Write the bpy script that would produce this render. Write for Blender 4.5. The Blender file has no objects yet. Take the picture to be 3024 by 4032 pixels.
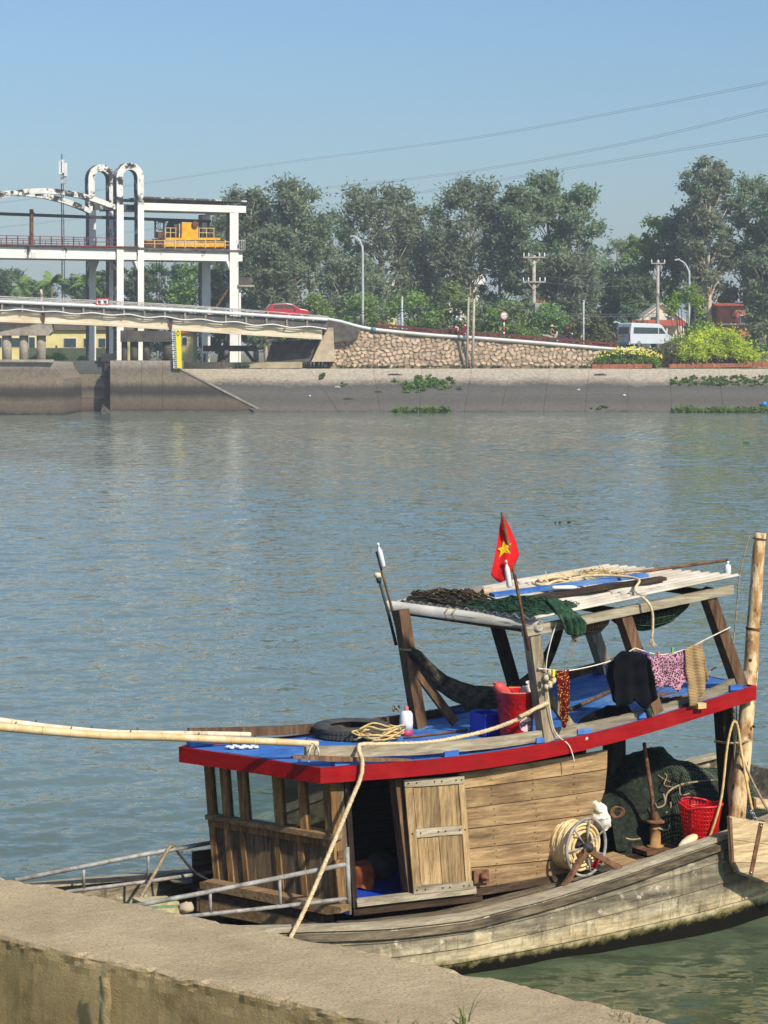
import bpy, bmesh, math, random
import numpy as np
from mathutils import Vector, Matrix, noise as mn

# ---------------------------------------------------------------- camera, sky, sun
SC = bpy.context.scene
COL = SC.collection
F, YH, CH = 9000.0, 1378.0, 5.6          # focal length in photo pixels, horizon row, eye height over the water
PITCH = math.atan((2016 - YH) / F)
cam = bpy.data.cameras.new('camera'); camo = bpy.data.objects.new('camera', cam); COL.objects.link(camo)
camo.location = (0, 0, CH); camo.rotation_euler = (math.pi / 2 - PITCH, 0, 0)
cam.sensor_fit = 'HORIZONTAL'; cam.sensor_width = 36; cam.lens = 36 * F / 3024
cam.clip_start = 0.5; cam.clip_end = 20000
SC.camera = camo
SUN_EL, SUN_AZ = math.radians(40), math.atan2(0.62, -0.78)
sund = Vector((math.sin(SUN_AZ) * math.cos(SUN_EL), math.cos(SUN_AZ) * math.cos(SUN_EL), math.sin(SUN_EL)))
W = bpy.data.worlds.new('World'); SC.world = W; W.use_nodes = True
wn = W.node_tree; bgn = wn.nodes['Background']
sky = wn.nodes.new('ShaderNodeTexSky'); sky.sky_type = 'NISHITA'; sky.sun_disc = False
sky.sun_elevation = SUN_EL; sky.sun_rotation = SUN_AZ
sky.air_density = 1.3; sky.dust_density = 1.2; sky.ozone_density = 9.5
wn.links.new(sky.outputs[0], bgn.inputs[0]); bgn.inputs[1].default_value = 0.082
sl = bpy.data.lights.new('sun', 'SUN'); sl.energy = 3.3; sl.angle = math.radians(1.5); sl.color = (1, 0.93, 0.80)
so = bpy.data.objects.new('sun', sl); COL.objects.link(so); so.rotation_euler = sund.to_track_quat('Z', 'Y').to_euler()
so.location = (60, -60, 80)
SC.view_settings.view_transform = 'Standard'; SC.view_settings.look = 'None'
SC.view_settings.exposure = 0.64; SC.view_settings.gamma = 1.0
SC.render.engine = 'CYCLES'
SC.cycles.max_bounces = 6; SC.cycles.transparent_max_bounces = 12

# ---------------------------------------------------------------- photo pixel -> place
cp, sp = math.cos(PITCH), math.sin(PITCH)
def ray(px, py):
    u = (px - 1512) / F; v = (py - 2016) / F
    return Vector((u, cp - v * sp, -sp - v * cp))
CAM = Vector((0, 0, CH))
def pt(px, py, Y):            # on the upright plane Y metres away
    d = ray(px, py); return CAM + d * (Y / d.y)
def ptz(px, py, z):           # on the level z
    d = ray(px, py); return CAM + d * ((z - CH) / d.z)
def onplane(px, py, p0, n):   # on any plane
    d = ray(px, py); return CAM + d * ((p0 - CAM).dot(n) / d.dot(n))
TH = math.radians(31)         # the boat's axis, turned away from the picture plane
L2 = Vector((math.cos(TH), math.sin(TH), 0)); T2 = Vector((-math.sin(TH), math.cos(TH), 0)); UP = Vector((0, 0, 1))
O2 = pt(1262, 3020, 19.6); O2.z = 0
def B(s, t, z): return O2 + L2 * s + T2 * t + UP * z
def bp(px, py, t): return onplane(px, py, O2 + T2 * t, T2)
def bs(px, py, t): q = bp(px, py, t) - O2; return q.dot(L2)
def ip(x, xs, ys): return float(np.interp(x, xs, ys))

# ---------------------------------------------------------------- mesh building
class MB:
    def __init__(s): s.v = []; s.f = []; s.m = []; s.mi = 0
    def add(s, vs, fs):
        n = len(s.v); s.v += [tuple(v) for v in vs]
        for f in fs: s.f.append(tuple(i + n for i in f)); s.m.append(s.mi)
        return s
    def box(s, c, a, b, d):   # centre, three half-axis vectors
        c, a, b, d = Vector(c), Vector(a), Vector(b), Vector(d)
        vs = [c + a * i + b * j + d * k for k in (-1, 1) for j in (-1, 1) for i in (-1, 1)]
        return s.add(vs, [(0, 2, 3, 1), (4, 5, 7, 6), (0, 1, 5, 4), (2, 6, 7, 3), (0, 4, 6, 2), (1, 3, 7, 5)])
    def abox(s, x0, x1, y0, y1, z0, z1):
        return s.box(((x0 + x1) / 2, (y0 + y1) / 2, (z0 + z1) / 2), ((x1 - x0) / 2, 0, 0), (0, (y1 - y0) / 2, 0), (0, 0, (z1 - z0) / 2))
    def beam(s, p0, p1, w, h, up=(0, 0, 1)):
        p0, p1, up = Vector(p0), Vector(p1), Vector(up)
        d = p1 - p0; x = d.cross(up)
        if x.length < 1e-6: x = d.cross(Vector((1, 0, 0)))
        x.normalize(); y = x.cross(d).normalized()
        return s.box((p0 + p1) / 2, d / 2, x * w / 2, y * h / 2)
    def path(s, pts, w, h, up=(0, 0, 1)):
        up = Vector(up); P = [Vector(p) for p in pts]; n = len(P); vs = []
        for i, p in enumerate(P):
            d = (P[min(i + 1, n - 1)] - P[max(i - 1, 0)]).normalized()
            x = d.cross(up).normalized(); y = x.cross(d).normalized()
            vs += [p + x * w / 2 + y * h / 2, p - x * w / 2 + y * h / 2, p - x * w / 2 - y * h / 2, p + x * w / 2 - y * h / 2]
        fs = [(3, 2, 1, 0), tuple(4 * (n - 1) + k for k in range(4))]
        for i in range(n - 1):
            for k in range(4):
                a = 4 * i + k; b = 4 * i + (k + 1) % 4
                fs.append((a, b, b + 4, a + 4))
        return s.add(vs, fs)
    def tube(s, pts, r, n=8, cap=True):
        P = [Vector(p) for p in pts]; m = len(P)
        R = r if isinstance(r, (list, tuple)) else [r] * m
        vs = []; fs = []; prev = None
        for i, p in enumerate(P):
            d = (P[min(i + 1, m - 1)] - P[max(i - 1, 0)])
            if d.length < 1e-9: d = Vector((0, 0, 1))
            d.normalize()
            if prev is None:
                x = d.orthogonal().normalized()
            else:
                x = prev - d * prev.dot(d)
                x = x.normalized() if x.length > 1e-6 else d.orthogonal().normalized()
            prev = x; y = d.cross(x)
            for k in range(n):
                a = 2 * math.pi * k / n
                vs.append(p + (x * math.cos(a) + y * math.sin(a)) * R[i])
        for i in range(m - 1):
            for k in range(n):
                a = i * n + k; b = i * n + (k + 1) % n
                fs.append((a, b, b + n, a + n))
        if cap:
            fs.append(tuple(range(n - 1, -1, -1))); fs.append(tuple((m - 1) * n + k for k in range(n)))
        return s.add(vs, fs)
    def prism(s, poly, vec):
        vec = Vector(vec); P = [Vector(p) for p in poly]; n = len(P)
        fs = [tuple(range(n)), tuple(range(2 * n - 1, n - 1, -1))]
        for i in range(n): j = (i + 1) % n; fs.append((i, i + n, j + n, j))
        return s.add(P + [p + vec for p in P], fs)
    def lathe(s, prof, c, ax=(0, 0, 1), n=20, cap=True):
        c = Vector(c); ax = Vector(ax).normalized(); x = ax.orthogonal().normalized(); y = ax.cross(x)
        vs = []; fs = []; m = len(prof)
        for r, h in prof:
            for k in range(n):
                a = 2 * math.pi * k / n
                vs.append(c + ax * h + (x * math.cos(a) + y * math.sin(a)) * max(r, 1e-4))
        for i in range(m - 1):
            for k in range(n):
                a = i * n + k; b = i * n + (k + 1) % n
                fs.append((a, b, b + n, a + n))
        if cap:
            fs.append(tuple(range(n - 1, -1, -1))); fs.append(tuple((m - 1) * n + k for k in range(n)))
        return s.add(vs, fs)
    def grid(s, fn, nu, nv):
        vs = [fn(i / nu, j / nv) for j in range(nv + 1) for i in range(nu + 1)]
        fs = [(j * (nu + 1) + i, j * (nu + 1) + i + 1, (j + 1) * (nu + 1) + i + 1, (j + 1) * (nu + 1) + i) for j in range(nv) for i in range(nu)]
        return s.add(vs, fs)
    def torus(s, c, ax, R, r, n=24, m=8, ry=None):
        c = Vector(c); ax = Vector(ax).normalized(); x = ax.orthogonal().normalized(); y = ax.cross(x)
        vs = []; fs = []; ry = ry or r
        for i in range(n):
            a = 2 * math.pi * i / n; e = x * math.cos(a) + y * math.sin(a)
            for k in range(m):
                b = 2 * math.pi * k / m
                vs.append(c + e * (R + r * math.cos(b)) + ax * ry * math.sin(b))
        for i in range(n):
            for k in range(m):
                fs.append((i * m + k, ((i + 1) % n) * m + k, ((i + 1) % n) * m + (k + 1) % m, i * m + (k + 1) % m))
        return s.add(vs, fs)
    def ball(s, c, r, n=10, m=6, sc=(1, 1, 1), jit=0, seed=0):
        c = Vector(c); vs = []; fs = []
        rn = random.Random(seed)
        for j in range(m + 1):
            ph = math.pi * j / m
            for i in range(n):
                a = 2 * math.pi * i / n; k = r * (1 + jit * (rn.random() - .5))
                vs.append(c + Vector((math.sin(ph) * math.cos(a) * k * sc[0], math.sin(ph) * math.sin(a) * k * sc[1], -math.cos(ph) * k * sc[2])))
        for j in range(m):
            for i in range(n):
                a = j * n + i; b = j * n + (i + 1) % n
                fs.append((a, b, b + n, a + n))
        return s.add(vs, fs)

def origin(o):
    v = Vector((0, 0, 0))
    while o is not None: v = v + o.location; o = o.parent
    return v
def obj(name, mb, mat, parent=None, smooth=False, at=None):
    """one mesh object; vertices are given in the world"""
    me = bpy.data.meshes.new(name)
    org = origin(parent) if parent is not None else (Vector(at) if at is not None else Vector((0, 0, 0)))
    me.from_pydata([(v[0] - org.x, v[1] - org.y, v[2] - org.z) for v in mb.v], [], mb.f)
    for m in (mat if isinstance(mat, (list, tuple)) else [mat]): me.materials.append(m)
    if any(mb.m): me.polygons.foreach_set('material_index', mb.m)
    if smooth: me.polygons.foreach_set('use_smooth', [True] * len(me.polygons))
    me.update()
    o = bpy.data.objects.new(name, me); COL.objects.link(o)
    if parent is not None: o.parent = parent
    elif at is not None: o.location = org
    return o
def tag(o, label, cat, group=None):
    o['label'] = label; o['category'] = cat
    if group: o['group'] = group
    return o
def thing(name, label, cat, loc=(0, 0, 0), group=None):
    o = bpy.data.objects.new(name, None); COL.objects.link(o); o.location = loc; o.empty_display_size = .2
    return tag(o, label, cat, group)
def struct(name, mb, mat, smooth=False):
    o = obj(name, mb, mat, None, smooth); o['kind'] = 'structure'; return o
def stuff(o): o['kind'] = 'stuff'; return o
def fixn(o):
    bm = bmesh.new(); bm.from_mesh(o.data); bmesh.ops.recalc_face_normals(bm, faces=bm.faces); bm.to_mesh(o.data); bm.free(); return o
def smoothpath(pts, k=6):     # Catmull-Rom
    P = [Vector(p) for p in pts]; out = []
    for i in range(len(P) - 1):
        a, b, c, d = P[max(i - 1, 0)], P[i], P[i + 1], P[min(i + 2, len(P) - 1)]
        for j in range(k):
            t = j / k
            out.append(.5 * ((2 * b) + (c - a) * t + (2 * a - 5 * b + 4 * c - d) * t * t + (3 * b - a - 3 * c + d) * t ** 3))
    out.append(P[-1]); return out
def strands(mb, pts, r, turns=22, n=5, k=3):   # a laid rope of k strands; turns per metre
    P = [Vector(p) for p in pts]
    # resample finely
    Q = [P[0]]; Ls = [0.0]; step = 1 / turns / 5
    for a, b in zip(P, P[1:]):
        d = (b - a).length; m = max(1, int(d / step))
        for i in range(1, m + 1):
            Q.append(a.lerp(b, i / m)); Ls.append(Ls[-1] + d / m)
    prev = None; fr = []
    for i, p in enumerate(Q):
        d = (Q[min(i + 1, len(Q) - 1)] - Q[max(i - 1, 0)]).normalized()
        x = d.orthogonal().normalized() if prev is None else (prev - d * prev.dot(d)).normalized()
        prev = x; fr.append((x, d.cross(x)))
    for q in range(k):
        pp = []
        for p, (x, y), l in zip(Q, fr, Ls):
            a = 2 * math.pi * (l * turns + q / k)
            pp.append(p + (x * math.cos(a) + y * math.sin(a)) * r * .5)
        mb.tube(pp, r * .56, n)
    return mb

# ---------------------------------------------------------------- materials
MATS = {}
def new_mat(name):
    m = bpy.data.materials.new(name); m.use_nodes = True; MATS[name] = m
    nt = m.node_tree; return m, nt, nt.nodes['Principled BSDF'], nt.nodes, nt.links
def nz(nt, scale, detail=4, rough=.6, vec=None, dist=0):
    n = nt.nodes.new('ShaderNodeTexNoise'); n.inputs['Scale'].default_value = scale; n.inputs['Detail'].default_value = detail
    n.inputs['Roughness'].default_value = rough; n.inputs['Distortion'].default_value = dist
    if vec is not None: nt.links.new(vec, n.inputs['Vector'])
    return n
def ramp(nt, fac, stops):
    r = nt.nodes.new('ShaderNodeValToRGB'); e = r.color_ramp.elements
    while len(e) < len(stops): e.new(0.5)
    for k, (p, c) in zip(e, stops): k.position = p; k.color = (c, c, c, 1) if isinstance(c, (int, float)) else (*c, 1)
    nt.links.new(fac, r.inputs[0]); return r.outputs[0]
def mix(nt, fac, a, b, mode='MIX'):
    n = nt.nodes.new('ShaderNodeMix'); n.data_type = 'RGBA'; n.blend_type = mode
    for sock, val in ((n.inputs['Factor'], fac), (n.inputs['A'], a), (n.inputs['B'], b)):
        pass
    ins = [i for i in n.inputs if i.enabled]
    fs, sa, sb = n.inputs[0], n.inputs[6], n.inputs[7]
    for sock, val in ((fs, fac), (sa, a), (sb, b)):
        if hasattr(val, 'default_value') or hasattr(val, 'is_linked'): nt.links.new(val, sock)
        elif isinstance(val, (int, float)): sock.default_value = val
        else: sock.default_value = (*val, 1)
    return n.outputs[2]
def math_(nt, op, a, b=0.0, clamp=False):
    n = nt.nodes.new('ShaderNodeMath'); n.operation = op; n.use_clamp = clamp
    for i, v in enumerate((a, b)):
        if isinstance(v, (int, float)): n.inputs[i].default_value = v
        else: nt.links.new(v, n.inputs[i])
    return n.outputs[0]
def coords(nt, rot=(0, 0, 0), scale=(1, 1, 1), rnd=True):
    tc = nt.nodes.new('ShaderNodeTexCoord'); mp = nt.nodes.new('ShaderNodeMapping')
    mp.inputs['Rotation'].default_value = rot
    mp.inputs['Scale'].default_value = (1, 1, 1)
    nt.links.new(tc.outputs['Object'], mp.inputs['Vector'])
    out = mp.outputs[0]
    sc = nt.nodes.new('ShaderNodeVectorMath'); sc.operation = 'MULTIPLY'; sc.inputs[1].default_value = scale
    nt.links.new(out, sc.inputs[0]); out2 = sc.outputs[0]
    if rnd:
        oi = nt.nodes.new('ShaderNodeObjectInfo'); ad = nt.nodes.new('ShaderNodeVectorMath'); ad.operation = 'ADD'
        ml = math_(nt, 'MULTIPLY', oi.outputs['Random'], 37.0)
        nt.links.new(out2, ad.inputs[0]); nt.links.new(ml, ad.inputs[1]); out2 = ad.outputs[0]
    return out, out2
def bumpn(nt, bsdf, h, strength=.4, dist=.01):
    b = nt.nodes.new('ShaderNodeBump'); b.inputs['Strength'].default_value = strength; b.inputs['Distance'].default_value = dist
    nt.links.new(h, b.inputs['Height']); nt.links.new(b.outputs[0], bsdf.inputs['Normal']); return b
def plain(name, a, b=None, rough=.75, metal=0.0, scale=4, bump=0.0, bd=.01, detail=5, spec=.35, coat=0, lo=.35, hi=.68, stain=None, sscale=1.2, srange=(.55, .72), vscale=(1, 1, 1), rndv=.0):
    """two close tones mottled by noise, an optional stain colour in patches"""
    m, nt, p, N, K = new_mat(name)
    _, v = coords(nt, scale=vscale)
    b = b or tuple(x * .75 for x in a)
    n1 = nz(nt, scale, detail, .62, v)
    c = ramp(nt, n1.outputs[0], [(lo, b), (hi, a)])
    if stain:
        n2 = nz(nt, sscale, 6, .7, v)
        f = ramp(nt, n2.outputs[0], [(srange[0], 0.0), (srange[1], 1.0)])
        c = mix(nt, f, c, stain)
    if rndv:
        oi = N.new('ShaderNodeObjectInfo')
        f = math_(nt, 'ADD', math_(nt, 'MULTIPLY', oi.outputs['Random'], rndv), 1 - rndv / 2)
        hs = N.new('ShaderNodeHueSaturation'); K.new(f, hs.inputs['Value']); K.new(c, hs.inputs['Color']); c = hs.outputs[0]
    K.new(c, p.inputs['Base Color'])
    p.inputs['Roughness'].default_value = rough; p.inputs['Metallic'].default_value = metal
    p.inputs['Specular IOR Level'].default_value = spec
    if bump:
        n3 = nz(nt, scale * 3, 5, .7, v); bumpn(nt, p, n3.outputs[0], bump, bd)
    return m
def wood(name, a, b, c, axis='L', rough=.85, g=1.0, stain=(.10, .09, .08), srange=(.56, .78), bump=.35, rndv=.5):
    """grain drawn out along the plank; c = pale worn streaks"""
    m, nt, p, N, K = new_mat(name)
    rot = (0, 0, -TH) if axis in 'LT' else (0, 0, 0)
    sc = {'L': (1.1, 13, 13), 'T': (13, 1.1, 13), 'V': (13, 13, 1.1)}[axis]
    base, v = coords(nt, rot, tuple(x * g for x in sc))
    n1 = nz(nt, 2.2, 7, .68, v, .4)
    col = ramp(nt, n1.outputs[0], [(.28, b), (.50, a), (.70, c)])
    n4 = nz(nt, 9, 4, .6, v)
    col = mix(nt, ramp(nt, n4.outputs[0], [(.30, .55), (.46, 0.0)]), col, tuple(x * .28 for x in a))
    sc2 = nt.nodes.new('ShaderNodeVectorMath'); sc2.operation = 'MULTIPLY'; sc2.inputs[1].default_value = {'L': (.9, 3, 3), 'T': (3, .9, 3), 'V': (3, 3, .9)}[axis]
    K.new(base, sc2.inputs[0])
    n2 = nz(nt, 1.5, 6, .7, sc2.outputs[0], .3)
    col = mix(nt, ramp(nt, n2.outputs[0], [(srange[0], 0.0), (srange[1], .85)]), col, stain)
    oi = N.new('ShaderNodeObjectInfo')
    f = math_(nt, 'ADD', math_(nt, 'MULTIPLY', oi.outputs['Random'], rndv), 1 - rndv / 2)
    hs = N.new('ShaderNodeHueSaturation'); K.new(f, hs.inputs['Value']); K.new(col, hs.inputs['Color'])
    K.new(hs.outputs[0], p.inputs['Base Color']); p.inputs['Roughness'].default_value = rough
    p.inputs['Specular IOR Level'].default_value = .2
    bumpn(nt, p, n1.outputs[0], bump, .006)
    return m
def leafm(name, a, b, trans=.25, rough=.6, scale=.55):
    m, nt, p, N, K = new_mat(name)
    g = N.new('ShaderNodeNewGeometry')
    n1 = nz(nt, scale, 3, .6, g.outputs['Position'])
    n2 = nz(nt, scale * 9, 2, .6, g.outputs['Position'])
    fac = math_(nt, 'ADD', math_(nt, 'MULTIPLY', n1.outputs[0], .6), math_(nt, 'MULTIPLY', n2.outputs[0], .4))
    c = ramp(nt, fac, [(.36, b), (.64, a)])
    oi = N.new('ShaderNodeObjectInfo'); hs = N.new('ShaderNodeHueSaturation'); K.new(c, hs.inputs['Color'])
    K.new(math_(nt, 'ADD', math_(nt, 'MULTIPLY', oi.outputs['Random'], .03), .49), hs.inputs['Hue']); K.new(math_(nt, 'ADD', math_(nt, 'MULTIPLY', oi.outputs['Random'], .35), .85), hs.inputs['Value']); hs.inputs['Saturation'].default_value = 1.05; c = hs.outputs[0]
    K.new(c, p.inputs['Base Color']); p.inputs['Roughness'].default_value = rough; p.inputs['Specular IOR Level'].default_value = .25
    tr = N.new('ShaderNodeBsdfTranslucent'); K.new(c, tr.inputs[0])
    mx = N.new('ShaderNodeMixShader'); mx.inputs[0].default_value = trans
    K.new(p.outputs[0], mx.inputs[1]); K.new(tr.outputs[0], mx.inputs[2])
    K.new(mx.outputs[0], nt.nodes['Material Output'].inputs[0])
    return m
def lin(r, g, b):             # sRGB 0-255 to linear
    f = lambda x: (x / 255 / 12.92) if x <= 10 else ((x / 255 + .055) / 1.055) ** 2.4
    return (f(r), f(g), f(b))
# ================================================================ the setting
def zmat(name, stops, lo, hi, wob=.5, wscale=.6, rough=.9, bump=.4, streak=True, spec=.2):
    """bands of dirt and tide marks by height above the water"""
    m, nt, p, N, K = new_mat(name)
    g = N.new('ShaderNodeNewGeometry'); sx = N.new('ShaderNodeSeparateXYZ'); K.new(g.outputs['Position'], sx.inputs[0])
    n1 = nz(nt, wscale, 6, .65, g.outputs['Position'])
    sv = N.new('ShaderNodeVectorMath'); sv.operation = 'MULTIPLY'; sv.inputs[1].default_value = (2.2, 2.2, .22); K.new(g.outputs['Position'], sv.inputs[0])
    n2 = nz(nt, 1.2, 5, .7, sv.outputs[0])
    zz = math_(nt, 'ADD', sx.outputs[2], math_(nt, 'MULTIPLY', math_(nt, 'SUBTRACT', n1.outputs[0], .5), wob * 2))
    if streak: zz = math_(nt, 'ADD', zz, math_(nt, 'MULTIPLY', math_(nt, 'SUBTRACT', n2.outputs[0], .5), wob * 2.2))
    mr = N.new('ShaderNodeMapRange'); mr.inputs[1].default_value = lo; mr.inputs[2].default_value = hi; K.new(zz, mr.inputs[0])
    c = ramp(nt, mr.outputs[0], stops)
    n3 = nz(nt, 3.5, 6, .7, g.outputs['Position'])
    c = mix(nt, ramp(nt, n3.outputs[0], [(.3, .5), (.6, 0.0)]), c, (.05, .045, .04))
    K.new(c, p.inputs['Base Color']); p.inputs['Roughness'].default_value = rough; p.inputs['Specular IOR Level'].default_value = spec
    bumpn(nt, p, n3.outputs[0], bump, .03); return m
M_SLAB = zmat('revetment_concrete', [(0, (.05, .045, .036)), (.10, (.145, .128, .104)), (.30, (.100, .092, .076)), (.44, (.13, .118, .098)), (.60, (.088, .088, .076)), (.68, (.25, .21, .155)), (.77, (.45, .38, .285)), (1, (.50, .43, .325))], -.2, 4.0, .42, .3, bump=.35)
M_PIER = zmat('pier_concrete', [(0, (.03, .026, .02)), (.07, (.13, .10, .07)), (.24, (.17, .13, .088)), (.36, (.045, .04, .032)), (.48, (.07, .058, .044)), (.60, (.27, .215, .15)), (.84, (.21, .17, .125)), (.93, (.34, .285, .215)), (1, (.40, .34, .27))], 0, 4.6, .26, .30)
M_GATE = zmat('gate_steel', [(0, (.07, .045, .035)), (.12, (.16, .11, .09)), (.30, (.20, .15, .11)), (.45, (.07, .06, .05)), (.52, (.23, .18, .12)), (.72, (.24, .20, .14)), (.76, (.10, .105, .10)), (1, (.12, .13, .125))], 0, 4.6, .3, .6)
M_TAN = plain('dry_concrete', lin(196, 178, 148), lin(160, 142, 114), scale=1.2, bump=.3, stain=lin(120, 108, 90), sscale=.6)
M_WHITE = plain('white_paint_stained', (.80, .78, .72), (.70, .67, .60), scale=.7, stain=(.035, .032, .03), sscale=.55, srange=(.60, .66), vscale=(1, 1, .45), rough=.7)
M_WHITEM = plain('white_paint_mouldy', (.78, .76, .70), (.62, .58, .52), scale=1.2, stain=(.03, .028, .026), sscale=.9, srange=(.49, .55), rough=.8)
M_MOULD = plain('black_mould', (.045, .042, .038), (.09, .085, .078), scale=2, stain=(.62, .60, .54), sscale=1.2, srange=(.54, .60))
M_BEAM = plain('bridge_girder_concrete', lin(226, 212, 186), lin(196, 178, 146), scale=.5, vscale=(1, 1, 3), stain=lin(150, 122, 86), sscale=.35, srange=(.58, .8), bump=.15)
M_DECKE = plain('dirty_deck_edge', lin(120, 112, 100), lin(66, 62, 56), scale=1.6, stain=(.03, .03, .028), sscale=.8, srange=(.5, .66))
M_CONC = plain('grey_concrete', lin(176, 166, 150), lin(130, 120, 104), scale=1.4, stain=lin(84, 76, 64), sscale=.7, bump=.2)
M_DARKC = plain('dark_concrete', lin(96, 88, 78), lin(60, 55, 48), scale=1.5, stain=(.03, .03, .025), sscale=.8)
M_PIPEW = plain('white_pipe', (.78, .78, .76), (.62, .62, .6), rough=.5, scale=.8)
M_RAILR = plain('rusty_red_rail', lin(126, 62, 48), lin(86, 44, 36), rough=.8, scale=2)
M_RAILG = plain('grey_rail', lin(190, 186, 176), lin(150, 146, 136), rough=.6, scale=2)
M_STEELD = plain('dark_steel', (.045, .04, .04), (.03, .028, .028), rough=.6)
M_YEL = plain('yellow_machine_paint', lin(240, 180, 16), lin(206, 140, 14), rough=.5, scale=1.3, stain=lin(110, 66, 26), sscale=1.1, srange=(.62, .75))
M_RUST = plain('rust', lin(128, 82, 48), lin(76, 48, 32), rough=.9, scale=4)
M_GND = plain('river_bank_soil', lin(150, 138, 104), lin(98, 104, 62), scale=.35, stain=lin(86, 98, 50), sscale=.2, srange=(.45, .6), bump=.3)
M_ASPH = plain('asphalt', (.06, .06, .058), (.045, .045, .045), scale=3)

# --- water
def water_mat():
    m, nt, p, N, K = new_mat('river_water')
    g = N.new('ShaderNodeNewGeometry')
    def wv(sc, det, sx, sy, rot, k, dist=.5):
        mp = N.new('ShaderNodeMapping'); mp.inputs['Rotation'].default_value = (0, 0, rot); mp.inputs['Scale'].default_value = (sx, sy, 1)
        K.new(g.outputs['Position'], mp.inputs[0]); n_ = nz(nt, sc, det, .5, mp.outputs[0], dist)
        su = N.new('ShaderNodeVectorMath'); su.operation = 'SUBTRACT'; su.inputs[1].default_value = (.5, .5, .5); K.new(n_.outputs['Color'], su.inputs[0])
        ml = N.new('ShaderNodeVectorMath'); ml.operation = 'MULTIPLY'; ml.inputs[1].default_value = (k * 1.0, k, 0); K.new(su.outputs[0], ml.inputs[0]); return ml.outputs[0]
    # wave slopes at three sizes make the surface normal
    def vadd(a, b): n_ = N.new('ShaderNodeVectorMath'); n_.operation = 'ADD'; K.new(a, n_.inputs[0]); (K.new(b, n_.inputs[1]) if hasattr(b, 'is_linked') else setattr(n_.inputs[1], 'default_value', b)); return n_.outputs[0]
    sl_ = vadd(wv(2.6, 2, .5, 1.0, -.12, .30), wv(9.5, 2, .55, 1.0, .1, .42))
    nrm = N.new('ShaderNodeVectorMath'); nrm.operation = 'NORMALIZE'; K.new(vadd(sl_, g.outputs['Normal']), nrm.inputs[0])
    K.new(nrm.outputs[0], p.inputs['Normal'])
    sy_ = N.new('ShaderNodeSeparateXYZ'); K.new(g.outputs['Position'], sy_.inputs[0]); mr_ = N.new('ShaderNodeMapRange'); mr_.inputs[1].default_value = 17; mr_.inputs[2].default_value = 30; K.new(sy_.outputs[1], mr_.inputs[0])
    K.new(ramp(nt, mr_.outputs[0], [(0, (.055, .072, .022)), (1, (.145, .19, .15))]), p.inputs['Base Color'])   # hull's dark reflection by the quay, sky's brightness midstream, put into the colour
    p.inputs['Roughness'].default_value = .04
    p.inputs['IOR'].default_value = 1.333; p.inputs['Specular IOR Level'].default_value = .5
    return m
# real waves in the stretch the camera can see, flat water round it
def wave_field(X, Y):
    g = np.random.default_rng(11); Z = np.zeros_like(X)
    for k in range(64):
        lam = .42 * (8.0 ** g.random()); th = -math.pi / 2 + .45 + g.normal(0, .75); A = .0021 * lam ** .8 * g.uniform(.5, 1.3)
        kx, ky = 2 * math.pi / lam * math.cos(th), 2 * math.pi / lam * math.sin(th); ph = g.uniform(0, 6.283)
        q = np.sin(kx * X + ky * Y + ph); calm = np.clip((Y - 13.5) / 13, .75 if lam < 1.6 else .8, 1)
        Z += A * (q + .25 * np.cos(2 * (kx * X + ky * Y + ph))) * calm
    gust = .72 + .4 * np.sin(X * .11 + np.sin(Y * .05) * 2) * np.sin(Y * .07 + X * .03) + .15 * np.sin(X * .31 + Y * .19)
    return Z * gust
ys = [13.0]
while ys[-1] < 206.9: ys.append(ys[-1] + (.075 if ys[-1] < 30 else .075 + (ys[-1] - 30) * .0011))
ys = np.array(ys); nc = 330; u_ = np.linspace(-1, 1, nc)
Yg_, U_ = np.meshgrid(ys, u_, indexing='ij'); Xg_ = U_ * (5 + Yg_ * .235)
Zg_ = wave_field(Xg_, Yg_)
edge_ = np.minimum(np.minimum((1 - np.abs(U_)) * 12, (Yg_ - 13.0) / 1.5), (206.9 - Yg_) / 3.0).clip(0, 1); Zg_ = Zg_ * edge_
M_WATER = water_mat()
nr = len(ys); V_ = np.stack([Xg_, Yg_, Zg_], -1).reshape(-1, 3)
ii = np.arange((nr - 1) * nc).reshape(nr - 1, nc)[:, :-1].ravel(); Q_ = np.stack([ii, ii + 1, ii + nc + 1, ii + nc], 1)
x0_, x1_ = Xg_[0, 0], Xg_[0, -1]; xf0, xf1 = Xg_[-1, 0], Xg_[-1, -1]
ex = np.array([(-420, -40, 0), (420, -40, 0), (420, 13, 0), (420, 206.9, 0), (420, 236, 0), (-420, 236, 0), (-420, 206.9, 0), (-420, 13, 0)], float); b0 = len(V_)
V_ = np.concatenate([V_, ex]); c00, c01, c10, c11 = 0, nc - 1, (nr - 1) * nc, nr * nc - 1
extra = [(b0, b0 + 1, b0 + 2, c01), (b0, c01, c00, b0 + 7), (c01, b0 + 2, b0 + 3, c11), (c10, c11, b0 + 3, b0 + 6), (b0 + 6, b0 + 3, b0 + 4, b0 + 5), (b0 + 7, c00, c10, b0 + 6)]
Q_ = np.concatenate([Q_, np.array(extra)]); me = bpy.data.meshes.new('river_water'); nf = len(Q_)
me.vertices.add(len(V_)); me.vertices.foreach_set('co', V_.ravel()); me.loops.add(4 * nf); me.loops.foreach_set('vertex_index', Q_.ravel().astype(np.int32)); me.polygons.add(nf)
me.polygons.foreach_set('loop_start', np.arange(0, 4 * nf, 4)); me.polygons.foreach_set('loop_total', np.full(nf, 4)); me.polygons.foreach_set('use_smooth', np.ones(nf, bool))
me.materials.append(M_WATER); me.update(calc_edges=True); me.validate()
wo = bpy.data.objects.new('river_water', me); COL.objects.link(wo); wo['kind'] = 'structure'
print('water quads', nf, nr, nc)

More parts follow.
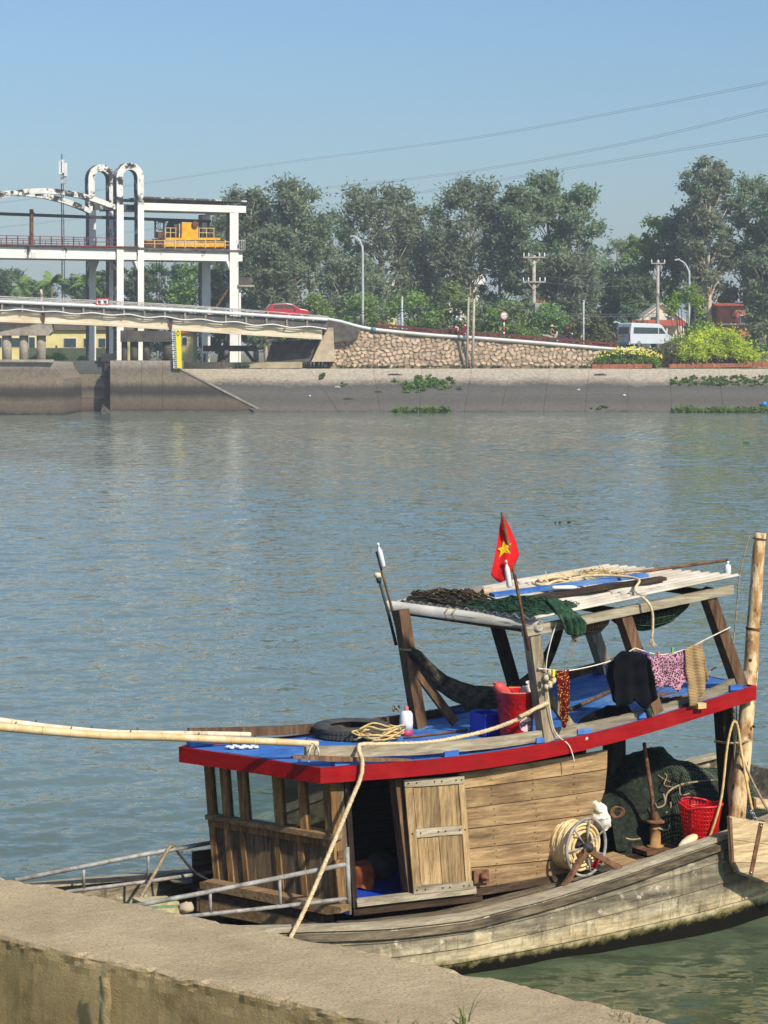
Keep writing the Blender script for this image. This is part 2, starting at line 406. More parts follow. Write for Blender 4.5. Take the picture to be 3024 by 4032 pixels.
# --- land beyond the river, one sheet to the horizon
YB, YT = 206.6, 213.6
mb = MB()
mb.add([(-2500, 217, 3.9), (2500, 217, 3.9), (2500, 4000, 3.9), (-2500, 4000, 3.9)], [(0, 1, 2, 3)])
struct('ground', mb, M_GND)
# riverbed under everything
mb = MB(); mb.add([(-420, -40, -3), (420, -40, -3), (420, 240, -3), (-420, 240, -3)], [(0, 1, 2, 3)])
struct('riverbed', mb, M_DARKC)

# --- sloping revetment: base plus separate cast slabs with open joints
def revet(px, f):             # f = 0 at the water's edge, 1 at the crest; px is the column at the crest
    top = pt(px, 1452, YT); return top
joints = [(985, 985, 1.0), (1219, 1334, 1), (1470, 1497, 1), (1660, 1652, 1), (1858, 1826, 1), (2010, 1968, 1), (2165, 2134, 1), (2320, 2297, 1), (2479, 2463, 1), (2637, 2637, 1), (2830, 2840, 1), (3030, 3050, 1), (3260, 3290, 1), (3500, 3540, 1), (3800, 3850, 1)]
emb = MB()
xa = pt(430, 1452, YT).x; xb = pt(3800, 1452, YT).x + 60
emb.add([(xa, 205.2, -1), (xb, 205.2, -1), (xb, YT, 3.70), (xa, YT, 3.70), (xb, 219, 3.70), (xa, 219, 3.70), (xb, 219, -1), (xa, 219, -1)],
        [(0, 1, 2, 3), (3, 2, 4, 5), (0, 3, 5, 7), (1, 6, 4, 2), (5, 4, 6, 7), (0, 7, 6, 1)])
EMB = struct('embankment', emb, M_DARKC)
rnd = random.Random(5)
def slabpt(jt, f, gap):
    top = pt(jt[0], 1452, YT); bot = ptz(jt[1], 1621, 0.0)
    bot = Vector((bot.x, YB, 0.0)); top = Vector((top.x, YT, 3.84))
    low = bot + (bot - top) * .12
    q = low.lerp(top, f); q.x += gap; return q
for i in range(len(joints) - 1):
    for f0, f1 in ((0.0, .46), (.4615, .74), (.7415, 1.0)):
        a, b = joints[i], joints[i + 1]
        P = [slabpt(a, f0, .012), slabpt(b, f0, -.012), slabpt(b, f1, -.012), slabpt(a, f1, .012)]
        if i == 0:   # against the sloping wing wall
            lo = pt(700, 1445, 207.6)
            ww0 = Vector((ptz(1036, 1622, 0).x, 0, 0)).x; ww1 = pt(720, 1452, 213.6).x
            P[0].x = ww0 + (ww1 - ww0) * max(0, (f0 - .107) / .893); P[3].x = ww0 + (ww1 - ww0) * max(0, (f1 - .107) / .893)
        up = Vector((0, -.45, .89)) * rnd.uniform(-.012, .012)
        s_ = MB(); s_.prism([p + up for p in P], Vector((0, .09, -.18)))
        o = obj('concrete_slab', s_, M_SLAB, EMB); fixn(o)
# crest walk behind the slabs
mb = MB(); y0, y1 = YT + .02, 217.4
mb.add([(pt(690, 1452, YT).x, y0, 3.80), (xb, y0, 3.80), (xb, y1, 4.02), (pt(690, 1452, YT).x, y1, 4.02)], [(0, 1, 2, 3)])
struct('crest_path', mb, plain('crest_dirt', lin(186, 168, 136), lin(140, 128, 92), scale=.9, stain=lin(104, 108, 62), sscale=.45, srange=(.5, .62), bump=.3))

# --- the road on its embankment
RPX = [1200, 1286, 1461, 1700, 1900, 2150, 2400, 2700, 3100, 3600]
RPY = [1250, 1262, 1300, 1324, 1337, 1357, 1378, 1384, 1386, 1388]
YR = 216.3
def rz(px): return pt(px, ip(px, RPX, RPY), YR).z
def rx(px): return pt(px, 1300, YR).x
road_x = [rx(p) for p in RPX]; road_z = [rz(p) for p in RPX]
def zroad(x): return ip(x, road_x, road_z)
def ztop(x): return zroad(x) + .285
mb = MB(); body = MB()
pxs = list(range(1288, 3600, 50))
for i in range(len(pxs) - 1):
    xA, xB = rx(pxs[i]), rx(pxs[i + 1]); zA, zB = rz(pxs[i]), rz(pxs[i + 1])
    mb.prism([(xA, YR + 1.0, zA + .28), (xB, YR + 1.0, zB + .28), (xB, YR + 8.5, zB + .28), (xA, YR + 8.5, zA + .28)], (0, 0, -.3))
poly = [(rx(p), YR + .25, rz(p)) for p in pxs]
n = len(poly)
vs = poly + [(x, y, 3.5) for x, y, z in poly] + [(x, YR + 9.5, z) for x, y, z in poly] + [(x, YR + 16, 3.5) for x, y, z in poly]
fs = []
for i in range(n - 1):
    fs += [(i + n, i + 1 + n, i + 1, i), (i, i + 1, i + 1 + 2 * n, i + 2 * n), (i + 2 * n, i + 1 + 2 * n, i + 1 + 3 * n, i + 3 * n)]
fs += [(0, 2 * n, 3 * n, n)]
body.add(vs, fs); fixn(struct('road_embankment', body, M_GND)); struct('road', mb, M_ASPH)

# --- stone retaining wall
SW = thing('stone_retaining_wall', 'rubble stone retaining wall holding up the sloping road across the river', 'wall', (rx(1800), YR - .4, 4))
M_STONE = plain('rubble_stone', lin(204, 180, 150), lin(160, 137, 111), scale=2.2, rndv=.5, bump=.4, bd=.03, stain=lin(180, 140, 110), sscale=1.0)
M_MORT = plain('wall_mortar', lin(150, 130, 104), lin(108, 92, 72), scale=1.5, stain=lin(92, 96, 58), sscale=.6, bump=.3)
xs = [rx(p) for p in range(1300, 2361, 20)]
mb = MB(); vs = []; n = len(xs)
for x in xs: vs += [(x, YR - .95, 3.8), (x, YR - .02, zroad(x) - .10), (x, YR + .24, zroad(x) - .10), (x, YR + .24, 3.8)]
fs = [(0, 1, 2, 3), tuple(4 * (n - 1) + k for k in (3, 2, 1, 0))]
for i in range(n - 1):
    for k in range(4): fs.append((4 * i + k, 4 * i + 4 + k, 4 * i + 4 + (k + 1) % 4, 4 * i + (k + 1) % 4))
mb.add(vs, fs); fixn(obj('mortar_backing', mb, M_MORT, SW))
variants = []
for k in range(8):
    s_ = MB(); rr = random.Random(100 + k); pl = []
    m_ = 7
    for i in range(m_):
        a = 2 * math.pi * i / m_ + rr.uniform(-.25, .25); q = rr.uniform(.78, 1.15)
        pl.append((math.cos(a) * q * .5, math.sin(a) * q * .5))
    vv = [(x, 0, z) for x, z in pl] + [(x * .86, -.5, z * .86) for x, z in pl] + [(0, -.54, 0)]
    ff = [(i, (i + 1) % m_, (i + 1) % m_ + m_, i + m_) for i in range(m_)] + [(i + m_, (i + 1) % m_ + m_, 2 * m_) for i in range(m_)]
    vv = [Vector(q) + origin(SW) for q in vv]
    s_.add(vv, ff); o = obj('stone', s_, M_STONE, SW, smooth=False); fixn(o); variants.append(o)
spots = []
x = xs[0] + .3; rr = random.Random(9)
rowz = 4.05
while rowz < 8.4:
    hh = rr.uniform(.27, .37); x = xs[0] + rr.uniform(0, .4)
    while x < xs[-1] - .2:
        w = rr.uniform(.32, .62); zt = zroad(x + w / 2) - .16
        if rowz + hh * .6 < zt: spots.append((w * hh * rr.uniform(.8, 1.2), x + w / 2, rowz + hh / 2 + .13 * math.sin(x * 1.7 + rowz) + rr.uniform(-.08, .08), w, min(hh * rr.uniform(.8, 1.25), (zt - rowz))))
        x += w + .03
    rowz += hh + .02
spots.sort(reverse=True)
rest = MB()
def facey(z, x):
    f = (z - 3.8) / max(.3, zroad(x) - .10 - 3.8); return YR - .95 + .93 * f
so_ = origin(SW); used = [False] * 8
for k, (a, x, z, w, h) in enumerate(spots):
    v = rr.randrange(8); y = facey(z, x) + .05; ang = rr.uniform(-.6, .6); d = rr.uniform(.16, .24)
    if k < 300:
        o = variants[v] if not used[v] else variants[v].copy()
        if used[v]: COL.objects.link(o); o.parent = SW
        used[v] = True
        o.location = Vector((x, y, z)) - so_; o.rotation_euler = (-.25, ang, 0); o.scale = (w * 1.12, d * 1.4, h * 1.22)
    else:
        ca, sa = math.cos(ang), math.sin(ang)
        vv = []
        for q in variants[v].data.vertices:
            X, Yq, Zq = q.co.x * w * 1.12, q.co.y * d * 1.4, q.co.z * h * 1.22
            vv.append((x + X * ca + Zq * sa, y + Yq, z - X * sa + Zq * ca))
        rest.add(vv, [tuple(p.vertices) for p in variants[v].data.polygons])
if rest.v: stuff(obj('small_stones', rest, M_STONE, SW))

# --- pipe, kerb, guard rail along the road
PW = thing('water_pipe', 'long white water pipe running down the road edge above the stone wall', 'pipe', (rx(1700), YR - .2, 6))
pp = [pt(x, y, YR - .25) for x, y in ((1286, 1256), (1340, 1266), (1461, 1295), (1700, 1319), (1900, 1332), (2150, 1352), (2400, 1373), (2520, 1379))]
mb = MB(); mb.tube(smoothpath(pp, 5), .15, 10); obj('pipe_run', mb, M_PIPEW, PW, True)
mb = MB(); c0 = pt(1461, 1295, YR - .25); c1 = pt(1480, 1297.5, YR - .25); mb.tube([c0, c1], .2, 10); obj('blue_coupling', mb, plain('blue_pipe_collar', lin(90, 150, 170), rough=.5), PW, True)
KB = thing('striped_kerb', 'low kerb painted in black and white blocks along the sloping road', 'kerb', (rx(1700), YR + .2, 6))
M_KW = plain('kerb_white', (.66, .65, .6), (.5, .48, .44), scale=2); M_KB = plain('kerb_black', (.05, .045, .045), (.09, .085, .08), scale=2)
for i, p in enumerate(range(1310, 2420, 42)):
    a, b = Vector((rx(p), YR + .36, rz(p) + .12)), Vector((rx(p + 41), YR + .36, rz(p + 41) + .12))
    mb = MB(); mb.beam(a, b, .18, .24); obj('kerb_block', mb, M_KW if i % 2 else M_KB, KB)
GR = thing('guard_rail', 'rusty red-brown guard rail of two bars beside the sloping road', 'guard rail', (rx(1700), YR + .7, 6))
a0, a1 = 1476, 2440
for dz in (.32, .62):
    mb = MB(); P = [Vector((rx(p), YR + .7, rz(p) + dz)) for p in range(a0, a1, 30)]
    mb.path(P, .07, .20); obj('rail', mb, M_RAILR, GR)
for p in range(a0 + 4, a1, 97):
    mb = MB(); mb.beam(Vector((rx(p), YR + .80, rz(p) - .0)), Vector((rx(p), YR + .80, rz(p) + .80)), .14, .14); obj('post', mb, M_RAILR, GR)

# ================================================================ sluice: piers, gate, walls
pier = thing('river_pier', 'stained concrete pier with chamfered nose standing in the water at the left', 'pier', (pt(80, 1500, 200).x, 200, 0))
Yp = 197.6
f = [pt(-260, 1425, Yp), pt(160, 1425, Yp), pt(160, 1700, Yp), pt(-260, 1700, Yp)]
mb = MB(); mb.prism(f, (0, 12, 0)); fixn(obj('pier_block', mb, M_PIER, pier))
f = [pt(160, 1426, Yp + .02), pt(214, 1428, Yp + .02), pt(218, 1446, Yp + .02), pt(250, 1490, Yp + .02), pt(252, 1700, Yp + .02), pt(160, 1700, Yp + .02)]
mb = MB(); mb.prism(f, (0, 11.9, 0)); fixn(obj('pier_nose', mb, M_PIER, pier))
mb = MB(); mb.beam(pt(-260, 1420, Yp - .02), pt(212, 1421, Yp - .02), .7, .22); obj('coping', mb, M_CONC, pier)

gate = thing('sluice_gate', 'rust-stained steel sluice gate leaf closed between the pier and the abutment', 'gate', (pt(330, 1500, 209.4).x, 209.4, 0))
Yg = 209.4
for k, (ya, yb) in enumerate(((1420, 1468), (1469, 1516), (1517, 1566), (1567, 1660))):
    mb = MB(); mb.prism([pt(214, ya, Yg + .06 * (k % 2)), pt(424, ya, Yg + .06 * (k % 2)), pt(424, yb, Yg + .06 * (k % 2)), pt(214, yb, Yg + .06 * (k % 2))], (0, .5, 0)); fixn(obj('gate_panel', mb, M_GATE, gate))
for xx in (418, 430):
    mb = MB(); mb.beam(pt(xx, 1392, Yg - .3), pt(xx, 1650, Yg - .3), .14, .30); obj('guide_rail', mb, M_STEELD, gate)
for yy in (1483, 1574, 1610):
    mb = MB(); mb.beam(pt(392, yy, Yg - .32), pt(428, yy, Yg - .32), .3, .16); obj('guide_bracket', mb, M_STEELD, gate)
mb = MB(); mb.box(pt(422, 1408, Yg - .2), (.55, 0, 0), (0, .3, 0), (0, 0, .36)); mb.box(pt(400, 1415, Yg + .1), (.45, 0, 0), (0, .3, 0), (0, 0, .2)); obj('gate_latch', mb, M_STEELD, gate)

abut = thing('abutment_wall', 'dark stained concrete abutment wall whose top slopes down into the water', 'wall', (pt(700, 1500, 207).x, 207.3, 0))
Ya = 207.2
for (a, b) in ((434, 556), (557, 640), (641, 700)):
    mb = MB(); mb.prism([pt(a, 1420, Ya), pt(b, 1420, Ya), pt(b, 1680, Ya), pt(a, 1680, Ya)], (0, 6, 0)); fixn(obj('wall_panel', mb, M_PIER, abut))
mb = MB(); mb.prism([pt(700.6, 1445, Ya + .03), pt(1040, 1622, Ya + .03), pt(1110, 1680, Ya + .03), pt(700.6, 1680, Ya + .03)], (0, .55, 0)); fixn(obj('wing_wall', mb, M_PIER, abut))
mb = MB(); mb.beam(pt(700, 1446, Ya + .27), pt(1046, 1624, Ya + .27), .66, .14); obj('wing_coping', mb, M_CONC, abut)
low = thing('promenade_wall', 'low beige concrete wall along the crest below the bridge end', 'wall', (pt(950, 1440, 214.2).x, 214.2, 3.8))
for a, b in ((712, 872), (873, 1030), (1031, 1190)):
    mb = MB(); mb.prism([pt(a, 1427, 214.3), pt(b, 1425, 214.3), pt(b, 1449, 214.3), pt(a, 1451, 214.3)], (0, .35, 0)); fixn(obj('wall_section', mb, M_TAN, low))

# staff gauge
ga = thing('staff_gauge', 'tall yellow water level staff gauge with black ticks on the abutment corner', 'gauge board', pt(695, 1450, 206.9))
Yq = 206.85
M_GY = plain('gauge_yellow', (.85, .72, .02), (.80, .66, .02), rough=.5); M_BLK = plain('black_paint', (.02, .02, .02), (.03, .03, .03), rough=.6)
mb = MB(); mb.prism([pt(691, 1301, Yq), pt(711, 1301, Yq), pt(716, 1450, Yq), pt(698, 1450, Yq)], (0, .12, 0)); fixn(obj('yellow_board', mb, M_GY, ga))
mb = MB(); mb.prism([pt(676, 1301, Yq), pt(690.6, 1301, Yq), pt(697.6, 1450, Yq), pt(683, 1450, Yq)], (0, .12, 0)); fixn(obj('white_board', mb, M_PIPEW, ga))
for i in range(20):
    y = 1305 + i * 7.3; x = 676.5 + (y - 1301) * .047; w = 14 if i % 5 == 0 else (9 if i % 2 else 12)
    mb = MB(); mb.prism([pt(x + 14 - w, y, Yq - .03), pt(x + 14.5, y, Yq - .03), pt(x + 14.5, y + 3.4, Yq - .03), pt(x + 14 - w, y + 3.4, Yq - .03)], (0, .028, 0)); fixn(obj('tick_mark', mb, M_BLK, ga))
mb = MB(); c = pt(701, 1313, Yq - .02)
vs = []; nn = 20
for i in range(nn):
    a = 2 * math.pi * i / nn
    for R in (1.0, .62): vs.append(c + Vector((math.cos(a) * .13 * R * (1 if R == 1 else .9), 0, math.sin(a) * .25 * R * (1 if R == 1 else 1.15))))
fs = [(2 * i, 2 * ((i + 1) % nn), 2 * ((i + 1) % nn) + 1, 2 * i + 1) for i in range(nn)]
mb.add(vs, fs); obj('zero_numeral', mb, M_BLK, ga)
# back board fixing
mb = MB(); mb.beam(pt(694, 1330, Ya - .1), pt(704, 1445, Ya - .1), .3, .3, up=(0, 1, 0)); obj('bracket', mb, M_RAILG, ga)

# ================================================================ road bridge
BR = thing('road_bridge', 'beige concrete girder road bridge with white pipe rail sloping down to the right', 'bridge', (pt(600, 1300, 209).x, 209, 0))
def yb(px): return 205.0 + (px + 100) / 1400 * 8.2
def brp(px, py, dy=0): return pt(px, py, yb(px)) + Vector((0, dy, 0))
BX = [-200, 0, 400, 700, 1000, 1290]
def bl(vals): return lambda px: ip(px, BX, vals)
y_top = bl([1217, 1222, 1238, 1256, 1277, 1295])     # girder top / slab underside
y_bot = bl([1264, 1268, 1282, 1301, 1321, 1338])
y_dk = bl([1189, 1195, 1213, 1230, 1250, 1268])      # road level at the edge
y_rl = bl([1163, 1167, 1184, 1200, 1222, 1246])
y_pp = bl([1183, 1188, 1206, 1221, 1240, 1258])
y_cd = bl([1213, 1218, 1236, 1254, 1276, 1294])
for a, b in ((-200, 168), (172, 670), (674, 1268)):
    for k in range(4):
        d = k * 2.6
        st = list(np.linspace(a, b, 7))
        mb = MB(); vs = []
        for x in st:
            P = brp(x, y_top(x), d + .15); Q = brp(x, y_bot(x), d + .15)
            h = P.z - Q.z
            for zz, yo in ((P.z, -.04), (P.z - .25 * h, -.04), (P.z - .32 * h, .10), (Q.z + .26 * h, .10), (Q.z + .20 * h, -.06), (Q.z, -.06), (Q.z, .5), (P.z, .5)):
                vs.append((P.x, P.y + yo, zz))
        m_ = 8; fs = [tuple(range(m_)), tuple(len(vs) - 1 - q for q in range(m_))]
        for i in range(len(st) - 1):
            for q in range(m_): fs.append((i * m_ + q, i * m_ + (q + 1) % m_, (i + 1) * m_ + (q + 1) % m_, (i + 1) * m_ + q))
        mb.add(vs, fs); fixn(obj('girder', mb, M_BEAM, BR))
mb = MB(); vs = []; st = list(np.linspace(-200, 1290, 16))
for x in st:
    P = brp(x, y_dk(x), -.1); Q = brp(x, y_top(x), -.1)
    vs += [(P.x, P.y, P.z), (P.x, P.y + 9.4, P.z), (P.x, P.y + 9.4, Q.z + .01), (P.x, P.y, Q.z + .01)]
fs = [(0, 1, 2, 3), tuple(len(vs) - 1 - q for q in range(4))]
for i in range(len(st) - 1):
    for q in range(4): fs.append((4 * i + q, 4 * i + (q + 1) % 4, 4 * i + 4 + (q + 1) % 4, 4 * i + 4 + q))
mb.add(vs, fs); fixn(obj('deck_slab', mb, M_DECKE, BR))
for side, dy in (('near', .1), ('far', 9.0)):
    for off in (0, 12):
        mb = MB(); mb.path([brp(x, y_rl(x) + off, dy) for x in np.linspace(-200, 1290, 20)], .09, .09); obj('rail', mb, M_RAILG, BR)
    for x in range(-190, 1291, 83):
        mb = MB(); mb.beam(brp(x, y_rl(x) - 1, dy), brp(x, y_dk(x), dy), .13, .13); obj('rail_post', mb, M_RAILG, BR)
mb = MB(); mb.tube([brp(x, y_pp(x), -.32) for x in np.linspace(-200, 1290, 24)], .15, 10); obj('white_pipe', mb, M_PIPEW, BR, True)
rr = random.Random(3)
mb = MB(); mb.tube(smoothpath([brp(x, y_cd(x) + (5 if i % 2 else -4) * rr.uniform(.4, 1.2), -.26) for i, x in enumerate(np.linspace(-200, 1288, 22))], 4), .06, 6); obj('white_conduit', mb, M_PIPEW, BR, True)
for x in range(-150, 1290, 80):
    mb = MB(); mb.beam(brp(x, y_dk(x) - 2, -.22), brp(x, y_top(x) + 2, -.22), .16, .10, up=(0, 1, 0)); obj('edge_bracket', mb, M_CONC, BR)
# stained joints in the girders
for x in (170, 672):
    mb = MB(); mb.prism([brp(x - 7, y_top(x) - 2, -.0), brp(x + 7, y_top(x) - 2, -.0), brp(x + 5, y_bot(x) - 4, -.0), brp(x - 5, y_bot(x) - 4, -.0)], (0, .3, 0)); fixn(obj('joint_cover', mb, plain('rust_stain', lin(110, 74, 46), lin(60, 42, 30), scale=2) if x == 170 else MATS['rust_stain'], BR))
# bent caps and columns
def bent(label, cols, x0, x1, ya_, yb_, ybase, mat_cap, mat_col, Yc, zb):
    t_ = thing('bridge_bent', label, 'bridge pier', (pt((x0 + x1) / 2, ybase, Yc).x, Yc, zb))
    a, b = pt(x0, ya_, Yc), pt(x1, yb_, Yc); q = pt(x1 - 14, yb_, Yc)
    poly = [a, pt(x1, ya_ + 4, Yc), pt(x1 + 2, yb_ - 14, Yc), pt(x1 - 12, yb_, Yc), pt(x0, yb_, Yc)]
    mb = MB(); mb.prism(poly, (0, 1.6, 0)); fixn(obj('bent_cap', mb, mat_cap, t_))
    for (c0, c1) in cols:
        A, Bq = pt((c0 + c1) / 2, yb_, Yc + .8), pt((c0 + c1) / 2, ybase, Yc + .8)
        mb = MB(); mb.tube([A, Vector((Bq.x, Bq.y, zb))], (pt(c1, yb_, Yc).x - pt(c0, yb_, Yc).x) / 2, 12); obj('column', mb, mat_col, t_, True)
    return t_
bent('hexagonal bent cap on three round columns standing on the left pier', [(8, 46), (76, 112), (144, 181)], -60, 202, 1273, 1321, 1425, M_CONC, M_CONC, 206.6, 4.55)
bent('shadow-dark streaked bent under the bridge beside the yellow gauge', [(478, 502), (512, 545), (562, 590), (640, 684)], 474, 688, 1301, 1346, 1420, M_DARKC, M_DARKC, 208.6, 4.55)  # shadow below the deck is put into the dark concrete colour
# end abutment under the bridge
EA = thing('bridge_abutment', 'battered concrete end abutment beneath the right end of the bridge', 'abutment', (pt(1230, 1420, 214.5).x, 214.8, 3.9))
mb = MB(); Y1 = 214.6
mb.prism([pt(1072, 1345, Y1 + 1.2), pt(1262, 1336, Y1 + 1.2), pt(1238, 1424, Y1 - .1), pt(1046, 1424, Y1 - .1)], (0, 3.2, 0)); fixn(obj('sloped_face', mb, M_DARKC, EA))  # dark concrete carries the painted shade beneath the bridge end
mb = MB(); mb.prism([pt(1262, 1338, Y1), pt(1290, 1290, Y1), pt(1312, 1290, Y1), pt(1318, 1424, Y1 - .7), pt(1226, 1424, Y1 - .7)], (0, 2.6, 0)); fixn(obj('wing_pillar', mb, M_TAN, EA))
mb = MB(); mb.prism([pt(1292, 1264, Y1 + .4), pt(1420, 1296, Y1 + .9), pt(1408, 1330, Y1 + .6), pt(1380, 1345, Y1 + .5), pt(1290, 1350, Y1 + .2)], (0, 1.0, 0)); fixn(obj('wing_panel', mb, M_DARKC, EA))
mb = MB(); mb.beam(pt(800, 1372, 216.5), pt(1010, 1372, 216.5), .5, .55); obj('strut_beam', mb, M_DARKC, EA)
mb = MB(); mb.beam(pt(960, 1372, 216.4), pt(1000, 1425, 216.4), .3, .3); obj('diagonal_strut', mb, M_DARKC, EA)
# prohibition board
sg = thing('notice_board', 'red framed white notice board with black symbols on the bridge rail', 'sign', brp(408, 1215, -.55))
mb = MB(); mb.prism([brp(382, 1176, -.42), brp(431, 1175, -.42), brp(431, 1200, -.42), brp(382, 1200, -.42)], (0, .05, 0)); fixn(obj('panel', mb, M_PIPEW, sg))
M_REDS = plain('sign_red', (.55, .02, .02), (.45, .02, .02), rough=.5)
for (a, b) in (((382, 1176), (431, 1175)), ((431, 1175), (431, 1200)), ((431, 1200), (382, 1200)), ((382, 1200), (382, 1176))):
    mb = MB(); mb.beam(brp(*a, -.45), brp(*b, -.45), .06, .10, up=(0, 1, 0)); obj('frame_bar', mb, M_REDS, sg)
for cx in (395, 418):
    mb = MB(); c = brp(cx, 1189, -.50)
    mb.beam(c + Vector((-.16, 0, .16)), c + Vector((.16, 0, -.16)), .03, .09, up=(0, 1, 0)); mb.beam(c + Vector((-.16, .01, -.16)), c + Vector((.16, .01, .16)), .03, .08, up=(0, 1, 0)); mb.lathe([(.09, 0), (.09, .03)], c + Vector((0, .0, .02)), (0, -1, 0), 10)
    obj('symbol', mb, M_BLK, sg)
for cx in (388, 425):
    mb = MB(); mb.beam(brp(cx, 1178, -.36), brp(cx, 1216, -.36), .06, .06); obj('leg', mb, M_RAILG, sg)

# ================================================================ hoist gantry over the sluice
GA_ = math.radians(32); Lg = Vector((math.cos(GA_), math.sin(GA_), 0)); Tg = Vector((-math.sin(GA_), math.cos(GA_), 0))
G0 = pt(474, 1000, 226); G0.z = 0
def gp(px, py, w=0.0): return onplane(px, py, G0 + Tg * w, Tg)
WB = 5.4
GT = thing('hoist_gantry', 'tall white mould-streaked concrete hoist gantry with looped posts above the sluice', 'gantry', (G0.x, G0.y, 4))
def gcol(px0, px1, y0, y1, w, mat, name='column', dep=.8):
    P = [gp(px0, y0, w), gp(px1, y0, w), gp(px1, y1, w), gp(px0, y1, w)]
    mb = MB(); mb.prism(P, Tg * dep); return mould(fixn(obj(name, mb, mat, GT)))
def mould(o, k=.8):          # black growth, plus shade put into the colour, on faces turned from the sun
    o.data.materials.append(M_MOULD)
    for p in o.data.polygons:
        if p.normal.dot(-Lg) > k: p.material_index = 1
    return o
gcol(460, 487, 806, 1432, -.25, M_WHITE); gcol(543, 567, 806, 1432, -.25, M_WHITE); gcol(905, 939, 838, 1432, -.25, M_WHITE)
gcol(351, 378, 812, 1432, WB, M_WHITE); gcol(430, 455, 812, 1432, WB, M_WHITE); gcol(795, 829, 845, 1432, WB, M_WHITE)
def loop(px0, px1, ytop, ybot, th, w, dep=.85):
    A0, A1 = gp(px0, ybot, w), gp(px1, ybot, w); top = gp((px0 + px1) / 2, ytop, w).z
    W_ = (A1 - A0).length; R = W_ / 2; t_ = th; mid = A0.lerp(A1, .5); e = (A1 - A0).normalized(); zc = top - R
    out = []; inn = []
    for i in range(19):
        a = math.pi * i / 18
        out.append(mid + e * (-R * math.cos(a)) + UP * (zc + R * math.sin(a) - mid.z)); inn.append(mid + e * (-(R - t_) * math.cos(a)) + UP * (zc + (R - t_) * math.sin(a) - mid.z))
    o_ = [A0] + out + [A1]; i_ = [A0 + e * t_] + inn + [A1 - e * t_]
    n = len(o_); vs = o_ + i_ + [p + Tg * dep for p in o_] + [p + Tg * dep for p in i_]
    mb = MB(); fs = []
    for k in range(n - 1):
        fs += [(k, k + 1, n + k + 1, n + k), (2 * n + k, 3 * n + k, 3 * n + k + 1, 2 * n + k + 1), (k, 2 * n + k, 2 * n + k + 1, k + 1), (n + k, n + k + 1, 3 * n + k + 1, 3 * n + k)]
    fs += [(0, n, 3 * n, 2 * n), (n - 1, 3 * n - 1, 4 * n - 1, 2 * n - 1)]
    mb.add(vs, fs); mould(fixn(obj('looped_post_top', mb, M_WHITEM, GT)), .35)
loop(460, 567, 640, 806, .68, -.25); loop(349, 455, 647, 812, .68, WB)
# deck beams, front and back, and floor between
def gbeam(x0, x1, ya0, ya1, yb0, yb1, w, dep, mat, name):
    P = [gp(x0, ya0, w), gp(x1, ya1, w), gp(x1, yb1, w), gp(x0, yb0, w)]
    mb = MB(); mb.prism(P, Tg * dep); return fixn(obj(name, mb, mat, GT))
gbeam(-160, 955, 964, 984, 1013, 1029, 0, .5, M_WHITE, 'deck_beam')
gbeam(-240, 850, 974, 994, 1018, 1034, WB, .5, M_WHITE, 'deck_beam')
za = gp(300, 969, 0).z
mb = MB(); P = [gp(-160, 964, -.3), gp(965, 984, -.3)]
zt = P[0].z
mb.prism([Vector((P[0].x, P[0].y, zt - .02)), Vector((P[1].x, P[1].y, zt - .02)), Vector((P[1].x, P[1].y, zt - .02)) + Tg * (WB + .9), Vector((P[0].x, P[0].y, zt - .02)) + Tg * (WB + .9)], (0, 0, .22)); fixn(obj('deck_floor', mb, M_DECKE, GT))
DZ = zt + .2
# roof frame on the right
gbeam(565, 969, 798, 811, 827, 838, -.2, .5, M_WHITE, 'roof_beam'); gbeam(455, 862, 806, 818, 833, 842, WB, .5, M_WHITE, 'roof_beam')
zr_ = gp(700, 800, 0).z + .35
mb = MB(); P0, P1 = gp(566, 800, -.35), gp(972, 810, -.35)
mb.prism([Vector((P0.x, P0.y, zr_)), Vector((P1.x, P1.y, zr_)), Vector((P1.x, P1.y, zr_)) + Tg * (WB + 1), Vector((P0.x, P0.y, zr_)) + Tg * (WB + 1)], (0, 0, .16)); fixn(obj('roof_slab', mb, M_MOULD, GT))
gbeam(372, 545, 802, 806, 826, 828, 2.2, .4, M_MOULD, 'cross_beam')
mb = MB(); mb.beam(gp(488, 815, 0), gp(400, 822, WB), .5, .55); obj('tie_beam', mb, M_MOULD, GT)
mb = MB(); mb.beam(gp(925, 830, .3), gp(815, 836, WB), .45, .6); obj('tie_beam', mb, M_WHITE, GT)
# haunches under the deck
for px, w, sgn in ((543, -.2, -1), (905, -.2, -1), (351, WB, 1), (430, WB, 1), (795, WB, 1)):
    x1 = px if sgn < 0 else px + 26
    P = [gp(x1, 1028, w), gp(x1 + sgn * 14, 1028, w), gp(x1, 1066, w)]
    mb = MB(); mb.prism(P, Tg * .6); fixn(obj('haunch', mb, M_WHITE, GT))
# pair of arches on the left
def arch(pk, yp, xr, yr, w):
    k = (yr - yp) / (xr - pk) ** 2; top = []; bot = []
    xl = 2 * pk - xr
    for i in range(33):
        x = xl + (xr - xl) * i / 32; y = yp + k * (x - pk) ** 2
        top.append(gp(x, y, w)); bot.append(gp(x, y + 21, w))
    n = 33; vs = top + bot + [p + Tg * .55 for p in top] + [p + Tg * .55 for p in bot]; fs = []
    for i in range(n - 1):
        fs += [(i, i + 1, n + i + 1, n + i), (2 * n + i, 3 * n + i, 3 * n + i + 1, 2 * n + i + 1), (i, 2 * n + i, 2 * n + i + 1, i + 1), (n + i, n + i + 1, 3 * n + i + 1, 3 * n + i)]
    fs += [(0, n, 3 * n, 2 * n), (n - 1, 3 * n - 1, 4 * n - 1, 2 * n - 1)]
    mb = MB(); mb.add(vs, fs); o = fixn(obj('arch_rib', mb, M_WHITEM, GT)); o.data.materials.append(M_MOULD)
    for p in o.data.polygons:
        if p.normal.z > .6: p.material_index = 1
